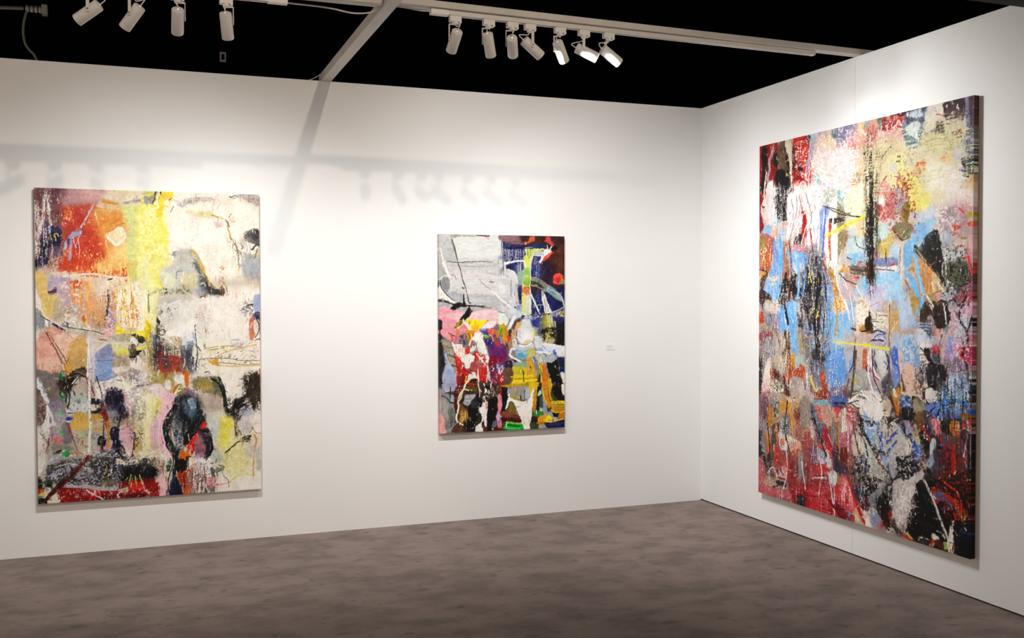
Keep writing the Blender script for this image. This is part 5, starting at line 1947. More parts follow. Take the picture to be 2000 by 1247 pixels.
P a89c9c f10 4,-2 142,-2 142,126 4,126
p 7cacdc f3 80,-2 112,4 116,40 118,70 112,96 92,118 86,90 82,60 80,30
p 8cb8e0 f4 80,30 112,26 114,44 84,46
p a8bcd8 f4 76,44 100,46 112,54 100,56 80,52
p 6c98d4 f4 88,66 114,60 112,96 92,112 86,90
p 6ca8e4 f2 r1 28,14 36,2 42,10 40,40 44,56 34,44 28,34 26,22
p 7cb0e0 f2 r1 40,6 50,6 50,30 50,50 54,68 46,68 42,44
s 5c4838 w4 e3 f1 33,-2 32,12
p c8c0b4 f2 r1 11,4 18,2 20,12 16,16 11,12
s 1c1814 w3 7,-2 9,12
d e8d0c0 y.4 20,0 32,0 30,16 20,16
p b84828 f2 4,17 9,17 10,28 4,28
s dca060 w3.4 f1 4,32 16,30
p 8c8c98 f3 11,18 18,20 20,32 12,30
s 5c3028 w3 e2 18,20 22,30 26,42 30,58
p a090a4 f3 20,20 28,20 28,40 22,34
p b8a890 f3 r1 10,34 18,34 24,46 28,60 30,84 22,80 14,60 10,46
p a84858 f2 r1 4,42 18,40 20,48 6,50
p b0b0b0 f4 r1 12,48 22,48 26,66 18,74 10,64
s 303438 w2 13,66 17,67
d 584040 m1 y.5 4,36 28,36 34,84 6,90
p 604838 f2.5 r1 34,42 40,40 42,56 43,74 46,88 38,90 34,70
p 8c3c18 f2.5 38,64 42,74 44,86 38,86
p d0943c f2.5 r1 43,68 48,67 49,74 46,84 43,78
d f0e0c4 m1 y.45 26,46 38,46 42,84 28,86
p a8b4b0 f3 48,68 60,68 60,84 50,90
p e8d8cc f2 r1 13,76 18,72 19,90 18,108 8,112 10,90
p 30241c f3 4,74 8,76 8,100 5,126 3,126
p 5c2c20 f2.5 r1 18,86 28,88 32,98 20,100
s d87828 w3 20,84 19,96
p e0b078 f2.5 36,94 42,98 44,110 40,112
p a84c28 f2.5 34,92 42,90 46,98 38,104
p b05c30 f3 r1 46,90 56,80 60,90 56,100 48,98
s e09428 w3 e2 49,98 52,90
d a83020 y.5 36,88 60,84 60,104 38,104
p a89c98 f3 r1 42,96 56,98 58,118 44,120
p 302830 f2 r1.5 48,-2 56,4 56,18 60,30 58,38 52,34 52,18
d f0e0d8 y.35 48,-2 58,-2 58,20 50,20
p 2c2830 f2 r1.5 58,-2 82,-2 80,16 76,28 70,34 62,28 60,14
d b0a8ac y.5 58,-2 82,-2 80,30 60,30
d d8d8dc m1 y.6 72,2 84,2 82,30 72,32
p 98a4c4 f2.5 58,28 70,32 70,42 60,44
p 3c2c34 f2 r1 70,26 78,24 76,44 72,42
s e4d038 w3 e2.4 74,7 70,13 67,18
s c0a040 w2 66,18 62,26
p 4c4038 f2 53,26 58,28 57,36 53,34
p a49888 f3 r1 50,36 58,38 60,52 62,64 54,68 52,52
s c09c30 w3 y.1 55,54 58,58
p a8a098 f3 r1 60,46 66,48 66,84 66,112 62,116 60,84
s d0c4c0 w2.4 f1 64,66 64,84
p 98a8bc f4 66,46 74,46 72,60 66,66
s dc9c70 w3 e3 f1 66,46 78,48 86,50
s e8d858 w3 e4 f1 94,52 118,55 140,58
p a8b060 f2 72,52 76,50 78,58 73,60
p 3c3828 f2 r1 74,46 78,52 80,60 84,70 83,76 76,66
p 3c3c40 f2.5 r1 68,64 78,62 84,70 83,77 72,78
s e8dcc8 w2 78,60 82,70
s 606878 w2 82,56 86,50
p a0b0d4 f3 r1 82,56 92,54 92,64 84,64
d 8ca4cc y.5 80,50 94,48 94,70 82,70
p 848c9c f3 r1 66,76 78,76 84,84 80,110 70,112 66,96
s e0e4e8 w3 f1 75,76 76,92
d 584850 m1 y.5 66,70 84,74 84,112 66,112
p c04828 f2 r.6 79,90 83,88 84,100 82,108 79,102
s 8c4c40 w3 84,98 82,110
s e8c430 w5 e4 67,96 70,106 73,112
s ecd838 w3 76,108 81,112
p 904030 f3 r1 72,114 84,110 92,118 84,126 74,124
p 7c7898 f3 92,108 106,108 104,122 92,122
k e8dca8 w1.8 n40 88,100 106,98 106,120 88,120
k f0f0e0 w1.2 n30 84,26 112,20 112,110 86,112
s c08838 w3 98,38 101,40
s d8b040 w3 90,86 91,87
s c04438 w3 90,93 91,94
s 8c7c60 w2 100,58 102,58
p cc8c44 f3 r1 96,-2 106,-2 108,12 96,14
d f0d0a0 y.4 94,0 110,0 110,16 94,16
s f0ece8 w4 e2 108,2 112,14 114,28
p 98b4d4 f2.5 112,4 122,4 120,28 116,36 114,22
p d0b8a0 f3 r1 122,4 136,2 138,20 134,40 124,42
d f4ecdc y.4 120,0 142,0 142,42 124,42
s 302c2c w4 y.1 116,36 121,38
p b07838 f3 126,34 142,30 142,42 126,42
p 38281c f2.5 134,32 138,22 142,24 142,40
p b4b0b4 f3 106,44 116,42 118,60 114,80 112,90 108,70
s 504850 w5 e3 f1.4 122,48 120,66 118,80 114,90
p c8b0a4 f3 122,44 142,42 142,86 136,92 124,84
p b87058 f2.5 130,64 135,62 135,84 130,86
s b098b0 w2 136,50 140,80
p 5c4050 f2 134,82 140,80 140,90 134,88
p a0a09c f4 112,92 132,86 136,104 130,112 112,110
s d0a838 w4 y.1 120,95 122,96
s d0a838 w4 y.1 119,102 122,103
p 6c6058 f2.5 r1 112,112 130,112 138,104 138,116 124,126 112,126
s d8d0c4 w1.4 116,116 134,112
s 7c585c w4 e2 f1 113,98 110,110 106,118
p ecdcc4 f3 19,100 28,100 34,112 30,126 19,126
d 302c28 y.5 20,100 40,100 40,126 20,126
s 20181c w2.4 34,94 36,106 41,118
p a85058 f4 4,116 18,114 18,126 4,126
d c89090 y.5 8,100 18,100 18,126 6,126
p b8a8a0 f3 44,110 68,114 68,126 46,126
# ---- third row right
T 1690 570 1.60371
P b8a8ac f10 -2,-2 130,-2 130,126 -2,126
p c8c4d8 f3 4,-2 18,-2 18,18 6,18
s c0788c w1.4 4,16 16,10
p a4c4e0 f3 26,-2 50,-2 50,14 42,24 30,16
p c4b098 f3 r1 18,18 34,8 40,24 36,46 28,46 26,24
p efe6d2 f2.5 r1 8,24 26,24 28,40 20,46 10,44
d 5c5048 m2 y.66 8,22 36,22 36,46 10,46
d c8985c y.4 26,18 42,16 40,48 28,48
s 5c4c3c w1.6 28,14 28,60 29,110
s d8c8b4 w1.6 27,12 27,46
s e8d8b8 w2 38,34 34,40 31,46
p 3c2c1c f2.5 -2,36 2,28 6,38 8,46 2,48
s a87434 w4 f2 0,47 10,47
p b0c4dc f3 38,6 54,4 56,26 60,36 50,44 42,44 40,24
p a8b8d0 f3 50,24 60,30 60,44 52,44
p b89458 f3 52,-2 60,-2 64,12 66,28 60,26 54,12
s f0e0c4 w2 64,16 65,28 63,38
s 7cb4e8 w6 e2 60,-2 62,6
p a08860 f3 62,6 74,2 90,-4 90,6 78,12 66,12
p 483828 f3 66,12 78,10 86,10 90,24 84,30 78,26 72,34 66,34
p 3c281c f2.5 80,10 88,12 91,25 84,31 78,18
s c8b8c4 w2 77,14 82,24 83,36
s e0d4dc w1.4 79,14 83,30
p d8a8a0 f2.5 84,0 92,0 93,20 92,26 88,10
s a04850 w3 y.1 92,0 93,24
p b8bcc0 f3 92,-2 108,-2 106,10 96,22 92,14
p b45c68 f3 106,4 128,-2 130,8 112,12
p d4a8b8 f3 r1 110,12 130,10 130,26 120,30 110,24
s 34304c w3 e3 106,6 112,14 118,10
s 302c40 w3 118,14 124,14 126,8
s e8dce4 w2 122,8 124,5
s c03c48 w3 126,8 124,11
s 382c38 w3 e2 110,26 116,28 120,20
p c8a8b0 f4 r1 102,26 118,30 118,44 106,48 100,40
p 909898 f3 r1 94,24 100,30 102,48 96,56 94,40
s 20202c w4 y.2 130,26 126,36 122,48
s 382c38 w2.4 118,52 122,46 120,56 122,62
s 484048 w3 r1 116,54 120,50
p b8bcc4 f4 114,30 124,32 122,48 112,50
p d4a49c f2 82,40 94,28 94,42 90,52 82,54 79,48
s ecd8d0 w2 94,36 91,48 89,56
p 98a4bc f3 r1 66,36 74,36 80,46 80,58 66,60
d 38343c m2 y.5 64,32 80,32 80,58 66,58
p c8cce0 f3 58,44 70,44 78,58 66,62 60,56
d b88858 y.4 42,44 60,44 58,52 44,52
p 98bcdc f3 r1 42,54 56,50 58,62 66,72 64,84 48,86 44,72
p 7ca8d8 f3 46,56 54,52 54,64 48,66
p 90a8cc f4 r1 44,66 64,66 66,84 52,88
d c8d4e4 y.5 42,52 66,54 66,86 44,86
p a8b8cc f4 32,48 40,48 42,62 34,68
p 4868b8 f2.5 30,68 36,64 40,76 40,88 34,90 31,80
s 34489c w2 36,86 40,90 40,104
p 5c68a8 f2 38,90 42,92 41,104 38,104
p 7890c0 f2.5 32,88 38,90 40,106 34,116 32,104
p d8bcb0 f2.5 39,70 44,72 44,96 42,100 40,86
p dcb4a0 f3 r.6 44,88 54,86 62,94 64,108 70,114 70,126 52,126 46,108
p ecdcd0 f2 r1 66,62 78,62 78,68 72,74 76,84 80,96 80,104 72,104 68,94 66,76
p 282428 f1.6 r1 70,68 76,66 78,76 78,84 74,80
s 181818 w2.4 66,66 70,70
d 50586c y.5 60,86 76,86 76,100 62,100
s 302830 w3 y.1 69,98 76,98
p e8c8b8 f2 72,104 80,104 82,110 76,116 70,112
s c83840 w3 y.1 78,100 80,108
d 706860 y.55 60,94 72,94 70,108 60,108
s c84850 w3 y.1 57,118 59,122
p 24202c f2.5 r1 76,78 84,82 88,88 86,104 82,104 80,92
p d86878 f2.5 r1 79,66 86,62 88,72 84,76 79,72
s e04048 w2.4 82,64 87,64 86,72
p 788090 f3 80,74 88,74 88,84 82,84
s 30282c w2.4 e2 92,50 89,66 89,84
s c8a0a8 w1.4 91,54 89,68
p 8c9cd0 f3 94,56 106,54 106,68 96,72
p c898b0 f3 104,60 116,56 118,74 106,74
p a890c0 f3 94,70 108,68 108,78 96,78
p d83430 f2 r.6 112,66 118,64 120,70 117,76 113,74
s e05c5c w3 y.1 120,66 130,64
p c07c88 f3 118,50 130,46 130,62 120,62
p b04c64 f3 120,64 130,66 130,94 122,92 120,80
s 3c2c3c w2 119,56 120,76 124,90
s c8b8d0 w1.4 120,74 124,84 128,92
p a88c9c f4 100,78 118,78 118,94 104,94
s d8ccc8 w1.4 107,70 104,92
p 302420 f2 r1 86,88 92,86 98,90 98,98 102,104 94,106 90,98
s 30282c w3 86,90 94,88
p 3c2c24 f2 90,94 98,96 100,104 92,106
d 40383c y.5 96,80 112,80 112,96 98,96
p 90a8c4 f2.5 98,104 108,98 120,100 126,108 126,128 96,128
p b4c8d8 f3 100,104 110,102 108,126 100,126
s 4c5c7c w2 y.1 108,104 109,126
s 384054 w2 y.2 116,104 117,126
p a09c98 f3 r1 120,94 130,94 130,104 122,104
s 40303c w4 f1.5 128,104 129,126
p 70706c f3 r1 82,104 96,106 96,124 84,124
p 30282c f2.5 70,116 80,116 84,108 84,120 76,126 70,126
p d8d4ce f2 76,126 80,120 90,122 90,128
p b0b0a8 f2 r.6 12,66 26,64 28,76 28,92 24,104 20,106 14,92 11,78
p d0d0cc f3 12,72 24,72 24,96 18,98
s 282468 w3.4 7,57 14,56 21,57
p b8bcc8 f2 r1 9,54 12,48 22,48 25,56 16,56
s 50508c w1.6 10,54 14,50 20,50 24,54
s e4d850 w4 e4.4 f1 -2,61 12,65 28,67
p e4d4d8 f2 4,66 8,68 8,84 14,98 18,106 12,106 4,90 2,76
s 40304c w2 e1.6 7,68 8,82 13,96
s a83c54 w2.4 3,86 10,100 16,106
s 34344c w3 10,68 10,80 13,90
s 2c2428 w2.4 26,74 28,82 26,92
p a89c9c f3 2,98 14,106 20,124 4,124
p 6c6860 f3 r1 20,106 30,96 32,120 22,124
p 505058 f2 r.6 19,106 24,106 26,112 22,118 18,112
s c0bcb8 w1.6 18,110 20,117 25,114 26,108
p b86828 f2.5 34,118 40,114 43,126 32,126
s c8c060 w3 f1 43,108 43,120
s 403424 w2 43,98 44,108
s d8c0a8 w1.6 0,110 3,96
# ---- fourth row left
T 1475 775 1.60371
P 8c5450 f10 3,-2 142,-2 142,126 3,118
p a89088 f4 r1 4,-2 40,-2 40,40 20,44 6,40
p 8c6074 f3 5,-2 14,-2 14,20 6,24
d 40303c m1 y.5 4,-2 20,-2 20,36 4,36
p b87828 f2.5 r1 15,12 22,12 21,32 16,32
p 3c3c40 f2.5 r1 22,2 29,4 28,22 24,32 22,20
d c0c4c0 y.5 22,0 30,0 30,40 22,40
p c88028 f2.5 r1 30,4 38,2 44,10 46,20 48,32 42,30 38,16 31,14
p d89838 f2 40,6 47,6 46,10 41,12
d e8b860 m1 y.5 28,-2 56,-2 52,34 30,36
p ecd8bc f2.5 38,-2 46,-2 46,4 40,4
p 702820 f2.5 r1 48,12 56,12 56,18 50,26 48,22
p 988c80 f4 r1 54,0 66,0 66,40 56,44 54,20
p b88850 f3 56,36 62,38 62,46 57,46
s e8a028 w3 f1 57,46 59,48
p 8c8890 f3 4,28 12,30 12,40 5,42
p 888084 f2 5,46 9,41 12,46 13,56 13,66 10,66 6,56
p d88c28 f2 r.6 12,41 16,44 18,50 17,58 14,58 13,50
p b83c24 f2.5 14,58 19,56 18,64 12,66
p 302430 f3 3,40 8,42 6,56 10,66 4,70 3,60
s e8e8e4 w2 8,62 10,65
p 5c4848 f3 20,34 28,30 26,50 20,64
p c0c0c0 f2.5 r1 30,26 36,22 42,28 42,44 34,48 30,38
d 38403c y.45 32,22 42,22 42,44 32,44
d d8b0a8 m1 y.4 42,32 52,32 52,52 42,52
p d8c8c4 f2 28,40 32,42 34,50 38,54 38,62 30,62 28,50
p d4744c f2 30,50 35,49 35,56 30,56
p e4d8c8 f2 r1 38,46 46,48 50,52 44,58 39,56
p d8a090 f3 r1 40,56 54,52 54,64 44,66
p b8643c f3 r1 44,64 52,62 56,70 46,70
p b0302c f2.5 r.6 22,58 28,60 30,68 26,78 22,76
p a84030 f2.5 24,80 30,74 40,74 42,88 40,98 34,84 28,84
p e0a0a4 f2 26,92 30,84 36,84 38,98 30,98 24,96
s 20181c w2.4 29,86 31,90 34,94
s 30241c w2.4 26,96 36,99
p 302820 f2.5 r1 8,74 14,68 22,66 20,80 22,94 14,94 12,84
d b8aca4 m1 y.55 12,64 22,64 22,96 12,96
s e8dcd4 w1.6 22,56 22,64
p b8606c f2.5 3,74 10,78 12,96 12,104 4,104
s e8c8c8 w1.2 3,73 9,77
p a88c78 f2 9,102 13,95 24,98 36,102 38,112 26,110 12,106
p 30242c f1.6 25,100 37,104 37,108 26,105
p b05860 f2.5 2,104 14,106 30,111 42,114 44,124 20,120 3,116
p 902c30 f3 38,96 44,90 56,92 60,112 58,126 46,126 40,112
p 7c342c f4 r1 42,78 58,74 60,96 48,96
d d8cccc m1 y.5 50,70 60,68 58,98 50,96
p 989090 f3 m1 r1 52,70 56,68 56,92 52,94
p a4484c f3 r1 58,44 66,42 70,56 68,74 64,84 62,70
p 604c6c f3 66,64 72,60 72,84 66,90
s e8ccc8 w1.6 68,40 70,56 66,80 64,88
p d8b0a4 f2.5 r1 66,26 72,36 72,46 68,50 66,40
p 505c6c f2.5 66,10 72,10 78,28 84,36 86,48 84,60 76,54 72,40
d 788498 y.5 68,10 86,30 86,60 70,40
p 8cb0b8 f3 70,2 90,2 90,10 72,10
p 4868a8 f3 90,-2 110,-2 110,6 92,8
s 30344c w4 f2 96,6 108,6
p c8a090 f3 76,10 94,10 98,26 90,34 82,28
p d86858 f2.5 72,10 77,10 82,28 78,26
p e0484c f2 r.6 95,12 102,10 108,14 104,18 95,17
s 484c60 w3 96,9 108,12
p 888078 f3 92,32 98,30 98,54 92,56
p 9c2c3c f2.5 82,34 88,40 94,56 95,68 92,82 88,74 84,62 78,58
p c02828 f2.5 76,54 84,62 90,58 94,66 92,80 84,66 74,62
p e0ccc8 f2 r.6 86,66 90,70 92,80 88,86 86,76
s e0d4d8 w1.4 88,44 94,58
p 707898 f2.5 74,62 80,62 86,70 86,80 76,76
d d8c8d0 y.5 72,60 90,60 90,86 74,86
p d03c40 f2.5 r.6 74,82 82,80 88,90 87,96 76,94
p b04450 f3 64,80 74,82 76,96 66,96
p f0e4d8 f2 r.6 68,98 74,96 86,96 84,101 72,102
s 302830 w2.4 72,94 84,95
p 782028 f3 66,100 88,100 92,116 90,128 66,128 64,112
d a8363c m2 y.4 64,100 92,102 94,128 64,128
p 908080 f2 r1 60,90 65,88 64,110 62,122 59,112
d 303034 m1 y.5 58,88 66,88 64,124 58,124
p d8d8dc f2 r.6 88,92 98,88 98,104 94,108 90,100
s e8a85c w3 f1 98,28 101,20
p d8d0c0 f2 100,20 110,12 111,42 104,42 102,34
d b87058 m1 y.5 100,20 110,20 110,42 102,42
s ece8e0 w2.4 110,14 110,40 104,42
p c03c44 f2.5 r1 111,14 121,14 121,30 118,44 112,40
d e8c4c4 y.5 110,12 122,14 120,44 110,44
p b06878 f2.5 102,44 118,40 120,56 114,66 104,60
s b8782c w5 e4 f1.2 101,28 101,46 101,64
s d89838 w3 102,72 102,76
p 70281c f2 104,60 111,62 111,78 106,82 102,76
p 40384c f3 r1 94,56 100,60 100,72 104,82 112,84 112,96 100,92 94,84
p d0b8a4 f3 117,46 124,46 130,58 136,68 128,72 118,68
p d8c8b4 f2 r1 122,32 128,40 136,66 142,80 138,80 126,60 121,44
p 302830 f2.5 r1 116,86 122,82 130,80 140,76 142,92 132,94 120,92
p 4c5c60 f3 124,70 136,70 140,80 126,82
p 1c1c20 f2 r.8 126,22 131,24 132,36 138,48 141,60 134,54 128,42 126,34
p d4c8bc f2.5 112,0 120,-2 136,2 132,10 122,12 114,8
s ece4dc w3 116,2 124,8 134,4
s 1c1818 w2 112,2 120,10 128,12
p 98b0d4 f3 133,22 142,22 142,48 138,44 134,34
s 202434 w4 y.1 132,28 142,30
p d0c8c0 f2.5 126,12 138,12 134,24 128,22
p c84450 f2.5 r.6 103,94 108,94 116,106 122,120 122,128 96,128 98,114 102,108
d e8a8a0 m1 y.55 100,96 118,96 122,126 100,126
s e0d4dc w1.6 95,110 95,126
s 9c7c30 w5 e4 f1.5 100,92 101,104 99,116
p 6c6458 f3 r1 114,96 128,92 130,108 122,116 116,106
s 1c181c w2.4 116,92 121,94 120,108
p 201c18 f3 126,98 142,94 142,128 136,124 128,110
s e8e0dc w2 130,106 130,118
s a83c30 w3 y.2 128,104 128,116
# ---- fourth row right
T 1690 765 1.60371
P 504040 f10 -2,-2 130,-2 130,126 -2,126
p dcccbc f2.5 -2,-2 6,-2 22,12 22,28 12,22 4,8
p e8dcd4 f2.5 r.6 4,-2 14,-2 20,8 23,22 20,28 12,18
s 2c2828 w3 e2.4 6,14 10,24 16,28 21,29
s 6c5c58 w2 8,2 18,10
p c0a898 f3 22,4 30,10 30,24 26,34 22,28
p b87c34 f3 30,-2 42,-2 41,18 38,24 34,12
s b86c28 w4 f1.4 38,10 38,26
p 485c8c f2.5 r1 40,6 52,4 56,16 54,24 44,22
d b8c4d8 y.5 42,4 56,4 56,18 42,18
p 201c20 f2.5 r1 42,18 58,18 58,30 50,34 44,28
p d8c4b0 f2 44,-2 68,-2 68,6 58,2 46,2
p 2c241c f2.5 56,4 68,6 72,10 60,12
p 989078 f3 58,8 72,8 72,24 60,24
p 3c2c24 f2.5 r1 68,-2 76,-2 74,8 70,8
p d8d4d0 f1.6 75,6 80,-2 88,-2 91,4 88,10 80,12 75,10
p a08878 f2.5 78,12 88,12 88,18 80,20
p 7088cc f3 74,14 92,10 114,12 116,30 98,30 84,30 74,22
p 98b8cc f3 92,-2 124,-2 122,14 98,14
d b8d0d8 m1 y.4 92,-2 124,-2 122,24 94,24
s 1c2030 w1.6 122,-2 122,38
p 7c749c f3 96,22 108,24 106,30 98,30
s 1c1820 w2.4 e1.4 78,24 80,20 84,17
p 14141c f1.4 86,26 90,18 89,28 86,35
p 98a8b0 f3 116,14 122,12 122,28 116,26
p 906428 f3 117,26 132,24 131,34 118,32
s 805c20 w4 f1 122,18 130,18
p 4868b8 f2.5 122,20 132,20 132,26 126,26
p 38281c f3 r1 126,-2 134,-2 133,30 130,26
s b8a8a0 w1.6 127,2 130,18
p 383848 f3 68,22 80,26 80,44 76,54 70,40
p 705030 f3 r1 60,24 70,26 70,46 66,60 60,46
p 201810 f3 r1 66,46 76,50 78,64 72,74 66,66
s a82c20 w6 e4 r1 69,40 74,50 77,58
k f0d8c8 w2 n12 68,38 78,44 78,60 70,56
p d87484 f2 r.6 80,33 88,32 92,40 92,48 88,52 83,44
d f0b8b8 y.5 80,32 92,34 90,52 82,46
s e8dcd8 w2 88,28 88,34
p 283028 f2.5 r1 92,36 104,32 104,42 100,50 92,46
p c87c38 f2.5 r.6 104,34 112,34 114,40 112,50 115,56 108,52 103,46
s d84820 w4 e2 108,44 112,52
p b82c24 f2.5 r1 116,36 132,36 131,44 124,50 118,46
d e8dcd8 y.55 114,36 132,36 130,52 116,52
p 2c2430 f2.5 r1 114,48 124,48 122,70 116,70
p 8c8084 f3 r1 126,48 134,44 134,96 124,96 122,72
d c8c0c4 m1 y.45 122,44 134,44 134,100 120,100
p 605860 f3 r1 94,52 116,54 116,74 96,70
s a83438 w4 y.1 90,52 94,62
p 3878b8 f2 90,63 94,62 95,66 91,66
p 181018 f2 86,64 92,66 96,68 94,74 88,70
p b8c0c4 f2.5 80,56 86,58 84,72 80,84 78,72
p 484c58 f3 r1 84,68 94,74 96,96 84,100 80,84
p 4c3040 f3 r1 94,70 104,68 104,100 96,100
s b82c24 w5 e4 f1.2 105,74 106,92 107,106
d 903020 y.45 98,66 118,66 118,110 98,110
s a8a438 w3 f1.2 95,90 96,97
s 8c8c34 w4 f2 117,98 114,108
s ece4dc w2.4 122,64 120,78
p 2c2018 f3 94,100 122,100 120,116 96,114
p 101008 f3 118,98 134,98 134,128 112,128
k b8c830 w2.4 n12 e1 120,100 130,100 128,120 118,120
p a83028 f3 82,112 96,114 104,120 98,126 80,126
s e0c028 w1.8 101,110 105,116
s d0c8c8 w1.6 103,100 102,110
p 98a8b4 f3 78,78 82,74 82,88 72,98 74,86
p 302428 f2.5 r1 70,92 80,96 80,116 66,120 58,106
d b8a498 y.5 62,80 74,80 74,98 62,98
p 4868b8 f2.5 56,56 62,58 68,66 66,80 60,84 58,74
p b0a47c f2.5 r1 56,48 62,48 66,60 62,64
s e8ecf0 w2.4 52,54 55,64 54,72
p 2c2824 f2.5 r1 40,32 46,36 52,46 56,54 50,54 42,42
p 8890b4 f2.5 r.6 44,34 52,34 58,46 54,48 50,52 48,42
s c07860 w3 f1 50,36 56,44
p 78a0c8 f2.5 -2,14 8,26 12,36 11,60 10,66 4,56 -2,44
p 98b4d0 f3 0,20 10,30 10,44 2,44
s 202024 w4 e3 -2,34 10,35
p 28284c f2 1,37 8,37 8,40 2,41
s e8e8f0 w3 2,43 8,42
p a4a8a4 f2.5 12,34 22,32 34,36 42,42 48,52 52,60 52,74 40,78 20,72 12,64
p b8b0a8 f3 22,44 36,42 48,56 48,72 30,72
s 3c4890 w3.4 f1.5 16,36 14,46 18,58 21,68
s 3c4c98 w5 e5 f1.6 42,44 32,52 26,60
p c8b0a0 f2.5 r.6 20,44 28,40 30,54 26,56
p 3c3430 f2 r1 24,30 32,26 33,38 28,46 24,40
d e8e0d8 y.5 24,26 34,26 34,44 24,44
s e8d8c8 w4 f1.6 49,58 52,68 50,76
s 1c1c1c w2 e1.6 y.1 10,69 22,72 38,75
s 1c1c1c w1.4 y.2 12,73 30,77
p 98acc8 f3 16,76 26,78 28,84 24,90 16,84
p a82c24 f1.6 12,80 18,82 22,90 24,94 18,90
p b8bcb0 f2.5 r.6 -2,52 6,68 14,84 22,96 20,104 10,96 2,80 -2,72
s 201c1c w2.4 -2,52 6,64 14,80 22,92
p 1c2c40 f2 -2,84 4,86 4,98 -2,98
p c4c4b4 f2.5 r1 4,92 22,94 24,104 16,106 6,100
d 605848 y.5 4,90 24,92 24,108 8,108
p 201814 f3 r1 -2,100 10,102 20,110 22,118 14,128 -2,128
p c0b4b4 f2 r1 14,112 24,110 26,120 18,128 8,126
s 201c2c w4 f1.4 29,98 28,112
p 302838 f2 26,100 32,98 32,110 28,112
p a8acb0 f3 r.6 28,76 36,74 38,88 36,102 30,100
p 182020 f1.6 38,80 44,78 58,78 60,86 56,94 50,98 46,104 40,106 35,104 38,94
p 303834 f4 42,78 56,78 54,86 44,86
p c4bcb8 f1.6 36,106 46,104 52,96 60,94 64,100 58,106 56,118 48,126 34,126 33,112
p 40303c f2.5 r1 56,108 66,110 66,124 56,122
s a8a0a0 w2.4 60,106 66,116 70,126
s 402c34 w1.6 52,106 56,114 52,120
p 18141c f2.5 r1 24,116 34,114 34,126 24,126
# ---- foot, left part
T 1555 950 1.28297
p 8c2428 f3 -2,-2 54,-2 60,20 70,36 86,44 86,54 60,46 0,28
d b84048 m2 y.4 14,0 54,0 70,44 20,34
p 30242c f2.5 -2,14 10,12 14,28 4,30
p b02028 f3 14,20 24,22 40,34 30,38 14,30
s 4c4468 w3 f1 56,14 60,24 74,36
s e0d4d4 w2 57,2 57,24
p b83440 f3 r.6 58,-2 82,-2 88,16 94,34 84,40 72,32 62,20
d e8a8a0 m1 y.55 66,-2 86,-2 94,34 76,34
s e0b0a4 w3 f1.2 80,4 88,18 94,32
p 7c1c1c f3 60,26 74,36 84,46 80,52 62,44
p 5c5c84 f2.5 76,38 82,36 82,44 78,44
p ecdcc0 f1.5 r.6 89,35 93,33 96,38 96,50 92,52 89,46
d b87040 y.5 90,36 104,38 104,52 92,52
p 50202c f3 96,20 110,14 112,34 100,36
p 383848 f3 84,-2 100,-2 102,16 94,24
s f0ece8 w2 99,16 100,20
p 141414 f2.5 102,-2 124,-2 112,18 104,10
p 8c8c90 f3 r1 108,16 122,4 138,-2 130,12 122,28 114,30
p 24181c f2.5 r1 122,24 130,10 142,6 142,62 136,66 128,50 122,38
d d8dce0 y.45 100,36 118,32 120,60 102,58
p 8c90a4 f3 r1 112,34 120,38 130,56 138,66 118,64 112,52
d c84038 y.5 124,56 138,56 138,68 126,66
s c83020 w3 138,40 140,48
# ---- foot, right part
T 1730 950 1.28297
p 141210 f4 34,-2 134,-2 134,112 110,106 40,84 30,50
p 181820 f2.5 -2,-2 10,-2 12,24 6,44 -2,44
p b8acac f2 r1 12,4 24,2 36,4 36,20 35,36 28,46 14,50 10,40 12,20
p a0a4a0 f3 14,6 30,4 32,22 16,24
d e8d4d0 y.5 10,-2 38,-2 36,50 10,50
p c89ca4 f3 r1 12,30 28,28 28,46 16,48
p e4dccc f2 r.6 5,22 11,20 10,30 6,30
s e8d8d8 w2.4 10,38 11,56
p 9c2418 f2.5 2,36 9,38 8,46 3,44
p 4c4448 f3 10,50 26,52 24,72 12,70
d 3c2820 y.5 2,48 30,50 28,78 4,72
s e0d4cc w1.6 3,62 10,66
p c8c4c8 f3 -2,66 10,70 10,74 -2,74
p b83018 f2.5 r1 24,76 30,74 44,82 46,86 36,84
s c8b848 w3 f1 32,72 40,80
s 509058 w2 f1 33,70 36,74
p 343438 f3 r1 48,78 66,82 66,92 50,86
s e0ccc8 w2 r1 52,78 60,80 66,82
p e8dcc8 f2 r.6 69,74 74,73 80,78 82,82 76,83 70,80
p d82018 f2 r.6 67,83 73,82 74,88 68,88
p c89888 f2 67,88 74,88 73,93 67,92
p 4c1c18 f3 r1 76,82 86,84 90,98 78,94
p 90b46c f2 r.6 88,86 96,87 98,92 92,98 89,94
s d0c838 w2.4 95,88 94,96
p e0ccb8 f2 r.6 97,88 104,88 103,104 96,100
s d8c4c4 w3.4 e2.4 r.6 104,54 102,68 101,80 100,90
p d8dcd8 f2 98,60 104,60 104,66 99,66
s 8c3040 w2.4 104,62 103,84 102,98
s a89894 w3 e2.6 50,0 58,14 63,28 69,44 76,58 84,72 91,80
s d0c8c4 w1.4 52,2 60,18 72,48 90,78
p a83828 f3 68,0 84,4 98,14 112,24 120,36 123,48 118,52 110,44 106,34 96,24 84,20 76,26 70,12
p 7c6c84 f3 r1 72,8 84,8 92,18 84,22 74,18
p 5070a0 f2.5 r.6 80,10 86,12 92,18 88,22 82,18
s e8dcd4 w2.4 73,14 76,18
p c05428 f3 104,18 114,26 120,40 112,44 106,32
p 18284c f3 84,26 96,24 102,32 96,36 86,32
s 6484b0 w2.4 r.6 92,22 99,28 102,34
p a8a860 f2.5 116,46 122,44 122,58 118,56
s c04028 w3 f1.4 104,40 108,50
p 181c2c f4 104,60 134,54 134,80 106,88
s 34486c w3 f2 114,70 132,74
s d8b0a8 w1.6 121,64 123,68
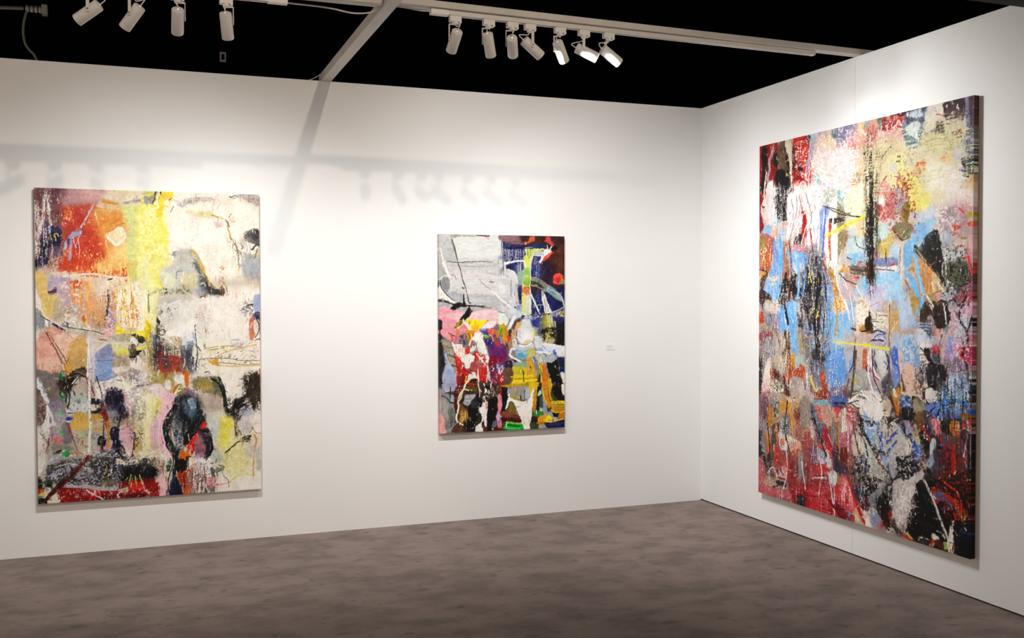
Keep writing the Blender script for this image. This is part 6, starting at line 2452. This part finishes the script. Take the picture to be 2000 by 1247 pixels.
s 343434 w2 y.2 40,28 60,36 80,40
s 3c2c24 w2 y.2 48,52 76,64
s d8d4d0 w1.6 y.2 38,28 50,32
p 604c70 f2.5 r.6 40,2 50,2 50,10 42,10
s c8c4d0 w2 44,8 50,6
k c8a040 w1.6 n8 100,20 124,40 122,60 106,50
# ---- second pass
T 1465 175 1.0806
s 14100c w4 e5 y.08 216,110 218,180 217,260 219,338
d 14100c m1 y.52 208,100 226,100 226,345 208,340
s 181410 w3 y.15 214,400 212,430 200,434
d f4e8e4 y.66 90,90 210,70 210,190 100,200
s f4eceb w1.6 y.1 110,130 140,150 175,150 200,138
s f4eceb w1.6 y.1 112,150 145,172 190,168
s f4eceb w1.4 y.1 130,110 160,128 196,120
d d8d0a0 m2 y.55 226,90 390,60 390,170 230,190
d 4c4434 y.8 a.7 226,90 300,80 300,180 230,180
d 8c3038 y.62 250,170 290,150 300,250 250,260
s f6f2ee w2 y.05 84,190 90,230 84,270
s f6f2ee w2 y.05 94,186 104,225 92,276
s f6f2ee w2 y.05 104,188 116,225 104,268
s 60303c w1.2 88,192 96,232 88,272
s 60303c w1.2 100,188 110,230 98,270
s f4f0ec w3 y.05 120,190 124,240 122,290
s b01c1c w3 y.05 108,250 112,290
s 6878c0 w4 y.05 136,214 132,260 130,300
s f8f4e4 w4 y.05 150,220 146,280 152,330
s 302820 w2 y.05 138,212 164,224 196,228
s 302820 w2.4 150,240 168,234
s f0dc40 w5 e3.4 a.95 150,256 176,240 206,226
p 141010 f1.4 r1 46,150 62,146 66,180 62,220 52,214 48,180
s f0e4e0 w3 f1.2 30,150 26,190 34,228
s e8e0e4 w2 r.5 42,190 40,220 42,250
d e8e4e4 m1 y.6 40,180 70,180 70,260 40,260
s 6ca8e0 w7 e5 f1.5 y.05 52,262 56,320 46,380
s 7cb4e8 w7 e4 f1.5 y.05 82,290 88,340 82,400
s 7cb0e4 w6 f1.5 y.05 30,350 44,370 52,340
s 7c4c38 w4 y.1 70,270 74,320 66,380
s 18141c w5 r1 y.1 104,320 100,370 108,430
s 18141c w5 r1 y.1 118,300 120,360 116,420 120,470
s 241c1c w5 r1 y.12 64,330 60,370 68,420
s 1c181c w3 r1 y.1 132,330 136,380 130,440
d 18141c m1 y.55 94,300 140,300 140,480 96,480
d f0e8e0 m1 y.76 20,280 150,280 150,560 20,560
s e4d038 w2.4 y.05 122,398 118,410
s e0c838 w2.4 106,330 110,345
s f4f0ec w2 y.05 150,310 160,360 178,400
s e8d8c4 w3 y.05 f1 190,350 206,380 228,410
s f0e4d8 w1.6 168,340 180,372 186,420
s 4c3c34 w2 y.1 160,330 176,344 190,348
s c89030 w3 r.5 y.1 150,360 156,400 152,440
s 88bce8 w7 e5 f1.5 y.05 290,270 300,320 310,370 300,400
s 3c3834 w4 f1.2 y.05 296,280 326,310 350,350
p 2c2a28 f2 r.8 308,272 334,250 342,270 346,310 336,330 318,304
s e8e0dc w2 y.05 350,300 354,340 368,360
s f0e8d8 w3 y.1 318,370 330,390 340,410
d 1c1c1c y.6 340,300 390,290 390,380 350,380
p 382c24 f2 r1 330,385 352,378 360,415 344,428 332,420
s e8dce0 w1.8 348,384 354,420
s d8a49c w4 f1.2 360,430 350,455 348,480
s 241c24 w3 r.6 y.1 388,370 376,410 392,440 380,480
s 302430 w3 y.1 396,420 384,460 390,500
s cc4850 w5 r1 y.1 392,300 400,330
s c83c48 w4 r1 y.1 380,480 398,490
d d8ccd8 y.6 360,400 404,390 404,560 362,560
s 78b0e8 w5 e2 f1.2 300,400 312,380
p 2c2430 f2 r1 318,500 330,490 336,520 330,550 320,540
s f0e4dc w3 r.8 y.05 310,490 316,520 322,550
s e8d4c8 w3 292,500 300,545 316,562
d 2c282c y.6 300,480 340,470 340,560 300,560
s 2c2474 w3 218,436 230,432 242,438
s e0d850 w3.4 150,452 200,458 250,466
s 584c48 w4 f1.2 y.05 190,470 186,510 180,560
s f0ece8 w3 y.05 212,480 214,520 226,552 240,560
s 30243c w2 220,480 222,515 234,545
s 50407c w2.4 244,470 250,510 240,548
s e8e4e0 w4 y.05 r.5 178,560 196,548 214,556 232,580
s f4f0ec w3 y.05 200,540 218,566 236,590
s 302c2c w2 y.05 174,566 198,560 222,582 240,600
s 302c2c w1.8 y.05 186,580 210,590 232,606
p e4dcd4 f1.6 r.6 196,556 222,566 238,590 226,596 206,580
s d8d4cc w5 r.6 258,540 262,550
p d8d4ce f1.4 r.5 316,540 328,536 334,548 326,558 316,554
s 6890d0 w7 f1.5 y.05 340,566 370,560 392,568
s 6894d8 w5 f1.5 y.05 350,540 352,580
d 1c2030 m1 y.6 340,500 400,500 400,600 344,600
p 14141c f1.6 r.8 264,660 280,670 300,676 302,690 286,706 272,704 262,690
p c8c0bc f1.6 r.8 262,706 284,704 306,688 314,696 300,712 290,740 262,760 256,730
s b0a8a8 w3 e2.4 314,706 330,740 344,778 356,810
s e0d8d4 w1.4 316,706 332,742 356,808
d 8c2420 y.58 340,640 400,630 400,780 344,760
s c03020 w3 y.1 368,640 370,690
s b82c20 w4 y.1 352,710 376,730 386,770
d 141214 m1 y.66 a.8 340,590 402,580 402,830 350,820
s 1c1820 w4 y.1 394,620 396,700
s 2c2428 w3 y.1 184,596 192,640 206,680 232,720
s 1c1c20 w3 y.1 190,612 204,630 212,660
s d8d0c4 w3 y.05 196,630 212,668 232,700
s 3c4ca0 w3 236,616 234,650
s 4058a0 w4 f1.2 264,634 248,652
d 1c1c1c y.55 200,680 270,680 270,760 210,750
d c8c0bc y.62 190,600 300,600 300,720 200,720
s 20242c w4 y.1 110,580 124,620 136,660
s e8dcd8 w2 y.05 120,640 128,690 122,730
s e8d8d4 w2 y.05 176,590 176,650
s f0e8e4 w2 y.05 92,670 98,720
s e8dcd8 w2.4 y.05 140,690 146,730 152,770
s ecdcdc w2 y.05 60,620 66,680 58,720
s 1c1418 w3 y.1 30,600 34,650 28,690
s 1c1818 w3 y.1 66,560 62,610 70,650
s d08428 w4 y.1 46,590 48,630
s e09c30 w3 y.1 72,580 76,620
s d89030 w3 y.1 28,620 32,650
d 281c1c m1 y.66 a.85 18,560 180,560 180,700 18,700
d f0dcd8 m1 y.8 a.8 18,560 180,560 230,800 18,720
s 8c1c24 w5 y.1 104,680 100,760
s b02830 w6 y.1 176,700 196,760 214,800
s 701820 w5 y.1 140,740 170,780
p ecdcc4 f1.4 r.6 208,778 214,774 218,790 214,800 208,796
s 20181c w3 40,716 52,712
s e0a8ac w3 30,690 40,680 48,700
s 0e0c0c w9 f3 y.05 304,716 322,760 344,800
p b8b0b0 f2 r.8 262,724 284,716 290,744 282,776 264,786
d e8d8d4 y.5 260,716 290,716 286,786 262,786
s b0a8a8 w3 e2.6 314,704 330,740 344,778 358,812
s e0d8d4 w1.4 316,706 332,742 357,810
p ecdcc8 f1.4 r.6 360,800 368,790 366,830 358,826
S .45 1.8
D 4000 6 .04
W .45 13 .35
D 4000 3 .06
F 7000 4.5 .75
G .05
C .42 .012
X .6
'''
# ================================================================ the room
H = 3.05
tag(box('floor', (-9, -11, -.03), (2.5, 1.0, 0), M_CARPET), kind='structure')
tag(box('wall_back', (-8.5, 0, 0), (0.0, .10, H), M_WALL), kind='structure')
wr = tag(empty('wall_right', (0, 0, 0)), kind='structure')
for y0, y1 in ((-1.7690, .10), (-3.7685, -1.7702), (-5.77, -3.7697)):
    box('wall_panel', (0, y0, .011), (.10, y1, H), M_WALL, wr)
tag(box('trim_1', (-.0025, -5.77, H-.016), (.1025, .10, H+.0005), M_WALL), kind='structure')
tag(box('wall_hall', (-25, 9.0, 0), (30, 9.1, 8), M_BLACK), kind='structure')
tag(box('ceiling', (-14, -12, 8), (30, 9.1, 8.1), M_BLACK), kind='structure')

# ---------------------------------------------------------------- overhead beams
def beam(name, a, b, wid, hgt, mat, label):
    """rectangular beam whose underside runs from a to b"""
    a, b = Vector(a), Vector(b); d = (b-a).normalized(); s = d.cross(Vector((0, 0, 1))).normalized(); u = s.cross(d)
    bm = bmesh.new(); v = []
    for p in (a, b):
        for i, j in ((-1, 0), (1, 0), (1, 1), (-1, 1)): v.append(bm.verts.new(p+s*(i*wid/2)+u*(j*hgt)))
    for f in ((0, 1, 2, 3), (7, 6, 5, 4), (0, 4, 5, 1), (1, 5, 6, 2), (2, 6, 7, 3), (3, 7, 4, 0)): bm.faces.new([v[i] for i in f])
    return tag(finish(name, bm, mat, bevel=.003), label, 'beam')
beam('support_beam', (-2.9025, .095, 3.0508), (-2.9025, -3.05, 3.060), .066, .055, M_BEAM, 'white beam running from the top of the long wall towards the viewer')
ZT = lambda x: 3.0515-.0098*x          # underside of the track beam, it rises slightly to the left
beam('track_beam', (.098, -1.795, 3.0512), (-2.868, -1.795, ZT(-2.868)), .07, .034, M_BEAM, 'flat white beam carrying seven lamps, its end resting on the right wall')
beam('track_beam', (-2.937, -1.795, 3.066), (-7.5, -1.795, 3.052), .07, .034, M_BEAM, 'flat white beam carrying four lamps on the other side of the support beam')
beam('fascia_beam', (-.002, -3.40, 2.905), (-.90, -3.40, 2.905), .18, .16, M_DARK, 'shortened dark grey unlit beam reaching out from the right wall top')  # beam length cut down so its shadow stays off the back wall

# ---------------------------------------------------------------- lighting tracks
def track(a, b, feed_at_a, label):
    a, b = Vector(a), Vector(b); d = (b-a).normalized(); L = (b-a).length
    root = tag(empty('lighting_track', a), label, 'track'); root.rotation_euler = d.to_track_quat('X', 'Z').to_euler()
    bm = bmesh.new(); add_box(bm, (0.05, -.0175, 0), (L, -.006, .024)); add_box(bm, (0.05, .006, 0), (L, .0175, .024)); add_box(bm, (.05, -.006, .016), (L, .006, .024))
    finish('rail', bm, M_TRACK, root)
    box('end_cap', (L, -.018, -.001), (L+.012, .018, .0242), M_TRACK, root, .001)
    box('feed_box', (-.045, -.019, -.004), (.05, .019, .0242), M_LAMP, root, .002)
    return root
TZ = lambda x: ZT(x)-.0255             # underside of the right track
track((-2.64, -1.795, TZ(-2.64)), (-.335, -1.795, TZ(-.335)), True, 'white lighting track with seven spotlights ending short of the right wall')
TL = lambda x: 3.0265-(x+4.5)*-.003
track((-3.45, -1.795, TL(-3.45)), (-5.6, -1.795, TL(-5.6)), True, 'white lighting track with four spotlights above the red and cream painting')

# ---------------------------------------------------------------- track spotlights
R_B, L_B = .0285, .128
def track_spot(x, z, aim, side, label, watts, cone, drop=.072, piv=.36, soft=.02):
    root = tag(empty('track_spotlight', (x, -1.795, z)), label, 'spotlight')
    root['group'] = 'spotlights hung on the ceiling tracks'
    bm = bmesh.new(); add_box(bm, (-.031, -.0165, -.030), (.031, .0165, -.0004)); 
    finish('track_adapter', bm, M_LAMP, root, bevel=.003)
    bm = bmesh.new(); add_lathe(bm, [(.0155, -.042), (.0165, -.038), (.0165, -.028)], n=20); add_box(bm, (.018, -.0175, -.036), (.030, .0175, -.028))
    finish('swivel', bm, M_LAMP, root, smooth=True)
    pivot = Vector((0, 0, -.042-drop)); d = (Vector(aim)-(Vector((x, -1.795, z))+pivot)).normalized()
    az = math.atan2(d.y, d.x); Rz = Matrix.Rotation(az, 4, 'Z')
    off = side*(R_B+.0045)
    bm = bmesh.new()
    add_box(bm, (-.008, min(0, off+side*.0015), -.0445), (.008, max(0, off+side*.0015), -.0415), Rz)
    add_box(bm, (-.0075, off-.0015, -.042-drop-.012), (.0075, off+.0015, -.0415), Rz)
    finish('bracket_arm', bm, M_LAMP, root)
    bm = bmesh.new(); Mx = Rz @ Matrix.Translation((0, off+side*.0012, pivot.z)) @ Matrix.Rotation(math.pi/2, 4, 'X'); add_lathe(bm, [(.0045, -.0025), (.0045, .0025)], Mx, 14)
    finish('pivot_screw', bm, M_METAL, root, smooth=True)
    # body axis along +z of its own frame = aim direction; pivot sits at piv of the length from the rear
    Q = Matrix.Translation(pivot) @ d.to_track_quat('Z', 'Y').to_matrix().to_4x4()
    z0 = -L_B*piv; z1 = z0+L_B
    bm = bmesh.new()
    add_lathe(bm, [(.004, z0-.001), (R_B-.007, z0), (R_B-.0015, z0+.0018), (R_B, z0+.006), (R_B, z1-.002), (R_B-.001, z1), (R_B-.0032, z1), (R_B-.0036, z1-.016)], Q, 36, caps=False)
    body = finish('lamp_body', bm, M_LAMP, root, smooth=True)
    bm = bmesh.new(); add_lathe(bm, [(R_B-.0037, z1-.003), (R_B-.009, z1-.013)], Q, 32, caps=False); finish('baffle', bm, M_BAFFLE, body, smooth=True)
    bm = bmesh.new(); add_lathe(bm, [(R_B-.0034, z1-.0155), (R_B-.006, z1-.0135), (.004, z1-.011)], Q, 32); finish('lens', bm, M_LENS, body, smooth=True)
    rear = Q @ Vector((0, 0, z0)); back = (Q.to_3x3() @ Vector((0, 0, -1)))
    up = Vector((0, 0, 1)); sidev = Vector((-d.y, d.x, 0)).normalized()*(-side)
    mid = rear+back*.026+up*.012+sidev*.008
    bm = bmesh.new(); add_tube(bm, smooth_path([rear-back*.002, rear+back*.014, mid, Vector((0, 0, -.062))+back*.012+sidev*.006, Vector((0, 0, -.040))]), .0026, 7)
    finish('lamp_cable', bm, M_LAMP, root, smooth=True)
    src = Vector((x, -1.795, z)) + Q @ Vector((0, 0, z1+.003))
    l = bpy.data.lights.new('track_lamp_light', 'SPOT'); l.energy = watts; l.color = WARM; l.spot_size = math.radians(cone); l.spot_blend = 1.0; l.shadow_soft_size = soft
    lo = link(bpy.data.objects.new('track_lamp_light', l), root); lo.location = Q @ Vector((0, 0, z1+.003)); lo.rotation_euler = d.to_track_quat('-Z', 'Y').to_euler()
    return root
for x, aim, side, label, watts, cone in LAMPS_R:
    track_spot(x, TZ(x), aim, side, label, watts, cone)
for x, aim, side, label, watts, cone in LAMPS_L:
    track_spot(x, TL(x), aim, side, label, watts, cone)

# ---------------------------------------------------------------- cables
def cable(name, P, r, mat, label, cat='cable'):
    bm = bmesh.new(); add_tube(bm, smooth_path(P, 7), r, 7); return tag(finish(name, bm, mat, smooth=True), label, cat)
cable('power_cable', [(-3.60, -1.76, 3.049), (-3.40, -1.755, 3.046), (-3.20, -1.75, 3.043), (-3.08, -1.76, 3.026), (-2.99, -1.765, 3.036), (-2.950, -1.772, 3.062), (-2.937, -1.80, 3.074)], .004, M_WCABLE, 'thin white cable sagging under the beam beside the crossing')
cable('power_cable', [(-2.868, -1.79, 3.073), (-2.80, -1.785, 3.072), (-2.74, -1.785, 3.066), (-2.683, -1.795, 3.064)], .004, M_WCABLE, 'short white lead running into the feed box of the track')
cable('power_cable', [(-3.02, .03, 3.053), (-2.985, .0, 3.064), (-2.955, -.04, 3.080), (-2.937, -.12, 3.085)], .0025, M_WCABLE, 'thin wire curling off the wall top at the foot of the support beam')

# ---------------------------------------------------------------- far hall fittings, barely lit
hall = lambda px, py, Y: CAM+((r2*(px-W_PX/2)/F_PX-u2*(py-H_PX/2)/F_PX+fwd)*((Y-CAM.y)/((r2*(px-W_PX/2)/F_PX-u2*(py-H_PX/2)/F_PX+fwd).y)))
p = hall(435, 112, 8.99)
jb = tag(empty('junction_box', p), 'small grey junction box on the black drape above the long wall', 'box')
bm = bmesh.new()
for lo, hi in (((-.045, -.03, -.072), (-.024, 0, .072)), ((.024, -.03, -.072), (.045, 0, .072)), ((-.024, -.03, -.072), (.024, 0, -.045)), ((-.024, -.03, .045), (.024, 0, .072))): add_box(bm, lo, hi)
finish('frame', bm, M_METAL, jb); box('cover', (-.024, -.012, -.045), (.024, 0, .045), M_BLACK, jb)
a = hall(-60, 13, 6.0); b = hall(46, 16, 6.0)
cp = tag(empty('conduit', a), 'dark horizontal conduit with a clamp hanging over the left end of the wall', 'pipe')
bm = bmesh.new(); add_tube(bm, [(0, 0, 0), tuple(b-a)], .02, 10); finish('pipe', bm, M_CABLE, cp, smooth=True)
bm = bmesh.new(); c = b-a
for i in range(4): add_lathe(bm, [(.034, 0), (.042, .008), (.042, .03), (.034, .038)], Matrix.Translation((c.x+.02+i*.045, c.y, c.z)) @ Matrix.Rotation(math.pi/2, 4, 'Y'), 14)
add_box(bm, (c.x+.19, c.y-.05, c.z-.06), (c.x+.25, c.y+.05, c.z+.05)); finish('clamp', bm, M_METAL, cp)
P = [hall(q, w, 5.96) for q, w in ((52, 22), (47, 40), (45, 62), (49, 84), (57, 97), (66, 106), (72, 118))]
cable('hanging_cable', [tuple(q) for q in P], .014, M_CABLE, 'dark cable hanging in a curve from the conduit clamp')

# ---------------------------------------------------------------- wall label
lb = tag(empty('wall_label', (-.784, 0, 1.215)), 'tiny white caption card on the wall beside the medium-sized painting', 'label')
box('card', (-.034, -.003, -.022), (.034, -.0002, .022), M_CARD, lb, .0006)
for k, (z, w) in enumerate(((.012, .04), (.004, .05), (-.003, .046), (-.010, .03))):
    box('print_line', (-.028, -.0033, z-.001), (-.028+w, -.0029, z+.001), M_INK, lb)

# ================================================================ paintings
def srgb_lin(a): return np.where(a <= .04045, a/12.92, ((a+.055)/1.055)**2.4)
def painting(label, origin, right, width, height, normal, text, cw, ch, quad, base, seed, gain, depth=.042, relief=.0022, bulge=0.):
    """stretched canvas: origin = top-left corner of the back on the wall; the paint layer is a relief mesh"""
    cv = Canvas(cw, ch, quad, base, seed); cv.run(text)
    root = tag(empty('painting', origin), label, 'painting'); R, Nn = Vector(right), Vector(normal)
    lin = srgb_lin(np.clip(cv.rgb, 0, 1))
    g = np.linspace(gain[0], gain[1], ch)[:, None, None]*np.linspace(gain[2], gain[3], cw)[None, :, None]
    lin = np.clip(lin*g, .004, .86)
    ht = np.clip(cv.ht, -.3, 1.2); ht[:1] = ht[-1:] = 0; ht[:, :1] = ht[:, -1:] = 0
    u = (np.arange(cw))/(cw-1)*width; v = -(np.arange(ch))/(ch-1)*height
    U, V = np.meshgrid(u, v); D = depth+ht*relief
    def verts(U, V, D):
        return np.stack([R.x*U+Nn.x*D, R.y*U+Nn.y*D, V], -1).reshape(-1, 3)
    def grid_mesh(name, P, C, nr, nc, parent, loop=False):
        me = bpy.data.meshes.new(name); i = np.arange(nr*nc).reshape(nr, nc)
        if loop: i = np.c_[i, i[:, :1]]
        q = np.stack([i[1:, :-1], i[1:, 1:], i[:-1, 1:], i[:-1, :-1]], -1).reshape(-1, 4)
        me.vertices.add(len(P)); me.vertices.foreach_set('co', P.astype(np.float32).ravel())
        me.loops.add(q.size); me.loops.foreach_set('vertex_index', q.ravel().astype(np.int32))
        me.polygons.add(len(q)); me.polygons.foreach_set('loop_start', np.arange(0, q.size, 4, dtype=np.int32))
        at = me.attributes.new('pigment', 'FLOAT_COLOR', 'POINT')
        at.data.foreach_set('color', np.c_[C.reshape(-1, 3), np.ones(len(P))].astype(np.float32).ravel())
        me.update(); me.validate(); me.shade_smooth(); me.materials.append(M_OIL)
        return link(bpy.data.objects.new(name, me), parent)
    grid_mesh('paint_layer', verts(U, V, D), lin, ch, cw, root)
    # canvas turned over the stretcher: the edge keeps the colour that runs over it
    ix = np.r_[np.arange(cw), np.full(ch-2, cw-1), np.arange(cw)[::-1], np.zeros(ch-2, int)]
    iy = np.r_[np.zeros(cw, int), np.arange(1, ch-1), np.full(cw, ch-1), np.arange(1, ch-1)[::-1]]
    e = np.clip(lin[np.clip(iy, 3, ch-4), np.clip(ix, 3, cw-4)], 0, 1)
    ring = lambda d: verts(U[iy, ix], V[iy, ix], np.full(len(ix), d))
    P = np.r_[ring(depth), ring(.010)]
    edge = grid_mesh('canvas_edge', P, np.r_[e, e], 2, len(ix), root, True)
    edge.data.set_sharp_from_angle(angle=.6)
    t = .045
    for n, (u0, u1, v0, v1) in {'a': (.004, width-.004, -t, -.004), 'b': (.004, width-.004, -height+.004, -height+t), 'c': (.004, t, -height+t, -t), 'd': (width-t, width-.004, -height+t, -t)}.items():
        pa = R*u0+Nn*.0004; pb = R*u1+Nn*.034
        lo = (min(pa.x, pb.x), min(pa.y, pb.y), v0); hi = (max(pa.x, pb.x), max(pa.y, pb.y), v1)
        box('stretcher_bar', lo, hi, M_WOOD, root)
    return root
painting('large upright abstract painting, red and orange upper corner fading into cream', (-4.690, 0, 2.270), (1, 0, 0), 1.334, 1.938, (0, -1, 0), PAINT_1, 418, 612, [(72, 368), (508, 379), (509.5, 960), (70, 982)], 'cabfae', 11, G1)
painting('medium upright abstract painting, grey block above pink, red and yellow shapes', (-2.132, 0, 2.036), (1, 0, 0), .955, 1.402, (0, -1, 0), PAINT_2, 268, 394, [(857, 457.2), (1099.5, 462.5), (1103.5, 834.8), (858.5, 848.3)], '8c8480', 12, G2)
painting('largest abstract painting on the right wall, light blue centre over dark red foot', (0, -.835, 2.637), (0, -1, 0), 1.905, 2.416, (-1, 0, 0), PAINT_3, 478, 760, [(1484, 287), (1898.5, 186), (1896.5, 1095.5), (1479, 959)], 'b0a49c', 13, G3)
